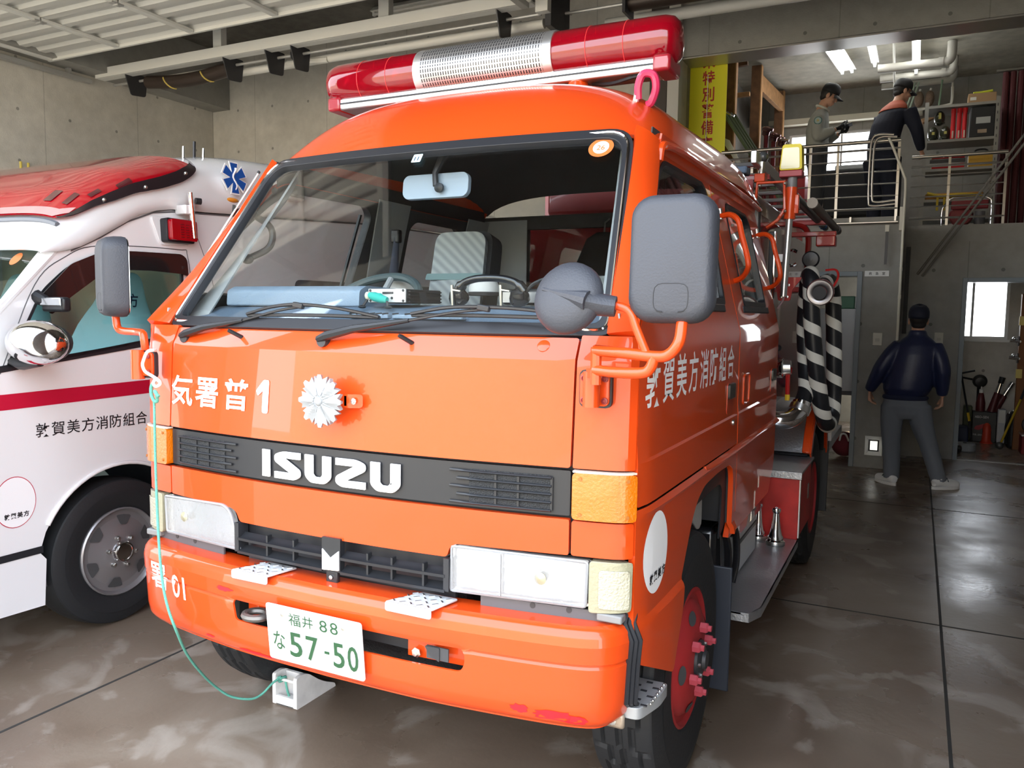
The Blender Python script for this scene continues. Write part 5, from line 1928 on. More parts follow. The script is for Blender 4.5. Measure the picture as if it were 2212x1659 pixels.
dw = roundpoly([(.248, 1.215), (.55, 1.246), (.98, 1.309), (1.128, 1.332), (1.150, 1.64), (1.128, 1.716), (.85, 1.710), (.70, 1.698), (.545, 1.637), (.413, 1.522)], [.02, .03, .03, .02, .03, .05, .05, .06, .06, .05], 5)
sw_ = roundpoly([(1.95, 1.22), (3.9, 1.28), (3.9, 1.645), (1.95, 1.635)], .05, 5)
sd = aboth(MB().patch(ol, aside, .02, .06, holes=[dw, sw_]), 'side_panel', VANW, ang=30)
# stripe, gutter line, mouldings, lettering on the near side
STR = mat('crimson_stripe_film', (.48, .006, .035), .4)


def quad_strip(y0, y1, lo, hi, off):
    return MB().grid(lambda u, v: spt(aside, y0+(y1-y0)*u, lo(y0+(y1-y0)*u)*(1-v)+hi(y0+(y1-y0)*u)*v, off), 30, 2)


zs0 = lambda y: 1.040+.021*y
quad_strip(-.1, 4.9, zs0, lambda y: zs0(y)+.063, .002).build('red_stripe', STR, sd[0])
quad_strip(-.2, .37, lambda y: .432, lambda y: .462, .004).build('rub_strip', RUB, sd[0])
quad_strip(1.17, 4.9, lambda y: .432, lambda y: .462, .004).build('rub_strip', RUB, sd[0])
quad_strip(.56, 4.9, lambda y: interp(GUT, y)-.012, lambda y: interp(GUT, y)-.004, .003).build('gutter_seal', mat('gutter_grey', (.12, .12, .13), .5), sd[0])
for k, ch in enumerate(word):
    y0 = .358+k*.0685
    text(MB(), ch, aside, y0, y0+.060, .918, .977, bold=.006, off=.002).build('side_letter', BLET, sd[0], ang=0)
bdg = MB().patch(ellipse(.262, .668, .087, .105, 36), aside, 0, .1, off=.0015).build('round_badge', STR, sd[0], ang=0)
MB().patch(ellipse(.262, .668, .084, .102, 36), aside, 0, .1, off=.0022).build('badge_field', mat('badge_white', (.86, .86, .88), .4), bdg, ang=0)
for k, ch in enumerate('敦賀美方'):
    text(MB(), ch, aside, .215+k*.026, .215+k*.026+.0235, .602, .626, bold=.03, off=.003).build('badge_letter', BLET, sd[0], ang=0)
# arch flare and liner
fl = [(.75+.43*math.cos(a), .335+.43*math.sin(a)) for a in [math.radians(d) for d in range(172, 4, -6)]]
MB().tube([Vector(aside(y, z))+V(.004, 0, 0) for y, z in [(.75+.412*math.cos(a), .335+.415*math.sin(a)) for a in [math.radians(d) for d in range(150, 20, -6)]]], .009, 8, flat=1.).build('arch_flare', VANW, sd[0], ang=60)
aboth(MB().grid(lambda u, v: (-1.805-.5*v, .75+.408*math.cos(PI*(1.02-1.04*u)), .335+.415*math.sin(PI*(1.02-1.04*u))), 30, 2, .006), 'arch_liner', RUB, ang=60)
# door shut lines
DL = mat('shut_line', (.10, .10, .11), .6)
MB().tube([spt(aside, p.x, p.y, .0005) for p in catmull([(.225, 1.19, 0), (.39, 1.545, 0), (.53, 1.668, 0), (.70, 1.730, 0), (1.12, 1.745, 0), (1.185, 1.71, 0), (1.20, 1.40, 0), (1.215, .80, 0)], 6)], .0022, 5).build('door_line', DL, sd[0])
MB().tube([spt(aside, y, z, .0005) for y, z in ((1.205, 1.90), (1.26, 1.80), (1.33, 1.62), (1.37, 1.4))], .002, 5).build('panel_line', DL, sd[0])


def roofa(y, t):
    zg, zc = interp(GUT, y), interp(CEN, y)
    th = t*PI/2
    xg = aside(1, min(zg, 2.1))[0]+.012
    x = AXC+(xg-AXC)*max(0, math.cos(th))**.30
    z = zg+(zc-zg)*math.sin(th)**.62
    return (x, y, z)


ys_ = [.42, .46, .50, .55, .60, .66, .72, .80, .90, 1.0, 1.1, 1.2, 1.35, 1.5, 1.7, 2.0, 2.5, 3.2, 4.0, 4.6, 4.85, 5.0]


def lists(ys, n, fn, both_sides=True):
    m = MB()
    ts = [k/n for k in range(n+1)]
    vs = []
    for y in ys:
        row = [Vector(fn(y, t)) for t in ts]
        row += [Vector((2*AXC-p.x, p.y, p.z)) for p in reversed(row[:-1])]
        vs += row
    W = 2*n+1
    return m.add(vs, [(i*W+j, i*W+j+1, (i+1)*W+j+1, (i+1)*W+j) for i in range(len(ys)-1) for j in range(W-1)])


up = lists(ys_, 16, roofa)
uo = up.build('high_roof', VANW, A, ang=50)
md = uo.modifiers.new('thick', 'SOLIDIFY')
md.thickness = .012
md.offset = 0
# windscreen, nose
wsn = lambda u, v: (AXC+(.90-.04*v)*u, -.10+.54*v+.10*abs(u)**3*(1-.5*v), 1.12+.585*v)
MB().grid(lambda u, v: wsn(u*2-1, v), 16, 6, .005).build('windscreen', GLASSV, A, ang=60)
MB().patch(ellipse(.865, .915, .03, .045, 20), lambda a, b: spt(wsn, a, b, .004), 0, .3).build('round_sticker', MATS['orange_sticker'], A, ang=0)
aboth(MB().grid(lambda u, v: Vector(wsn(.98, u)).lerp(Vector(aside(-.05+.555*u, 1.13+.56*u)), v)+V(.004, -.004, 0), 10, 3, .01), 'screen_pillar', VANW, ang=50)
MB().tube([wsn(-1+2*k/24, 1.01) for k in range(25)], .012, 6).build('screen_seal', RUB, A)
MB().grid(lambda u, v: (AXC+.93*(u*2-1)*(1-.02*v), -.30+.06*v+.12*abs(u*2-1)**4, .24+.90*v), 20, 6, .02).build('nose', VANW, A, ang=60)
MB().grid(lambda u, v: (AXC+.88*(u*2-1), 4.97, .25+1.9*v), 4, 4, .02).build('rear_panel', VANW, A)
MB().box(-3.62, -1.86, -.1, 4.9, .26, .32).build('floor_pan', INTD, A)
# red roof dome with dark side edge
lens = [(.552, 1), (.552, .55), (.556, .45), (.60, .34), (.70, .262), (.85, .185), (.99, .15), (1.16, .205), (1.262, .33), (1.262, .42), (1.23, .52), (1.17, .75), (1.14, 1)]
lens = roundpoly(lens, [0, .1, .05, .03, .03, .05, .05, .05, .04, .03, .05, .1, 0], 3)
lm = MB().patch(lens, roofa, 0, .035, off=.028)
full = MB()
full.v = lm.v+mx(lm).v
k = len(lm.v)
full.f = lm.f+[tuple(i+k for i in f) for f in mx(lm).f]
AMR = mat('ambulance_red_dome', (.42, .002, .010), .1, coat=1, trans=.2, ior=1.2)
dome = full.build('roof_dome', AMR, A, ang=60)
edge_o = [(.56, .44), (.60, .34), (.70, .262), (.85, .185), (.99, .15), (1.16, .205), (1.262, .33), (1.262, .42)]
eb = MB()
pth = catmull([(a, b, 0) for a, b in edge_o], 5)
eb.grid(lambda u, v: spt(roofa, lerp_path(pth, u).x-.035*v*math.sin(PI*min(1, u*1.2)), lerp_path(pth, u).y+.13*v*min(1, u*2+.25), .034), 30, 2, .004)
eb.build('dome_edge', mat('dome_edge_black', (.02, .012, .014), .3, coat=.6), dome)
for u in (.30, .52, .80):
    p = lerp_path(pth, u)
    q = spt(roofa, p.x-.015, p.y+.045, .036)
    MB().sphere(q, .009, 10, 8).build('edge_rivet', STEEL, dome)
MB().tube([spt(roofa, .545, 1-.58*k/16, .012) for k in range(17)], .012, 6).build('dome_gasket', mat('grey_gasket', (.12, .13, .15), .5), dome)
DKR = mat('lamp_module_dark_red', (.07, .002, .006), .3, coat=1)
for t, y, s in ((.43, .73, .035), (.56, .66, .04), (.75, .66, .038), (.34, .86, .045)):
    p = spt(roofa, y, t, .029)
    n1 = (spt(roofa, y, t, .04)-p).normalized()
    fn_ = lambda a, b, y=y, t=t: roofa(y+b, t+a*.9)
    MB().patch(rrect(-s*1.0, s*1.0, -s*.8, s*.8, .006, 2), fn_, 0, .03, off=-.031).build('lamp_module', DKR, dome, ang=0)
CLB = mat('clear_band_strip', (.55, .30, .30), .1, coat=1)
MB().patch([(.556, 1), (.556, .52), (.60, .40), (.635, .40), (.598, .54), (.594, 1)], roofa, 0, .03, off=.032).build('clear_band', CLB, dome, ang=30)
# side windows, visor
pn = MB().patch(dw, aside, .004, .15, off=-.010).build('door_window', GLASSV, sd[0])
mx(MB().patch(dw, aside, .004, .15, off=-.010)).build('door_window', GLASSV, sd[1])
MB().patch(dw, aside, .012, .08, holes=[[(lambda cx, cz: (cx+(p[0]-cx)*.965, cz+(p[1]-cz)*.945))(sum(q[0] for q in dw)/len(dw), sum(q[1] for q in dw)/len(dw)) for p in dw]], off=.004).build('window_seal', RUB, sd[0])
vis = [(.40, 1.50), (.545, 1.640), (.70, 1.705), (.85, 1.716), (1.13, 1.722), (1.162, 1.70), (1.165, 1.612), (1.13, 1.625), (.95, 1.632), (.80, 1.628), (.66, 1.585), (.52, 1.49), (.44, 1.42)]
MB().patch(roundpoly(vis, .02, 3), aside, .005, .06, off=.022).build('rain_visor', mat('smoked_visor', (.012, .011, .012), .15, coat=.6), sd[0])
MB().patch(sw_, aside, .004, .3, off=-.006).build('side_window', mat('privacy_glass', (.012, .013, .014), .05, coat=1), sd[0])
mx(MB().patch(sw_, aside, .004, .3, off=-.006)).build('side_window', MATS['privacy_glass'], sd[1])
quad_strip(.15, 1.14, lambda y: 1.185+.125*(y-.15), lambda y: 1.212+.125*(y-.15), .004).build('waist_seal', RUB, sd[0])
# mirrors
mr_ = MB().sphere((-1.625, .265, 1.318), (.155, .085, .088), 24, 14)
mo = mr_.build('door_mirror', CHROME, A, ang=60)
MB().tube([(-1.84, .30, 1.245), (-1.72, .27, 1.225), (-1.60, .26, 1.235)], [.035, .03, .015], 10, flat=.6).build('mirror_foot', BLACK, mo)
MB().sphere((-1.63, .30, 1.318), (.14, .07, .078), 20, 12).build('mirror_glass', DKSTEEL, mo)
um = MB().box(-1.80, -1.66, .40, .44, 1.437, 1.498).build('under_mirror', BLACK, A, bevel=.012)
MB().box(-1.795, -1.665, .392, .40, 1.462, 1.495).build('mirror_face', mat('under_mirror_face', (.5, .52, .54), .15, metal=.8), um, bevel=.004)
MB().tube([(-1.83, .40, 1.50), (-1.80, .41, 1.485), (-1.77, .415, 1.475)], [.03, .026, .018], 10).build('mirror_bellows', RUB, um)
# red flasher on the side, orange marker, flood lamp, chrome rod
fl_ = MB().patch(roundpoly([(.972, 1.892), (1.19, 1.90), (1.19, 1.766), (1.02, 1.760)], .02, 3), lambda a, b: aside(a, b), .02, .1, off=.012).build('flasher_base', VANW, A, bevel=.006)
MB().patch(rrect(1.022, 1.186, 1.772, 1.886, .012, 3), aside, .05, .2, off=.055).build('flasher_rim', RUB, fl_, bevel=.004)
MB().patch(rrect(1.030, 1.182, 1.780, 1.880, .012, 3), aside, .05, .2, off=.082).build('flasher_lens', AMR, fl_, bevel=.012)
for r in range(6):
    for q in range(3):
        MB().box(aside(1.09+.03*q, 1.80+.012*r)[0]+.0815, aside(1.09+.03*q, 1.80+.012*r)[0]+.0835, 1.08+.03*q, 1.10+.03*q, 1.798+.012*r, 1.801+.012*r).build('lens_line', DKR, fl_)
rd = MB().tube([(-1.765, 1.150, 2.02), (-1.760, 1.165, 1.80)], .013, 12).build('chrome_rod', CHROME, A)
MB().box(-1.84, -1.765, 1.12, 1.165, 1.915, 1.96).build('rod_bracket', VANW, rd, bevel=.006)
MB().tube([(-1.775, 1.19, 1.985), (-1.765, 1.215, 1.985)], .016, 10).build('rod_clip', BLACK, rd)
MB().sphere((-1.835, 1.487, 2.030), (.02, .046, .014), 14, 10).build('side_marker', mat('amber_side_marker', (.75, .28, .03), .15, coat=1), A)
ff = MB().box(-1.85, -1.78, 1.80, 2.0, 2.085, 2.15).build('side_floodlight', VANW, A, bevel=.012)
MB().box(-1.782, -1.774, 1.815, 1.985, 2.098, 2.140).build('flood_lens', mat('flood_lens_grey', (.35, .37, .36), .1, metal=.7, bump=.5, bscale=60), ff, bevel=.004)
# blue six armed star with white outline and staff
SB = mat('star_blue', (.012, .09, .42), .4)


def rsurf(a, b):
    # lettering plane on the side of the high roof
    return (-1.812-.09*max(0, b-2.08)-.0, a, b)


def star(w, l, cy, cz):
    out = []
    for k in range(6):
        a = PI/2+k*PI/3
        r = w/2/math.sin(PI/6)
        d = Vector((math.cos(a), math.sin(a)))
        n = Vector((-d.y, d.x))
        q = w/2/math.tan(PI/6)
        out += [(cy+d.x*q-n.x*w/2, cz+d.y*q-n.y*w/2)] if False else []
        out += [(cy+d.x*l-n.x*w/2*1, cz+d.y*l-n.y*w/2), (cy+d.x*l+n.x*w/2, cz+d.y*l+n.y*w/2)]
        m_ = a+PI/6
        out += [(cy+math.cos(m_)*w/2/math.sin(PI/6)*.5*1.155*1.0, cz+math.sin(m_)*w*.5*1.155)]
    return out


s0 = MB().patch(star(.062, .084, 1.478, 2.140), rsurf, .004, .03, off=.012).build('life_star', WLET, A, ang=0)
MB().patch(star(.050, .077, 1.478, 2.140), rsurf, 0, .03, off=.0135).build('star_field', SB, s0, ang=0)
MB().tube([spt(rsurf, 1.478+.012*math.sin(k*.9), 2.080+.0125*k, .014) for k in range(10)], [.003, .004, .004, .005, .005, .005, .006, .006, .008, .009], 6).build('staff', WLET, s0)
text(MB(), 'Tsuruga', rsurf, 2.06, 2.98, 2.10, 2.245, bold=.012, off=.012).build('roof_lettering', mat('roof_letter_blue', (.02, .06, .25), .45), A, ang=0)
aboth(MB().box(-1.845, -1.80, 3.42, 4.3, 2.10, 2.20), 'rear_roof_lamp', AMR, bevel=.012)
for y, x, h, m_ in ((1.41, -2.10, .09, CHROME), (1.50, -2.12, .115, BLACK), (1.545, -2.10, .075, CHROME)):
    MB().tube([(x, y, interp(CEN, y)-.03), (x, y+.004, interp(CEN, y)+h-.035)], .008, 8).build('roof_aerial', m_, A)
# cab inside: pale bulkhead, two seats under light blue covers
MB().box(-3.62, -1.90, 1.36, 1.40, .4, 1.9).build('bulkhead', mat('beige_bulkhead', (.45, .43, .36), .7), A)
BLU = mat('light_blue_seat_cover', (.42, .72, .86), .8, bump=.4, bscale=14)


def cover(cx, y, name):
    m = MB()
    secs = []
    for z, w, d, yy in ((.85, .30, .20, -.12), (1.0, .30, .18, -.05), (1.2, .285, .13, 0), (1.38, .25, .10, .05), (1.48, .15, .085, .08), (1.55, .13, .08, .09), (1.62, .12, .065, .10), (1.645, .07, .04, .10)):
        secs.append([(cx+w*math.copysign(abs(math.cos(a))**.7, math.cos(a)), y+yy+d*math.sin(a)+.012*math.sin(3*a+z*9), z) for a in [2*PI*k/24 for k in range(24)]])
    vs = [p for s in secs for p in s]
    fs = [(i*24+k, i*24+(k+1) % 24, (i+1)*24+(k+1) % 24, (i+1)*24+k) for i in range(len(secs)-1) for k in range(24)]
    fs += [tuple(range(23, -1, -1)), tuple((len(secs)-1)*24+k for k in range(24))]
    return m.add(vs, fs).build(name, BLU, A, ang=80, sub=1)


c1 = cover(-2.30, 1.08, 'seat_cover')
c2 = cover(-3.12, 1.08, 'seat_cover')
for k, ch in enumerate('美方'):
    text(MB(), ch, lambda a, b: (-2.13+.10*(1.3-a)*0+.02, a, b), .985+.07*k, 1.045+.07*k, 1.46, 1.53, bold=.02, off=.0).build('cover_letter', mat('cover_navy', (.02, .05, .12), .6), c1, ang=0)
MB().grid(lambda u, v: (AXC+.86*(u*2-1), .05+.40*v, 1.10+.06*v), 6, 4, .03).build('dashboard', BLACK, A)


def van_wheel2(y, sg):
    x = AXC+sg*.932
    o, ax = Vector((x, y, .338)), Vector((sg, 0, 0))
    GW = mat('grey_steel_wheel', (.30, .29, .30), .35, metal=.6)
    m = MB().lathe([(.200, -.02), (.203, -.004), (.197, .002), (.190, -.006), (.184, -.022), (.178, -.026), (.150, -.018), (.105, -.014), (.085, -.004), (.05, 0), (.045, -.06), (.18, -.10)], o, ax, 48)
    wo = m.build('wheel', GW, A, ang=30)
    t = MB()
    pr = tyre(.338, .195, .200)
    t.lathe([(r, a) for a, r in pr], o-ax*.0975, ax, 72)
    t.build('tyre', TYRE, wo, ang=25)
    for k in range(6):
        a = 2*PI*k/6+.35

        def hf(u, v, a=a):
            r = .145+v
            return o+Vector((sg*(interp([(.10, -.012), (.15, -.0165), (.178, -.0245)], r)), r*math.cos(a+u/.145), r*math.sin(a+u/.145)))
        hole = roundpoly([(-.020, -.022), (.020, -.022), (.036, .022), (-.036, .022)], .01, 3)
        MB().patch(hole, hf, 0, .03, off=-.004*sg).build('hand_hole', INTD, wo, ang=0)
        q = o+Vector((sg*.002, .070*math.cos(a+.5), .070*math.sin(a+.5)))
        MB().lathe([(.011, -.01), (.011, .008), (.007, .014), (0, .016)], q, ax, 10).build('wheel_nut', STEEL, wo, ang=40)
    MB().lathe([(.050, -.01), (.050, .018), (.044, .026), (.038, .026), (.036, .022), (0, .022)], o, ax, 28).build('hub_cap', CHROME, wo, ang=40)
    return wo


for y in (.75, 3.85):
    for sg in (1, -1):
        van_wheel2(y, sg)


# ================================================================ people
SKIN = mat('skin', (.50, .28, .19), .55)
HAIR = mat('black_hair', (.012, .010, .010), .6)


def soft(mb, name, m, parent, voxel, it=4):
    o = mb.build(name, m, parent, ang=0)
    r = o.modifiers.new('remesh', 'REMESH')
    r.mode = 'VOXEL'
    r.voxel_size = voxel
    r.use_smooth_shade = True
    s = o.modifiers.new('smooth', 'SMOOTH')
    s.factor = .5
    s.iterations = it
    return o


def loft(mb, rings, n=20):
    # rings: (centre, rx, ry, heading)
    vs = []
    for c, rx, ry, h in rings:
        for k in range(n):
            a = 2*PI*k/n
            x, y = rx*math.cos(a), ry*math.sin(a)
            vs.append((c[0]+x*math.cos(h)-y*math.sin(h), c[1]+x*math.sin(h)+y*math.cos(h), c[2]))
    N = len(rings)
    fs = [(i*n+k, i*n+(k+1) % n, (i+1)*n+(k+1) % n, (i+1)*n+k) for i in range(N-1) for k in range(n)]
    fs += [tuple(range(n-1, -1, -1)), tuple((N-1)*n+k for k in range(n))]
    return mb.add(vs, fs)


def ball(mb, c, r, M):
    s = MB().sphere((0, 0, 0), r, 14, 10)
    return mb.add(s.v, s.f, M @ Matrix.Translation(c))


def hand(mb, w, d, nrm, thumb, curl=.35, L=.175):
    # palm, five bent fingers; d along the hand, nrm out of the palm, thumb = side direction
    w, d, nrm, th = Vector(w), Vector(d).normalized(), Vector(nrm).normalized(), Vector(thumb).normalized()
    p1 = w+d*L*.50
    mb.tube([w-d*.02, w+d*L*.12, w+d*L*.30, p1, p1+d*.008], [.024, .026, .036, .038, .028], 12, flat=.42, up=nrm)
    for k, (o, l) in enumerate(((.027, .40), (.009, .46), (-.009, .43), (-.026, .34))):
        b = p1-d*.012+th*o
        a = b+(d*math.cos(curl)+nrm*math.sin(curl))*L*l*.45
        c = a+(d*math.cos(curl*2.2)+nrm*math.sin(curl*2.2))*L*l*.34
        e = c+(d*math.cos(curl*3.2)+nrm*math.sin(curl*3.2))*L*l*.24
        mb.tube([b, a, c, e], [.0098, .0092, .0086, .0075], 8)
    t0 = w+d*L*.16+th*.022
    t1 = t0+(d*.75+th*.7+nrm*.35)*.040
    t2 = t1+(d*.9+th*.15+nrm*.45)*.034
    mb.tube([t0-th*.012, t0, t1, t2], [.013, .0135, .0108, .0088], 8)


def head(mb, c, hd, pitch, s=1., roll=0.):
    M = Matrix.Translation(c) @ Matrix.Rotation(hd, 4, 'Z') @ Matrix.Rotation(pitch, 4, 'X') @ Matrix.Rotation(roll, 4, 'Y') @ Matrix.Scale(s, 4)
    ball(mb, (0, -.012, .025), (.076, .092, .092), M)
    ball(mb, (0, .018, -.045), (.058, .066, .072), M)
    ball(mb, (0, .052, -.088), (.030, .026, .024), M)
    ball(mb, (0, .088, -.028), (.011, .016, .022), M)
    ball(mb, (0, .096, -.040), (.015, .012, .010), M)
    ball(mb, (0, .078, -.068), (.022, .010, .006), M)
    ball(mb, (0, .077, -.079), (.019, .010, .006), M)
    ball(mb, (0, .072, .022), (.045, .020, .012), M)
    for q in (-1, 1):
        ball(mb, (q*.040, .048, -.035), (.022, .026, .022), M)
        ball(mb, (q*.078, -.008, -.020), (.010, .022, .034), M)
    return M


def head_bits(parent, M, cap_m, brim=True):
    m = MB()
    for q in (-1, 1):
        ball(m, (q*.030, .079, .0), (.012, .008, .007), M)
    m.build('eyes', mat('eye_white', (.7, .68, .64), .3), parent, ang=80)
    m = MB()
    for q in (-1, 1):
        ball(m, (q*.030, .0855, .0), (.0055, .003, .0055), M)
    m.build('pupils', mat('pupil_dark', (.015, .01, .01), .2), parent, ang=80)
    m = MB()
    for q in (-1, 1):
        ball(m, (q*.031, .085, .018), (.019, .006, .004), M)
    m.build('eyebrows', HAIR, parent, ang=80)
    m = MB()
    ball(m, (0, -.030, .020), (.083, .086, .090), M)
    ball(m, (0, -.055, -.040), (.066, .046, .045), M)
    for q in (-1, 1):
        ball(m, (q*.070, .012, .010), (.010, .020, .034), M)
    soft(m, 'hair', HAIR, parent, .007, 3)
    m = MB()
    pr = []
    vs, fs = [], []
    n = 28
    prof = [(1.0, .018), (1.02, .045), (1.0, .075), (.90, .105), (.68, .128), (.35, .138), (.0, .140)]
    for f, z in prof:
        for k in range(n):
            a = 2*PI*k/n
            vs.append((.088*f*math.cos(a), -.012+.104*f*math.sin(a), z+.010*math.sin(a)*(1-f)))
    for i in range(len(prof)-1):
        for k in range(n):
            l = (k+1) % n
            fs.append((i*n+k, i*n+l, (i+1)*n+l, (i+1)*n+k))
    m.add(vs, fs, M)
    c = m.build('cap', cap_m, parent, ang=60)
    md = c.modifiers.new('thick', 'SOLIDIFY')
    md.thickness = .004
    m = MB()
    g = MB().grid(lambda u, v: (math.sin((u-.5)*2.3)*(.080+.010*v), .030+math.cos((u-.5)*2.3)*(.062+.078*v*math.cos((u-.5)*2.1)), .026-.030*v+.0-.05*(u-.5)**2*1.2), 14, 6, .004)
    m.add(g.v, g.f, M)
    m.build('cap_peak', cap_m, c, ang=60)
    MB().add(*(lambda s: (s.v, s.f))(MB().sphere((0, -.012, .141), (.007, .007, .004), 8, 6)), M).build('cap_button', cap_m, c)
    return c


def shoe(parent, ank, hd, m, sole):
    a = Vector(ank)
    d = Vector((-math.sin(hd), math.cos(hd), 0))
    s = Vector((math.cos(hd), math.sin(hd), 0))
    mb = MB()
    mb.tube([a-d*.055+V(0, 0, .052), a+V(0, 0, .062), a+d*.06+V(0, 0, .050), a+d*.12+V(0, 0, .040), a+d*.17+V(0, 0, .036), a+d*.195+V(0, 0, .034)], [.034, .042, .042, .043, .036, .018], 12)
    mb.tube([a+V(0, 0, .05), a+V(0, 0, .10)], [.040, .042], 12)
    o = soft(mb, 'shoe', m, parent, .008, 3)
    pts = []
    for k in range(20):
        t = 2*PI*k/20
        pts.append((.046*math.cos(t)*(1+.15*math.sin(t)), .065+.135*math.sin(t)))
    MB().patch(pts, lambda u, v: a+s*u+d*v+V(0, 0, .0265), .025, .1).build('sole', sole, o)
    MB().tube([a+d*.06-s*.036+V(0, 0, .068), a+d*.075+V(0, 0, .092), a+d*.06+s*.036+V(0, 0, .068)], .007, 6).build('shoe_stripe', mat('shoe_dark_stripe', (.03, .03, .05), .5), o)
    return o


def limb(mb, pts, rs, n=14, flat=1.):
    p = catmull(pts, 4)
    R = []
    for i in range(len(pts)-1):
        for k in range(4):
            R.append(rs[i]+(rs[i+1]-rs[i])*k/4)
    R.append(rs[-1])
    return mb.tube(p, R, n, flat=flat)


# --- man on the garage floor, seen from behind, looking up at the mezzanine
P = thing('person', 'man seen from behind in navy cap, navy jacket and grey trousers on the floor', 'person', (1.44, 6.08, 0))
JK = mat('navy_nylon_jacket', (.012, .017, .055), .42, bump=.25, bscale=22)
TR = mat('grey_cotton_trousers', (.135, .15, .175), .8, bump=.3, bscale=18)
CAPN = mat('navy_cap', (.008, .011, .026), .7)
body = MB()
hM = head(body, (1.434, 6.10, 1.452), math.radians(4), math.radians(8), .92)
body.tube([(1.434, 6.085, 1.41), (1.434, 6.08, 1.31), (1.434, 6.08, 1.24)], [.050, .052, .06], 14)
loft(body, [((1.37, 6.08, .74), .11, .08, 0), ((1.38, 6.08, .95), .115, .08, 0), ((1.42, 6.08, 1.15), .13, .085, 0), ((1.43, 6.08, 1.27), .11, .065, 0)])
for sh, el, wr, sg in (((1.295, 6.08, 1.235), (1.160, 6.03, 1.02), (1.078, 6.09, .815), -1), ((1.575, 6.08, 1.24), (1.640, 6.03, 1.02), (1.648, 6.09, .80), 1)):
    limb(body, [sh, el, wr], [.045, .034, .024])
    hand(body, wr, (.06*-sg+.02, .12, -1), (-sg, -.2, 0), (0, 1, .1), .45, .165)
for hp, kn, an in (((1.285, 6.08, .72), (1.275, 6.10, .39), (1.288, 6.08, .08)), ((1.465, 6.08, .72), (1.560, 6.09, .385), (1.662, 6.08, .08))):
    limb(body, [hp, kn, an, (an[0], an[1]+.03, .045)], [.07, .05, .034, .036])
soft(body, 'body', SKIN, P, .0055, 2)
head_bits(P, hM, CAPN)
jk = MB()
loft(jk, [((1.365, 6.08, .758), .158, .105, 0), ((1.366, 6.08, .80), .168, .115, 0), ((1.372, 6.075, .845), .192, .135, 0), ((1.385, 6.07, .93), .196, .135, 0), ((1.405, 6.065, 1.05), .188, .125, 0), ((1.42, 6.065, 1.15), .185, .118, 0),
          ((1.432, 6.07, 1.23), .170, .100, 0), ((1.434, 6.075, 1.28), .125, .08, 0), ((1.434, 6.08, 1.315), .078, .066, 0), ((1.434, 6.082, 1.36), .066, .062, 0)], 24)
for sh, el, wr in (((1.30, 6.075, 1.225), (1.168, 6.03, 1.03), (1.088, 6.08, .85)), ((1.568, 6.075, 1.23), (1.636, 6.03, 1.03), (1.646, 6.08, .84))):
    s, e, w_ = map(Vector, (sh, el, wr))
    limb(jk, [s, s.lerp(e, .5)+V(0, -.01, .012), e, e.lerp(w_, .55), w_, w_+(w_-e).normalized()*.035], [.066, .070, .066, .060, .048, .040])
random.seed(11)
soft(jk, 'jacket', JK, P, .011, 5)
MB().tube([(1.365+.163*math.cos(a), 6.08+.110*math.sin(a), .775) for a in [2*PI*k/28 for k in range(28)]], .021, 8, closed=True, flat=1.).build('hem_band', mat('navy_knit', (.010, .014, .040), .9), P)
tr = MB()
loft(tr, [((1.368, 6.08, .82), .150, .10, 0), ((1.368, 6.08, .76), .170, .112, 0), ((1.370, 6.078, .70), .186, .118, 0), ((1.37, 6.08, .63), .16, .105, 0), ((1.37, 6.08, .59), .10, .08, 0)])
limb(tr, [(1.272, 6.08, .70), (1.268, 6.085, .55), (1.272, 6.10, .39), (1.285, 6.085, .20), (1.290, 6.07, .055)], [.100, .092, .077, .070, .066])
limb(tr, [(1.475, 6.08, .70), (1.505, 6.085, .55), (1.560, 6.09, .39), (1.620, 6.08, .20), (1.665, 6.07, .055)], [.100, .092, .075, .068, .063])
soft(tr, 'trousers', TR, P, .010, 4)
SHW = mat('white_trainer', (.75, .75, .74), .5)
SOLE = mat('white_sole', (.7, .7, .68), .6)
shoe(P, (1.285, 6.05, 0), math.radians(38), SHW, SOLE)
shoe(P, (1.662, 6.05, 0), math.radians(-52), SHW, SOLE)

# --- man in grey shirt on the mezzanine, in profile, looking down at his notes
FM = 2.42
P = thing('person', 'man in black cap and grey shirt with round sleeve badge reading notes on the mezzanine', 'person', (.32, 8.15, FM))
GS = mat('grey_work_shirt', (.30, .31, .29), .8, bump=.2, bscale=20)
DT = mat('charcoal_trousers', (.045, .048, .055), .8)
CAPB = mat('black_cap', (.010, .010, .012), .7)
GLV = mat('black_gloves', (.016, .018, .020), .6)
body = MB()
H = -PI/2
hM = head(body, (.425, 8.15, 3.925), H, math.radians(-26), .95)
body.tube([(.395, 8.15, 3.89), (.345, 8.15, 3.80), (.335, 8.15, 3.72)], [.052, .055, .07], 14)
loft(body, [((.315, 8.15, 3.28), .07, .11, 0), ((.31, 8.15, 3.5), .075, .12, 0), ((.325, 8.15, 3.66), .07, .13, 0), ((.335, 8.15, 3.76), .05, .09, 0)])
arms = [((.335, 8.00, 3.68), (.345, 7.97, 3.45), (.515, 8.02, 3.525)), ((.335, 8.30, 3.68), (.36, 8.31, 3.45), (.53, 8.24, 3.52))]
for sh, el, wr in arms:
    limb(body, [sh, el, wr], [.042, .034, .025])
for y in (8.06, 8.24):
    limb(body, [(.315, y, 3.30), (.33, y, 2.90), (.31, y, 2.50), (.34, y, 2.46)], [.07, .05, .034, .036])
soft(body, 'body', SKIN, P, .0055, 2)
head_bits(P, hM, CAPB)
gl = MB()
hand(gl, (.515, 8.02, 3.525), (1, .25, .38), (0, .5, .8), (.1, .6, .6), .5, .17)
soft(gl, 'glove', GLV, P, .0045, 1)
gl = MB()
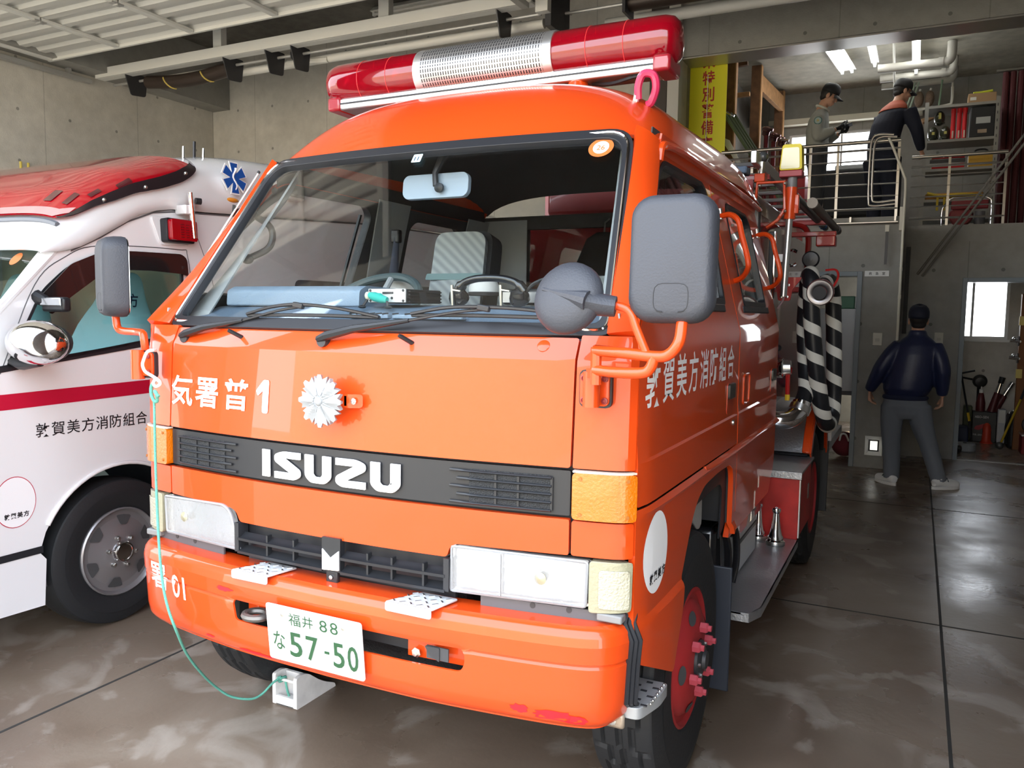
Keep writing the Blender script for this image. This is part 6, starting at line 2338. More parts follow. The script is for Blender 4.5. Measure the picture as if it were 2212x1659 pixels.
hand(gl, (.53, 8.24, 3.52), (1, -.3, .30), (0, -.3, .9), (.1, -.6, .6), .5, .17)
soft(gl, 'glove', GLV, P, .0045, 1)
sh_ = MB()
loft(sh_, [((.312, 8.15, 3.345), .118, .165, 0), ((.31, 8.15, 3.42), .122, .168, 0), ((.308, 8.15, 3.55), .122, .172, 0), ((.318, 8.15, 3.66), .108, .175, 0), ((.332, 8.15, 3.73), .085, .145, 0), ((.345, 8.15, 3.775), .062, .085, 0)])
for sh, el, wr in arms:
    s, e, w_ = map(Vector, (sh, el, wr))
    limb(sh_, [s, s.lerp(e, .5)+V(-.01, 0, 0), e, e.lerp(w_, .55), w_-(w_-e).normalized()*.02], [.068, .067, .060, .052, .040])
soft(sh_, 'shirt', GS, P, .010, 4)
MB().tube([(.352+.062*math.cos(a), 8.15+.070*math.sin(a), 3.795-.03*math.cos(a)) for a in [2*PI*k/24 for k in range(24)]], .014, 8, closed=True).build('collar', mat('pale_collar', (.55, .55, .50), .8), P)
pb = MB().lathe([(.043, 0), (.043, .004), (0, .006)], (.335, 7.927, 3.615), (0, -1, .05), 24).build('sleeve_badge', mat('badge_teal', (.06, .16, .17), .6), P)
MB().lathe([(.034, 0), (.034, .004), (0, .005)], (.335, 7.9225, 3.615), (0, -1, .05), 24).build('badge_ring', mat('badge_pale', (.35, .45, .45), .6), pb)
MB().lathe([(.012, 0), (.012, .004), (0, .005)], (.335, 7.918, 3.615), (0, -1, .05), 12).build('badge_centre', mat('badge_gold', (.5, .42, .15), .5), pb)
tr = MB()
loft(tr, [((.313, 8.15, 3.37), .115, .160, 0), ((.313, 8.15, 3.28), .118, .165, 0), ((.316, 8.15, 3.18), .115, .15, 0), ((.316, 8.15, 3.12), .09, .10, 0)])
for y in (8.07, 8.23):
    limb(tr, [(.315, y, 3.26), (.325, y, 3.05), (.33, y, 2.88), (.315, y, 2.70), (.305, y, 2.47)], [.100, .092, .080, .072, .066])
soft(tr, 'trousers', DT, P, .010, 4)
for y, s in ((8.07, 0), (8.23, 0)):
    shoe(P, (.30, y, FM), H, mat('black_shoe', (.015, .015, .016), .4), mat('black_sole', (.02, .02, .02), .7))
nb = thing('notebook', 'small notebook held by the man in the grey shirt', 'notebook', (.62, 8.13, 3.55))
MB().box(-.055, .055, -.075, .075, 0, .008, Matrix.Translation((.615, 8.13, 3.575)) @ Matrix.Rotation(math.radians(-18), 4, 'Y')).build('pages', mat('paper_page', (.7, .7, .66), .8), nb)
MB().box(-.058, .058, -.078, .078, -.004, 0, Matrix.Translation((.615, 8.13, 3.575)) @ Matrix.Rotation(math.radians(-18), 4, 'Y')).build('cover', mat('dark_cover', (.05, .06, .08), .6), nb)

# --- man in navy overalls with orange yoke, bending to the shelves
P = thing('person', 'man in navy overalls with orange shoulder yoke and black cap bending to the shelf', 'person', (1.06, 8.35, FM))
NV = mat('navy_overalls', (.010, .013, .028), .8, bump=.2, bscale=20)
OY = mat('orange_yoke', (.36, .07, .03), .7)
body = MB()
H = math.radians(-48)
hM = head(body, (1.155, 8.40, 3.958), math.radians(-62), math.radians(-14), .95)
body.tube([(1.14, 8.39, 3.92), (1.11, 8.37, 3.84), (1.08, 8.36, 3.76)], [.052, .055, .07], 14)
loft(body, [((.97, 8.32, 3.28), .11, .08, H), ((1.0, 8.33, 3.5), .12, .085, H), ((1.06, 8.35, 3.68), .13, .08, H), ((1.09, 8.36, 3.80), .09, .06, H)])
arms = [((1.225, 8.27, 3.72), (1.315, 8.26, 3.49), (1.37, 8.42, 3.30)), ((.945, 8.50, 3.72), (.93, 8.60, 3.48), (1.05, 8.75, 3.32))]
for (sh, el, wr), sg in zip(arms, (1, -1)):
    limb(body, [sh, el, wr], [.042, .034, .025])
    hand(body, wr, (.15, .5, -.8), (-sg*.5, .3, .3), (.3, .5, .2), .5, .165)
for hx, hy in ((1.05, 8.27), (.92, 8.40)):
    limb(body, [(hx, hy, 3.26), (hx+.03, hy, 2.88), (hx+.02, hy, 2.50), (hx+.03, hy+.03, 2.46)], [.07, .05, .034, .036])
soft(body, 'body', SKIN, P, .0055, 2)
head_bits(P, hM, CAPB)
sh_ = MB()
loft(sh_, [((.985, 8.33, 3.10), .175, .14, H), ((.98, 8.325, 3.30), .180, .145, H), ((.99, 8.33, 3.45), .190, .150, H), ((1.02, 8.34, 3.60), .198, .145, H), ((1.055, 8.35, 3.70), .190, .13, H), ((1.08, 8.36, 3.78), .145, .10, H), ((1.10, 8.37, 3.835), .078, .07, H)])
for sh, el, wr in arms:
    s, e, w_ = map(Vector, (sh, el, wr))
    limb(sh_, [s, s.lerp(e, .5), e, e.lerp(w_, .55), w_-(w_-e).normalized()*.02], [.080, .076, .066, .056, .044])
for hx, hy in ((1.06, 8.26), (.90, 8.41)):
    limb(sh_, [(hx, hy, 3.22), (hx+.01, hy, 3.02), (hx+.03, hy, 2.86), (hx+.02, hy, 2.68), (hx+.02, hy, 2.47)], [.125, .110, .092, .080, .074])
ov = soft(sh_, 'overalls', NV, P, .011, 4)
yk = MB()
loft(yk, [((1.062, 8.353, 3.735), .176, .128, H), ((1.078, 8.36, 3.785), .150, .110, H), ((1.098, 8.37, 3.830), .088, .080, H), ((1.104, 8.372, 3.845), .070, .066, H)])
soft(yk, 'orange_yoke', OY, P, .009, 3)
for hx, hy in ((1.07, 8.25), (.91, 8.40)):
    shoe(P, (hx, hy, FM), math.radians(-55), MATS['black_shoe'], MATS['black_sole'])


# ================================================================ wheel chock and rope
CHW = mat('white_painted_chock', (.74, .73, .72), .55, var=.12, vscale=14)
ch = thing('wheel_chock', 'white hollow wheel chock tied by green rope against the fire engine tyre', 'wheel chock', (-.587, .59, 0))
pr_ = roundpoly([(.478, .0), (.478, .116), (.515, .122), (.545, .112), (.62, .052), (.695, .016), (.70, 0)], [.006, .008, .03, .02, .08, .01, .003], 4)
for x0, x1 in ((-.646, -.630), (-.546, -.530)):
    MB().patch(pr_, lambda a, b, x=x1: (x, a, b), x1-x0, .03).build('chock_side', CHW, ch, ang=40, bevel=.002)
bm2 = MB()
bm2.box(-.630, -.546, .478, .492, .001, .036)
bm2.box(-.630, -.546, .478, .69, .001, .008)
bm2.grid(lambda u, v: (-.630+.084*u, interp([(0, .545), (.25, .575), (.5, .62), (.8, .67), (1, .695)], v), interp([(0, .110), (.25, .085), (.5, .050), (.8, .026), (1, .012)], v)), 2, 8, .010)
bm2.grid(lambda u, v: (-.630+.084*u, .54+.02*v, .11-.10*v), 2, 2, .008)
bm2.build('chock_body', CHW, ch, ang=40, bevel=.002)
MB().tube([(-.632, .487, .098), (-.544, .487, .098)], .0055, 8).build('cross_pin', mat('white_pin', (.8, .8, .78), .4), ch)
GR = mat('green_nylon_rope', (.12, .42, .33), .6, bump=.6, bscale=400)
WR = mat('white_cord', (.80, .80, .78), .6)
rp = thing('rope', 'thin green rope hanging from the left mirror bracket down to the white chock', 'rope', (-.70, .2, .05))
pts = [(-0.713, 0.045, 1.172), (-0.696, 0.03, 0.972), (-0.667, 0.01, 0.758), (-0.619, -0.02, 0.626), (-0.586, -0.03, 0.547), (-0.564, -0.02, 0.474), (-0.631, 0.08, 0.341), (-0.692, 0.2, 0.209), (-0.714, 0.28, 0.126), (-0.7, 0.33, 0.077), (-0.661, 0.38, 0.055), (-0.644, 0.42, 0.059), (-0.621, 0.455, 0.094), (-0.608, 0.49, 0.105)]
MB().tube(catmull(pts, 8), .0042, 8).build('rope_strand', GR, rp, ang=60)
MB().tube(catmull([(-.606, .480, .101), (-.600, .474, .108), (-.595, .492, .108), (-.604, .498, .094), (-.612, .480, .090), (-.614, .474, .106), (-.600, .478, .112)], 5), .0045, 8).build('knot', GR, rp, ang=60)
MB().tube(catmull([(-.592, .488, .096), (-.583, .484, .075), (-.580, .488, .05), (-.578, .492, .038)], 5), .0045, 8).build('rope_end', GR, rp, ang=60)
MB().tube(catmull([(-0.719, 0.06, 1.325), (-0.696, 0.03, 1.327), (-0.708, 0.02, 1.322), (-0.738, 0.03, 1.295), (-0.737, 0.025, 1.278), (-0.719, 0.02, 1.26), (-0.699, 0.03, 1.246), (-0.678, 0.035, 1.233), (-0.674, 0.035, 1.222), (-0.691, 0.035, 1.214), (-0.703, 0.035, 1.223), (-0.686, 0.03, 1.237), (-0.666, 0.025, 1.233)], 5), .005, 8).build('white_cord', WR, rp, ang=60)
MB().tube(catmull([(-0.703, 0.04, 1.23), (-0.718, 0.04, 1.212), (-0.719, 0.04, 1.187), (-0.707, 0.04, 1.167), (-0.693, 0.04, 1.168), (-0.684, 0.03, 1.193), (-0.692, 0.03, 1.199), (-0.674, 0.03, 1.183)], 5), .0055, 8).build('rope_tail', GR, rp, ang=60)

# ================================================================ things on the fire engine dashboard
rd = thing('radio_set', 'black finned radio box with white face on the fire engine dashboard', 'radio', (.02, .36, 1.476))
M_ = Matrix.Translation((.018, .27, 1.479)) @ Matrix.Rotation(math.radians(-4), 4, 'Z')
MB().box(-.072, .072, 0, .17, .004, .044, M_).build('case', BLACK, rd, bevel=.002)
for k in range(4):
    MB().box(.072, .079, .008, .165, .006+.010*k, .010+.010*k, M_).build('cooling_fin', BLACK, rd)
    MB().box(-.079, -.072, .008, .165, .006+.010*k, .010+.010*k, M_).build('cooling_fin', BLACK, rd)
fcp = MB().box(-.070, .070, -.003, 0, .005, .045, M_).build('face_plate', mat('radio_white_face', (.62, .62, .60), .5), rd, bevel=.001)
MB().box(-.015, .025, -.005, -.003, .030, .036, M_).build('display', DKSTEEL, fcp)
for x, z in ((-.062, .040), (.062, .040), (-.062, .010), (.062, .010), (.02, .018)):
    MB().cyl(M_ @ V(x, -.005, z), M_ @ V(x, -.002, z), .004, n=8).build('screw', DKSTEEL, fcp)
MB().patch([(.02, .03), (.05, .035), (.06, .0), (.03, .0)], lambda a, b: M_ @ V(.081, a+.03, b+.004), .003, .05).build('side_clip', DKSTEEL, rd)
tw = thing('cloth_doll', 'small turquoise cloth doll in front of the radio box on the dashboard', 'doll', (.0, .245, 1.472))
m = MB()
m.tube([(-.030, .248, 1.505), (-.010, .245, 1.500), (.014, .245, 1.494), (.034, .246, 1.490)], [.009, .014, .013, .009], 10)
m.sphere((.006, .246, 1.497), (.016, .010, .014), 12, 8)
MB.build(m, 'body', mat('turquoise_cloth', (.04, .40, .34), .8), tw, ang=60)
MB().sphere((-.036, .247, 1.503), (.010, .009, .012), 12, 8).build('head', mat('doll_cream', (.6, .58, .45), .7), tw)
for a, b in (((-.036, .245, 1.492), (-.050, .238, 1.468)), ((.034, .245, 1.486), (.044, .237, 1.467))):
    l = MB().tube([a, b], .004, 6).build('leg', DKSTEEL, tw)
    MB().sphere((b[0], b[1], b[2]+.002), (.013, .011, .005), 10, 6).build('foot', BLACK, tw)
hs = thing('telephone_handset', 'black telephone handset in a metal cradle on the fire engine dashboard', 'handset', (.325, .33, 1.476))
MB().tube(catmull([(.225, .33, 1.515), (.245, .325, 1.540), (.285, .32, 1.553), (.335, .32, 1.556), (.385, .32, 1.552), (.42, .325, 1.540), (.440, .33, 1.517)], 5), [.019]*5+[.0135]*21+[.019]*5, 12, flat=.8).build('grip', mat('gloss_black_handset', (.012, .012, .014), .2, coat=.8), hs, ang=60)
for x in (.228, .425):
    c = MB().lathe([(.0, .022), (.022, .018), (.029, .002), (.030, -.012), (.024, -.020), (0, -.022)], (x, .328, 1.503), (0, -.5, .85), 20).build('cup', MATS['gloss_black_handset'], hs)
for x in (.228, .385):
    MB().tube([(x, .295, 1.472), (x, .290, 1.535)], .005, 8).build('cradle_post', STEEL, hs)
    MB().tube([(x, .290, 1.522), (x+.03, .288, 1.518)], .0035, 6).build('cradle_hook', STEEL, hs)
MB().tube([(.24, .30, 1.476), (.30, .285, 1.470), (.40, .30, 1.474)], .006, 6, flat=.4).build('cradle_base', STEEL, hs)
MB().tube(catmull([(.44, .33, 1.51), (.47, .33, 1.54), (.52, .33, 1.55), (.56, .34, 1.50)], 6), .005, 8).build('cable', BLACK, hs)
fm = thing('map_case', 'dark case behind the telephone handset on the dashboard', 'case', (.45, .43, 1.47))
MB().box(.33, .60, .40, .55, 1.482, 1.528).build('case', BLACK, fm, bevel=.01)
MB().box(.34, .59, .392, .40, 1.488, 1.518).build('front', mat('case_silver_edge', (.4, .4, .4), .4, metal=.6), fm)
MB().tube(catmull([(.53, .36, 1.54), (.57, .35, 1.575), (.61, .34, 1.55), (.62, .34, 1.50)], 5), .006, 8).build('white_cable', WR, fm)
for x, h, l in ((-.20, 1.0, 'white cap resting between the seats, left of the grey headrest'), (.02, 1.0, 'white cap resting right of the grey headrest in the cab')):
    hm = thing('peaked_hat', l, 'cap', (x, .93, 1.50))
    if x < 0:
        x = -.385
    else:
        x = -.02
    MB().lathe([(.055, 0), (.058, .03), (.045, .06), (.02, .075), (0, .078)], (x, .94, 1.52), (0, 0, 1), 20).build('crown', mat('cap_white', (.72, .72, .70), .7), hm)
    MB().lathe([(.059, .0), (.061, .012), (.058, .014)], (x, .94, 1.52), (0, 0, 1), 20).build('band', DKSTEEL, hm)
for x, z1, l in ((.02, 1.86, 'dark coat hanging at the back of the cab behind the headrest'), (.30, 1.80, 'dark coat hanging at the back of the cab towards the right window')):
    c_ = thing('hanging_coat', l, 'coat', (x, 2.10, 1.3), 'coats in the cab')
    m = MB()
    loft(m, [((x, 2.10, 1.25), .16, .05, 0), ((x, 2.10, 1.5), .15, .06, .1), ((x, 2.10, 1.70), .15, .06, 0), ((x, 2.10, z1-.03), .09, .05, 0), ((x, 2.10, z1), .04, .03, 0)])
    m.build('coat_body', mat('black_turnout_cloth', (.022, .023, .026), .85), c_, ang=60)
    MB().tube([(x, 2.10, z1-.01), (x, 2.11, z1+.05), (x+.02, 2.12, z1+.07)], .005, 6).build('hanger', STEEL, c_)

# ================================================================ banner on the beam post
bn = thing('banner', 'tall yellow banner with red vertical characters beside the pale post', 'banner', (-.705, 7.16, 2.95))
MB().box(-.905, -.505, 7.155, 7.162, 2.95, 4.55).build('cloth', mat('yellow_banner_vinyl', (.72, .70, .01), .5), bn)
for k, chh in enumerate('末特別警備実施'):
    z1 = 4.235-.172*k
    text(MB(), chh, lambda a, b: (a, 7.154, b), -.765, -.635, z1-.150, z1, bold=.018, off=.001).build('character', mat('banner_red', (.42, .03, .02), .6), bn, ang=0)
MB().tube([(-.705, 7.14, 3.20), (-.705, 7.14, 4.02)], .004, 6).build('cord', WR, bn)

# ================================================================ railings
RAIL = mat('stainless_rail', (.48, .46, .42), .3, metal=.9)


def railing(label, x0, x1, y, ztop, zs, posts):
    t = thing('railing', label, 'railing', ((x0+x1)/2, y, FM))
    MB().cyl((x0, y, ztop), (x1, y, ztop), .019, n=12).build('top_rail', RAIL, t)
    for z in zs:
        MB().cyl((x0, y, z), (x1, y, z), .007 if z != zs[0] and z != zs[-1] else .011, n=8).build('bar', RAIL, t)
    for x in posts:
        MB().box(x-.012, x+.012, y-.006, y+.006, FM+.001, ztop).build('post', RAIL, t)
    return t


railing('steel railing along the mezzanine edge in front of the two standing men', -.47, 1.20, 6.87, 3.135, (2.50, 2.62, 2.735, 2.85, 2.96, 3.06), (-.455, -.16, .40, .655, 1.19))
railing('steel railing along the mezzanine edge in front of the shelves', 1.29, 2.15, 7.84, 3.13, (2.50, 2.62, 2.72, 2.83, 2.94, 3.03), (1.64, 2.14))
gt = thing('ladder_hoop', 'bent steel tube hoop at the end of the mezzanine railing', 'handrail', (1.1, 6.80, 2.42))
for o in (0, .03):
    MB().tube(catmull([(1.14+o, 6.79-o, 3.17-o), (1.01+o, 6.79-o, 3.18-o), (.955+o, 6.79-o, 3.13-o), (.945+o, 6.79-o, 2.9), (.95+o, 6.79-o, 2.58+o), (.985+o, 6.79-o, 2.52+o), (1.18, 6.79-o, 2.53+o)], 5), .011, 10).build('hoop', RAIL, gt, ang=60)
MB().tube(catmull([(1.10, 6.77, 3.14), (1.14, 6.77, 3.05), (1.24, 6.77, 2.80), (1.262, 6.77, 2.70), (1.262, 6.77, 2.3), (1.262, 6.77, 1.25)], 5), .012, 10).build('pole', mat('ivory_tube', (.66, .64, .55), .4), gt, ang=60)
MB().box(1.225, 1.258, 6.77, 6.80, 2.28, 2.50).build('end_block', mat('ivory_block', (.60, .58, .50), .5), gt, bevel=.005)
for z in (1.66, 1.92):
    MB().box(1.248, 1.276, 6.762, 6.828, z-.02, z+.02).build('pole_clip', MATS['ivory_block'], gt, bevel=.004)
hr = thing('hanging_rail', 'thin steel rail with a black strap under the mezzanine edge', 'rail', (.85, 6.76, 2.36))
MB().cyl((.46, 6.77, 2.362), (1.215, 6.77, 2.362), .010, n=10).build('rail', RAIL, hr)
for x in (.52, .80, 1.19):
    MB().box(x-.008, x+.008, 6.765, 6.829, 2.355, 2.42).build('bracket', RAIL, hr)
MB().box(1.108, 1.146, 6.755, 6.765, 2.27, 2.335).build('buckle', mat('cream_buckle', (.6, .58, .5), .5), hr, bevel=.004)
MB().box(1.115, 1.140, 6.756, 6.764, 1.965, 2.275).build('strap', BLACK, hr)
dkp = MB().box(1.285, 1.325, 7.72, 7.799, 1.3, 2.2).build('corner_gap_shade', mat('gap_shade_black', (.03, .03, .03), .6), None, label='dark upright duct painting the shaded gap in the wall corner behind the ivory pole', cat='infill')  # black box puts the shade of the corner gap into solid shape

# plates, sign, foot lamp on the inner walls
sg_ = thing('door_sign', 'small white sign over the first aid room door', 'sign', (1.05, YB, 1.85))
MB().box(.948, 1.162, YB-.008, YB, 1.856, 1.910).build('plate', mat('sign_plate', (.72, .72, .70), .5), sg_, bevel=.002)
for k, chh in enumerate('救急室'):
    text(MB(), chh, lambda a, b: (a, YB-.008, b), .985+.058*k, 1.012+.058*k, 1.869, 1.898, bold=.01, off=.001).build('character', BLET, sg_, ang=0)
for x, y, l in ((1.09, YB, 'ivory light switch plate left of the man in the navy jacket'), (1.633, 7.8, 'ivory light switch plate right of the man in the navy jacket')):
    s = thing('switch_plate', l, 'switch', (x, y, 1.20))
    MB().box(x-.042, x+.042, y-.010, y, 1.195, 1.318).build('plate', mat('ivory_switch', (.50, .48, .41), .4), s, bevel=.004)
    MB().box(x-.018, x+.018, y-.014, y-.010, 1.235, 1.262).build('rocker', mat('ivory_rocker', (.42, .40, .34), .4), s, bevel=.002)
fl2 = thing('foot_lamp', 'square white recessed foot lamp low on the wall by the door', 'lamp', (1.107, YB, .13))
m = MB()
for a, b in (((1.03, .318), (1.185, .318)), ((1.185, .318), (1.185, .128)), ((1.185, .128), (1.03, .128)), ((1.03, .128), (1.03, .318))):
    ca, cz = 1.107, .223
    i1 = (ca+(a[0]-ca)*.62, cz+(a[1]-cz)*.62)
    i2 = (ca+(b[0]-ca)*.62, cz+(b[1]-cz)*.62)
    k = len(m.v)
    m.v += [(a[0], YB-.035, a[1]), (b[0], YB-.035, b[1]), (i2[0], YB-.006, i2[1]), (i1[0], YB-.006, i1[1])]
    m.f.append((k, k+1, k+2, k+3))
f0 = m.build('flared_frame', mat('white_lamp_frame', (.75, .75, .72), .4), fl2, ang=0)
md = f0.modifiers.new('thick', 'SOLIDIFY')
md.thickness = .004
MB().box(1.060, 1.154, YB-.010, YB-.004, .164, .282).build('lamp_back', BLACK, fl2)
MB().box(1.075, 1.139, YB-.014, YB-.010, .18, .266).build('diffuser', mat('foot_lamp_glow', (.9, .9, .82), .4, emit=.8), fl2)
# first aid room: cabinet, green case, red bag
cb = thing('cabinet', 'pale grey cabinet inside the first aid room doorway', 'cabinet', (.72, 7.55, 0))
MB().box(.50, .95, 7.30, 7.75, .70, 1.55).build('body', mat('cabinet_grey', (.52, .53, .54), .5), cb, bevel=.004)
MB().box(.48, .97, 7.28, 7.77, .66, .70).build('shelf', DKSTEEL, cb)
for x in (.50, .93):
    MB().box(x, x+.02, 7.30, 7.32, 0, .66).build('leg', DKSTEEL, cb)
MB().box(.62, .84, 7.35, 7.65, 1.551, 1.68).build('first_aid_case', mat('green_case', (.06, .17, .10), .5), None, bevel=.01, label='green case on top of the pale cabinet in the first aid room', cat='case')
rb2 = thing('holdall', 'dark red holdall on the floor inside the first aid room', 'bag', (.80, 7.42, 0))
m = MB()
m.sphere((.80, 7.42, .13), (.13, .13, .13), 16, 10)
m.build('bag', mat('dark_red_bag', (.16, .02, .03), .8), rb2)
MB().tube(catmull([(.76, 7.30, .18), (.78, 7.27, .25), (.82, 7.27, .25), (.85, 7.30, .18)], 5), .01, 8).build('handle', WR, rb2)
# wall box with two yellow plugs on the left wall
wb = thing('wall_box', 'cream box with two yellow tipped plugs on the left concrete wall', 'socket', (-7.58, 4.06, 2.9))
MB().box(-7.6, -7.52, 3.99, 4.12, 2.80, 2.93).build('box', mat('cream_box', (.55, .54, .45), .5), wb, bevel=.006)
for y in (4.015, 4.10):
    MB().tube([(-7.56, y, 2.93), (-7.56, y, 3.06)], .014, 8).build('plug', mat('yellow_plug', (.6, .48, .1), .5), wb)
MB().tube(catmull([(-7.55, 4.10, 3.0), (-7.54, 4.15, 3.0), (-7.54, 4.17, 2.94), (-7.55, 4.15, 2.86)], 5), .007, 8).build('cord', mat('dark_cord', (.08, .05, .05), .6), wb)

# ================================================================ mezzanine furnishing
SHM = mat('grey_angle_steel', (.26, .255, .235), .5, metal=.3)
sh = thing('steel_shelf', 'grey slotted angle shelving unit behind the mezzanine railing', 'shelf', (1.76, 9.05, FM))
for x in (1.40, 2.105):
    for y in (8.92, 9.34):
        MB().box(x-.02, x+.02, y-.003, y+.003, FM+.001, 3.93).build('post', SHM, sh)
        MB().box(x-.003, x+.003, y, y+.03, FM+.001, 3.93).build('post_flange', SHM, sh)
for z in (2.62, 2.83, 3.175, 3.50, 3.885):
    MB().box(1.385, 2.12, 8.915, 9.35, z-.03, z).build('shelf_board', SHM, sh)
for k in range(16):
    MB().box(2.10, 2.108, 8.912, 8.916, 2.55+.085*k, 2.58+.085*k).build('slot', DKSTEEL, sh)
cbx = thing('cardboard_box', 'brown cardboard box on top of the shelving unit', 'box', (1.95, 9.05, 3.886))
MB().box(1.81, 2.085, 8.93, 9.15, 3.886, 3.985).build('carton', mat('cardboard', (.30, .19, .10), .8), cbx, bevel=.003)
MB().box(1.83, 1.89, 8.926, 8.93, 3.91, 3.945).build('paper_label', mat('paper_label_white', (.6, .6, .55), .7), cbx)
MB().tube(catmull([(1.86, 8.98, 4.0), (1.95, 9.0, 4.005), (2.05, 9.0, 4.015)], 4), .014, 8).build('strap', mat('yellow_green_strap', (.45, .5, .03), .6), None, label='yellow green strap lying on the cardboard box', cat='strap')
RT = mat('bright_red_tube', (.60, .018, .025), .4)
for k, x in enumerate((1.675, 1.735, 1.79)):
    t = thing('red_flare_tube', ('red tube standing on the upper shelf, nearest the helmets', 'red tube standing on the upper shelf, middle of the three', 'red tube standing on the upper shelf, beside the black case')[k], 'tube', (x, 9.0, 3.501), 'red tubes on the shelves')
    MB().tube([(x, 9.0, 3.501), (x, 9.0, 3.84)], .024, 14).build('tube', RT, t)
    MB().tube([(x, 9.0, 3.80), (x, 9.0, 3.85)], .027, 14).build('cap', RT, t)
    MB().box(x-.008, x+.008, 8.972, 8.978, 3.52, 3.60).build('mark', mat('tube_cream_mark', (.6, .5, .4), .6), t)
for k, z in enumerate((3.208, 3.324)):
    t = thing('red_flare_tube', ('red tube lying on the lower shelf, under the other one', 'red tube lying on top in the lower shelf')[k], 'tube', (1.64, 9.0, z-.026), 'red tubes on the shelves')
    MB().tube([(1.48, 9.0, z), (1.80, 9.0, z)], .026, 14).build('tube', RT, t)
    MB().tube([(1.765, 9.0, z), (1.812, 9.0, z)], .030, 14).build('cap', RT, t)
    MB().tube([(1.468, 9.0, z), (1.482, 9.0, z)], .026, 14).build('end', mat('tube_cream_mark', (.6, .5, .4), .6), t)
MB().box(1.46, 1.82, 8.98, 9.02, 3.255, 3.288).build('spacer_bar', DKSTEEL, sh)
bc = thing('equipment_case', 'black hard case with grey label on the upper shelf', 'case', (1.97, 9.05, 3.501))
MB().box(1.84, 2.09, 8.93, 9.2, 3.501, 3.84).build('case', mat('black_case', (.012, .013, .015), .5), bc, bevel=.012)
MB().box(1.90, 2.04, 8.926, 8.93, 3.65, 3.72).build('grey_label', mat('grey_label_print', (.36, .37, .36), .6), bc)
MB().box(1.92, 2.01, 8.926, 8.93, 3.545, 3.585).build('tan_label', mat('tan_label', (.32, .24, .17), .6), bc)
yc = thing('tool_crate', 'yellow plastic crate on the lower shelf beside red tubes', 'crate', (1.97, 9.05, 3.176))
MB().box(1.85, 2.09, 8.93, 9.2, 3.176, 3.33).build('crate', mat('ochre_plastic', (.42, .24, .02), .5), yc, bevel=.006)
for z in (3.21, 3.27, 3.315):
    MB().box(1.86, 2.08, 8.924, 8.93, z-.008, z+.008).build('rib', mat('ochre_plastic', (.42, .24, .02), .5), yc)
MB().tube(catmull([(1.90, 9.05, 3.33), (1.93, 9.05, 3.38), (2.02, 9.05, 3.38), (2.06, 9.05, 3.33)], 5), .01, 8).build('handle', BLACK, yc)
OLV = mat('dark_olive_shell', (.035, .038, .022), .3, coat=.5)
for k, (x, z) in enumerate(((1.475, 3.592), (1.60, 3.592), (1.535, 3.765))):
    t = thing('helmet', ('dark olive helmet on the upper shelf, nearest the man in navy overalls', 'dark olive helmet on the upper shelf beside the red tubes', 'dark olive helmet with yellow flash piled on two others')[k], 'helmet', (x, 9.05, z-.1), 'helmets on the shelf')
    m = MB().sphere((x, 9.05, z), (.058, .075, .085), 16, 10)
    m.build('shell', OLV, t)
    MB().lathe([(.050, -.055), (.060, -.06), (.058, -.045)], (x, 9.05, z), (0, 0, 1), 20).build('brim', OLV, t)
    MB().box(x-.012, x+.016, 8.968, 8.976, z-.02, z+.05 if k == 2 else z+.01).build('flash', mat('helmet_yellow_flash', (.5, .45, .12), .6), t)
st = thing('stretcher', 'folded orange and yellow stretcher on the bottom shelves', 'stretcher', (1.7, 9.0, 2.831))
MB().box(1.43, 2.02, 8.93, 9.25, 2.832, 2.90).build('canvas', mat('orange_canvas', (.34, .15, .03), .8), st, bevel=.02)
MB().tube(catmull([(1.45, 8.92, 2.90), (1.6, 8.91, 2.86), (1.8, 8.91, 2.87), (2.0, 8.92, 2.85)], 4), .02, 8).build('strap', mat('yellow_strap', (.45, .32, .02), .7), st)
for x in (1.56, 1.63):
    MB().box(x-.012, x+.012, 8.905, 8.912, 2.70, 2.86).build('strap_end', mat('yellow_strap', (.45, .32, .02), .7), st)
dkc = MB()
cfr = thing('hand_cart', 'chrome framed red hand cart behind the right railing', 'cart', (1.85, 8.05, FM))
MB().tube(catmull([(1.65, 8.0, FM+.005), (1.65, 8.0, 2.66), (1.68, 8.0, 2.705), (1.74, 8.0, 2.715), (1.96, 8.0, 2.715), (2.02, 8.0, 2.70), (2.045, 8.0, 2.65), (2.045, 8.0, FM+.005)], 5), .011, 10).build('frame', CHROME, cfr, ang=60)
MB().tube(catmull([(1.60, 8.12, FM+.005), (1.60, 8.12, 2.60), (1.63, 8.10, 2.67), (1.66, 8.05, 2.68)], 5), .009, 8).build('rear_leg', CHROME, cfr, ang=60)
MB().box(1.68, 2.02, 8.02, 8.05, 2.60, 2.69).build('back_board', mat('dark_red_board', (.20, .015, .02), .5), cfr, bevel=.01)
MB().lathe([(.0, -.05), (.10, -.045), (.115, 0), (.10, .045), (0, .05)], (1.78, 8.12, 2.545), (0, 1, 0), 22).build('reel', mat('dark_red_board', (.20, .015, .02), .5), cfr)
MB().tube([(1.95, 8.10, FM+.001), (1.95, 8.10, 2.58)], .05, 14).build('grey_bottle', mat('grey_bottle', (.10, .10, .11), .5), cfr)
DR = mat('dark_red_hose', (.075, .012, .015), .7, bump=.5, bscale=60)
for k, x in enumerate((2.20, 2.27, 2.35, 2.43)):
    t = thing('hanging_hose', 'dark red flat hose hung in a row right of the shelving unit', 'hose', (x, 9.4, FM), 'dark red hoses hung right of the shelving')
    MB().tube([(x, 9.40, FM+.002), (x+.006, 9.40, 3.3), (x, 9.40, 4.30)], [.034, .031, .034], 10).build('strand', DR, t)
    MB().tube([(x, 9.47, FM+.002), (x-.005, 9.47, 3.2), (x, 9.47, 4.30)], [.03, .032, .03], 10).build('strand', DR, t)
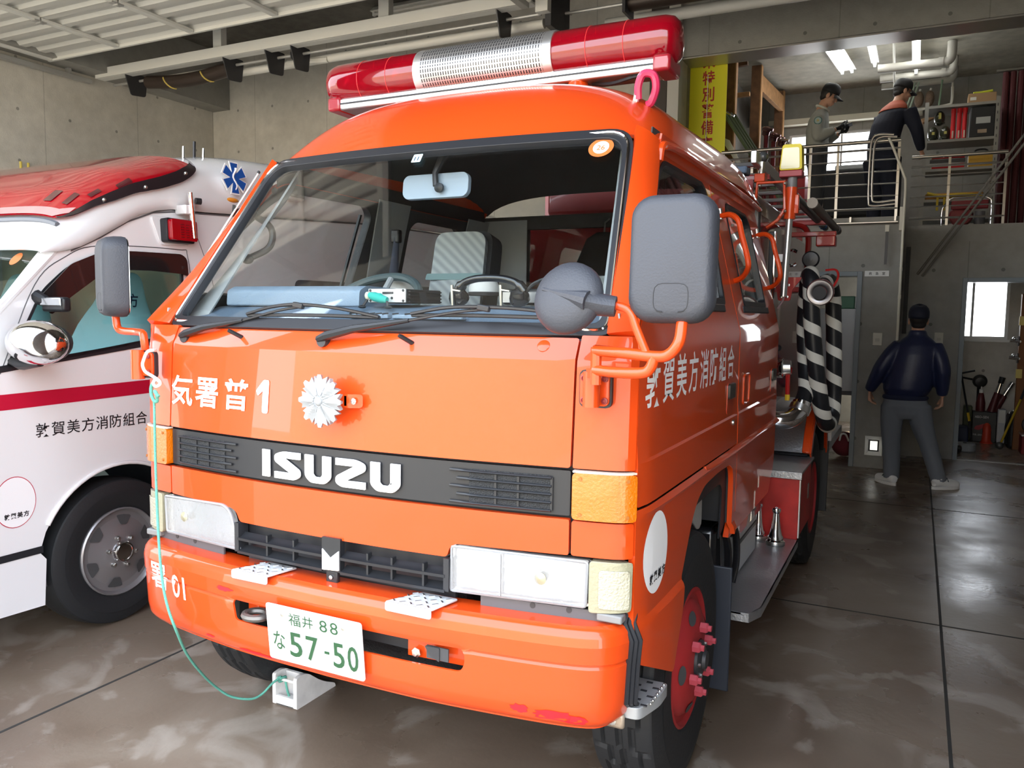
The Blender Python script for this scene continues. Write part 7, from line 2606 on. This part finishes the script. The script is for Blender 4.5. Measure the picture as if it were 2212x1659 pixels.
hrb = MB().cyl((2.10, 9.43, 4.33), (2.55, 9.43, 4.33), .02, n=10).build('hose_bar', STEEL, None, label='steel bar under the ceiling from which dark red hoses hang', cat='bar')
# ceiling rack of pipes with stored goods
PV = mat('pale_grey_pipe', (.44, .43, .39), .5)
for k, (y, z, r, x1) in enumerate(((8.9, 4.36, .05, 1.62), (9.5, 4.40, .045, 1.66), (9.95, 4.42, .04, 1.68))):
    t = thing('ceiling_pipe', ('fat pale pipe under the mezzanine ceiling, nearest the beam', 'middle pale pipe under the mezzanine ceiling', 'rear pale pipe under the mezzanine ceiling')[k], 'pipe', (1.3, y, z), 'pipes under the mezzanine ceiling')
    MB().tube(catmull([(.86, y, z), (1.2, y, z), (x1-.10, y, z), (x1-.02, y, z+.02), (x1, y, z+.09), (x1, y, 4.578)], 5), r, 14).build('pipe', PV, t, ang=60)
    MB().tube([(x1-.13, y, z), (x1-.08, y, z+.002)], r*1.15, 14).build('socket_joint', PV, t)
strip = MB()


def single_lamp(label, p0, p1):
    p0, p1 = Vector(p0), Vector(p1)
    t = thing('strip_lamp', label, 'lamp', (p0+p1)/2)
    d = (p1-p0).normalized()
    MB().bar(p0+V(0, 0, .035), p1+V(0, 0, .035), .09, .03).build('housing', MATS['lamp_housing_enamel'], t, bevel=.004)
    MB().cyl(p0+d*.03, p1-d*.03, .018, n=10).build('tube', tube, t)
    for q, s in ((p0, 1), (p1, -1)):
        MB().bar(q, q+d*.03*s, .03, .06).build('socket', tubeoff, t)


single_lamp('lit single tube lamp under the mezzanine ceiling left of the hanging rack', (.815, 8.05, 4.43), (.825, 8.95, 4.43))
single_lamp('lit single tube lamp in the middle of the hanging rack', (1.262, 8.05, 4.43), (1.258, 9.45, 4.43))
hk = thing('hanging_rack', 'white tube rack hung from the mezzanine ceiling behind the capped heads', 'rack', (1.35, 10.0, 4.1))
MB().tube(catmull([(1.03, 10.05, 4.30), (1.03, 10.05, 4.16), (1.07, 10.05, 4.12), (1.35, 10.05, 4.12), (1.62, 10.05, 4.14), (1.67, 10.05, 4.18), (1.67, 10.05, 4.36)], 5), .018, 10).build('tube_frame', mat('white_tube', (.62, .62, .57), .45), hk, ang=60)
for x in (1.03, 1.67):
    MB().cyl((x, 10.05, 4.28), (x, 10.05, 4.579), .012, n=8).build('drop_rod', mat('white_tube', (.62, .62, .57), .45), hk)
MB().cyl((1.03, 9.52, 4.22), (1.03, 8.5, 4.579), .012, n=8).build('brace', mat('white_tube', (.62, .62, .57), .45), hk)
for k, x in enumerate((1.30, 1.42)):
    t = thing('net_bundle', ('brown net bundle in the hanging rack, left one', 'brown net bundle in the hanging rack, right one')[k], 'bundle', (x, 10.02, 4.12), 'net bundles in the hanging rack')
    MB().sphere((x, 10.02, 4.235), (.055, .06, .10), 14, 10).build('net', mat('brown_net', (.20, .14, .10), .9, bump=1., bscale=90), t)
    MB().tube([(x, 10.02, 4.32), (x+.01, 10.02, 4.36)], .012, 8).build('tie', WR, t)
for k, (x, c) in enumerate(((1.16, (.40, .52, .42)), (1.20, (.40, .52, .42)), (1.53, (.25, .38, .27)))):
    t = thing('pale_green_pole', ('pale green pole in the hanging rack, leftmost', 'pale green pole in the hanging rack, beside the net bundles', 'green pole at the right end of the hanging rack')[k], 'pole', (x, 10.0, 4.1))
    MB().cyl((x, 10.02, 4.14), (x+.09 if k < 2 else x+.02, 9.9, 4.42), .011, n=8).build('shaft', mat('pale_green_%d' % (k//2), c, .5), t)
bm3 = MB().box(-.14, .14, -.04, .04, -.03, .03, Matrix.Translation((1.47, 10.1, 4.02)) @ Matrix.Rotation(math.radians(-22), 4, 'Y')).build('bamboo_piece', mat('brown_bamboo', (.26, .15, .08), .7), None, bevel=.01, label='brown plank tied under the hanging rack', cat='plank')
MB().tube([(1.45, 10.1, 4.03), (1.46, 10.06, 4.13)], .008, 6).build('tie_cord', GH, bm3)
# timber hose rack at the left of the mezzanine
TB = mat('stained_timber', (.16, .075, .035), .65, var=.3, vscale=12)
TBL = mat('pale_timber', (.42, .22, .09), .7, var=.2, vscale=12)
wk = thing('timber_rack', 'brown timber post rack at the left end of the mezzanine', 'rack', (-.5, 9.0, FM))
for x, y, s in ((-.62, 7.9, .10), (-.52, 8.9, .11), (-.44, 10.2, .11)):
    MB().box(x-s/2, x+s/2, y-.05, y+.05, FM+.001, 4.56).build('post', TB, wk, bevel=.004)
    MB().box(x+s/2, x+s/2+.014, y-.051, y+.051, FM+.001, 4.56).build('pale_face', TBL, wk)  # paler slab along the right side of each post
MB().bar((-.50, 8.95, 4.38), (-.40, 10.2, 4.38), .06, .20).build('brace', TBL, wk, bevel=.004)
MB().bar((-.85, 8.4, 4.10), (-.50, 8.4, 4.10), .06, .05).build('arm', TBL, wk, bevel=.004)
MB().bar((-.85, 8.2, 4.40), (-.50, 8.2, 4.42), .06, .08).build('arm', TB, wk, bevel=.004)
gb2 = thing('tent_poles', 'bundle of dark green folded poles leaning against the mezzanine railing', 'poles', (-.2, 7.2, 2.9))
for k in range(4):
    MB().cyl((-.56+.035*k, 7.25+.03*k, 3.65-.01*k), (.14+.03*k, 7.05+.03*k, 2.60-.02*k), .020, n=8).build('pole', GH, gb2)
MB().cyl((-.53, 7.22, 3.63), (-.43, 7.22, 3.58), .012, n=8).build('chrome_tip', CHROME, gb2)
MB().patch([(-.62, 3.42), (-.50, 3.36), (-.30, 2.98), (-.29, 2.92)], lambda a, b: (a, 7.35, b), .02, .2).build('white_sheet', mat('white_sheet', (.65, .66, .68), .6), None, label='white folded sheet beside the green poles on the mezzanine', cat='sheet')
pb2 = thing('plastic_bag', 'clear bag hanging from the timber rack', 'bag', (-.68, 8.35, 3.7))
MB().lathe([(.004, .30), (.01, .12), (.055, .02), (.06, -.12), (.035, -.17), (0, -.175)], (-.68, 8.35, 3.80), (0, 0, 1), 14).build('bag', mat('milky_bag', (.45, .45, .42), .3, alpha=.6), pb2)
# dark red standpipes with chrome heads, red cabinet, black bench behind the men
for k, (x, z) in enumerate(((-.36, 3.74), (-.27, 3.66), (-.17, 3.60))):
    t = thing('standpipe', ('dark red standpipe with chrome head, nearest the timber rack', 'dark red standpipe with chrome head, middle one by the window', 'dark red standpipe with chrome head, nearest the window')[k], 'standpipe', (x, 8.8, FM), 'standpipes by the mezzanine window')
    MB().cyl((x, 8.8, FM+.001), (x, 8.8, z-.06), .028, n=12).build('tube', mat('dark_red_standpipe', (.16, .012, .018), .4), t)
    MB().lathe([(.03, -.06), (.045, -.05), (.045, -.01), (.055, 0), (.055, .03), (.03, .05), (0, .052)], (x, 8.8, z), (.25, -.3, 1), 16).build('head', mat('dark_chrome', (.20, .10, .10), .2, metal=.9), t)
    MB().cyl((x-.02, 8.76, z+.02), (x+.09, 8.74, z-.01), .018, n=10).build('outlet', CHROME if k == 2 else mat('dark_chrome', (.20, .10, .10), .2, metal=.9), t)
MB().box(-.38, .02, 9.6, 10.0, FM+.001, 3.30).build('red_cabinet', mat('red_cabinet_paint', (.30, .02, .025), .5), None, bevel=.01, label='dark red cabinet at the foot of the mezzanine window', cat='cabinet')
bk_ = thing('bench', 'black covered bench between the two men on the mezzanine', 'bench', (.70, 9.6, FM))
MB().box(.28, 1.15, 9.3, 10.0, FM+.30, 3.30).build('bench_top', mat('black_cover_cloth', (.014, .014, .016), .8), bk_, bevel=.02)
for x in (.34, 1.09):
    MB().box(x-.03, x+.03, 9.4, 9.9, FM+.001, FM+.31).build('leg', DKSTEEL, bk_)
MB().box(.40, 1.0, 9.35, 9.9, 3.302, 3.36).build('grey_tray', mat('grey_tray_plastic', (.30, .31, .32), .5), None, bevel=.01, label='pale grey tray on the black bench in front of the window', cat='tray')
# rope pair rising to the right
for k in range(2):
    t = thing('twisted_rope', ('grey twisted rope slanting past the right railing, upper of the pair', 'grey twisted rope slanting past the right railing, lower of the pair')[k], 'rope', (2.0, 7.0, 2.0), 'slanting ropes at the right')
    o_ = .045*k
    MB().tube([(1.40+o_, 7.775, 1.92-.02*k), (2.30+o_, 7.30, 3.29-.02*k), (2.62+o_, 7.12, 3.78-.02*k), (3.0+o_, 7.10, 4.115)], .0125, 8).build('strand', mat('grey_rope', (.20, .19, .17), .8, bump=1., bscale=120), t, ang=60)

# ================================================================ store room
DRM = thing('oil_can', 'square black oil can with white and red print in the store room', 'can', (2.16, 9.42, 0))
MB().box(2.075, 2.325, 9.36, 9.56, 0, .36).build('can', mat('black_tin', (.016, .018, .018), .4), DRM, bevel=.006)
text(MB(), 'HISO-GEN', lambda a, b: (a, 9.36, b), 2.10, 2.24, .285, .315, bold=.02, off=.001).build('print', mat('can_white_print', (.5, .5, .5), .5), DRM, ang=0)
text(MB(), 'FUEL GROUP', lambda a, b: (a, 9.36, b), 2.09, 2.20, .075, .095, bold=.01, off=.001).build('print', MATS['can_white_print'], DRM, ang=0)
MB().patch(roundpoly([(2.095, .15), (2.11, .19), (2.16, .205), (2.20, .225), (2.20, .18), (2.15, .14)], .015, 3), lambda a, b: (a, 9.3595, b), 0, .1).build('red_print', mat('can_red_print', (.35, .03, .04), .5), DRM, ang=0)
gc = MB().box(1.98, 2.07, 9.38, 9.56, 0, .42).build('green_can', mat('olive_can', (.05, .06, .02), .5), None, bevel=.01, label='olive green can left of the black oil can', cat='can')
RC = mat('red_orange_plastic', (.55, .05, .02), .4)
rcn = thing('red_cone', 'red plastic cone standing before the black oil can', 'cone', (2.25, 9.25, 0))
MB().lathe([(.062, 0), (.064, .01), (.050, .03), (.044, .13), (.046, .17), (.034, .22), (.015, .24), (0, .243)], (2.225, 9.28, 0), (0, 0, 1), 20).build('cone', RC, rcn)
MB().lathe([(.070, 0), (.070, .006), (.05, .008)], (2.225, 9.28, .0005), (0, 0, 1), 20).build('foot', RC, rcn)
sp2 = thing('sprayer_bottle', 'dark red bottle with white cap standing in the oil can corner', 'bottle', (2.15, 9.46, .36))
MB().lathe([(.05, 0), (.05, .10), (.03, .20), (.022, .22), (0, .22)], (2.155, 9.46, .361), (0, 0, 1), 16).build('bottle', mat('maroon_plastic', (.12, .02, .025), .4), sp2)
MB().lathe([(.022, 0), (.022, .04), (.008, .05), (.006, .09), (0, .092)], (2.155, 9.46, .581), (0, 0, 1), 12).build('white_cap', mat('cap_white', (.72, .72, .70), .7), sp2)
MAR = mat('maroon_tube', (.10, .015, .02), .4)
for k, (a, b) in enumerate((((2.27, 9.44, .36), (2.365, 9.44, .78)), ((2.30, 9.5, .36), (2.475, 9.5, .72)))):
    a, b = Vector(a), Vector(b)
    t = thing('branch_pipe', ('maroon branch pipe with black and chrome tip, nearer upright', 'maroon branch pipe with chrome tip, leaning more')[k], 'branch pipe', a, 'branch pipes in the store room')
    MB().tube([a, a.lerp(b, .55)], [.050, .034], 14).build('barrel', MAR, t)
    MB().tube([a.lerp(b, .55), a.lerp(b, .82)], [.030, .026], 14).build('chrome_sleeve', CHROME, t)
    MB().tube([a.lerp(b, .82), b], [.030, .034], 14).build('tip', BLACK if k == 0 else CHROME, t)
pn_ = thing('round_lamp', 'round black lamp head on a stem in the store room', 'lamp', (2.13, 9.5, .4))
MB().lathe([(.0, .05), (.05, .045), (.078, .015), (.080, -.005), (.07, -.01), (0, -.01)], (2.135, 9.48, .72), (0, -1, -.1), 22).build('head', mat('black_lamp_head', (.02, .02, .02), .35), pn_)
MB().tube([(2.13, 9.5, .37), (2.13, 9.5, .65)], .02, 8).build('stem', BLACK, pn_)
MB().tube([(2.06, 9.5, .735), (1.93, 9.45, .76)], .012, 8).build('handle', BLACK, pn_)
tk_ = thing('t_handle_tool', 'black T handled tool with yellow tape leaning behind the door frame', 'tool', (1.95, 9.0, 0))
MB().cyl((1.92, 9.2, .82), (2.03, 9.2, .28), .011, n=8).build('shaft', BLACK, tk_)
MB().cyl((2.03, 9.2, .28), (2.07, 9.2, .02), .012, n=8).build('lower_shaft', DKSTEEL, tk_)
MB().cyl((1.88, 9.2, .81), (2.06, 9.18, .862), .012, n=8).build('crossbar', BLACK, tk_)
MB().cyl((2.015, 9.2, .36), (2.035, 9.2, .26), .014, n=8).build('yellow_tape', mat('yellow_band', (.75, .5, .03), .5), tk_)
yb = thing('mallet', 'yellow handled mallet leaning on the black gear at the right', 'mallet', (2.36, 9.2, 0))
MB().cyl((2.335, 8.83, .07), (2.50, 8.83, .58), .012, n=8).build('handle', mat('yellow_handle', (.50, .34, .02), .5), yb)
MB().cyl((2.50, 8.83, .58), (2.56, 8.82, .80), .013, n=8).build('grip', BLACK, yb)
MB().sphere((2.325, 8.83, .045), (.042, .042, .042), 14, 10).build('head', mat('grey_mallet_head', (.12, .12, .12), .4, metal=.5), yb)
wb2 = thing('white_container', 'white narrow container behind the yellow handle', 'container', (2.36, 9.4, 0))
MB().box(2.335, 2.42, 9.38, 9.5, 0, .40).build('container', mat('container_white', (.50, .51, .52), .5), wb2, bevel=.008)
MB().box(2.345, 2.41, 9.376, 9.38, .24, .39).build('paper', mat('paper_page', (.7, .7, .66), .8), wb2)
gp = thing('breathing_set', 'black gear pile with chrome fittings at the right of the store room', 'gear', (2.52, 9.1, 0))
m = MB()
MB().box(2.41, 2.60, 8.95, 9.3, 0, .38).build('pack', mat('black_gear', (.014, .014, .016), .5), gp, bevel=.03)
for k in range(5):
    MB().sphere((2.42+.035*k, 8.98, .40+.02*(k % 2)), .022, 10, 8).build('fitting', CHROME, gp)
MB().tube(catmull([(2.40, 9.0, .05), (2.39, 8.98, .25), (2.44, 8.96, .42), (2.50, 8.96, .30)], 5), .014, 8).build('hose', BLACK, gp)
rbx = thing('red_toolbox', 'dark red toolbox at the right edge of the store room', 'toolbox', (2.6, 8.65, 0))
MB().box(2.505, 2.80, 8.55, 8.80, 0, .20).build('box', mat('dark_red_board', (.20, .015, .02), .5), rbx, bevel=.008)
MB().box(2.50, 2.805, 8.545, 8.805, .20, .215).build('lid', ALU, rbx, bevel=.003)
MB().lathe([(.0, -.02), (.095, -.02), (.10, 0), (.095, .02), (.05, .022), (0, .02)], (2.60, 8.62, .325), (0, 1, 0), 24).build('spare_wheel', BLACK, None, label='black wheel standing on the dark red toolbox', cat='wheel')
pst = thing('hydrant_board', 'brown timber board with chrome valves at the right edge of the store room', 'board', (2.50, 8.9, 0))
MB().box(2.455, 2.56, 8.9, 8.98, 0, 1.75).build('post', mat('orange_brown_timber', (.20, .075, .02), .6), pst, bevel=.004)
for z in (1.22, 1.03):
    v_ = MB().cyl((2.36, 8.84, z+.01), (2.455, 8.84, z), .020, n=12).build('valve', CHROME, pst)
    MB().sphere((2.40, 8.83, z+.03), .022, 10, 8).build('valve_knob', CHROME, v_)
    MB().cyl((2.44, 8.84, z-.05), (2.44, 8.84, z+.06), .016, n=10).build('valve_body', CHROME, v_)
    MB().cyl((2.455, 8.84, z), (2.455, 8.90, z), .014, n=8).build('valve_tail', STEEL, v_)
for z in (1.45, .86):
    MB().box(2.44, 2.50, 8.885, 8.90, z-.05, z+.05).build('yellow_tag', mat('yellow_tag', (.7, .55, .15), .5), pst)
us = thing('parasol_base', 'grey round concrete base on the store room floor', 'base', (1.96, 8.45, 0))
MB().lathe([(.10, 0), (.112, .01), (.112, .075), (.10, .09), (0, .092)], (1.965, 8.50, 0), (0, 0, 1), 30).build('base', mat('grey_cement_base', (.28, .30, .31), .7), us)
MB().lathe([(.02, .09), (.02, .10), (0, .10)], (1.965, 8.50, 0), (0, 0, 1), 12).build('socket', DKSTEEL, us)
MB().sphere((1.885, 8.30, .048), .048, 16, 12).build('black_ball', mat('gloss_black_ball', (.012, .013, .014), .15, coat=.8), None, label='glossy black ball beside the grey round base', cat='ball')
bl = MB().box(1.86, 2.03, 9.1, 9.3, .0, .20).build('blue_tub', mat('navy_tub', (.02, .03, .07), .5), None, bevel=.02, label='dark blue tub behind the store room door frame', cat='tub')
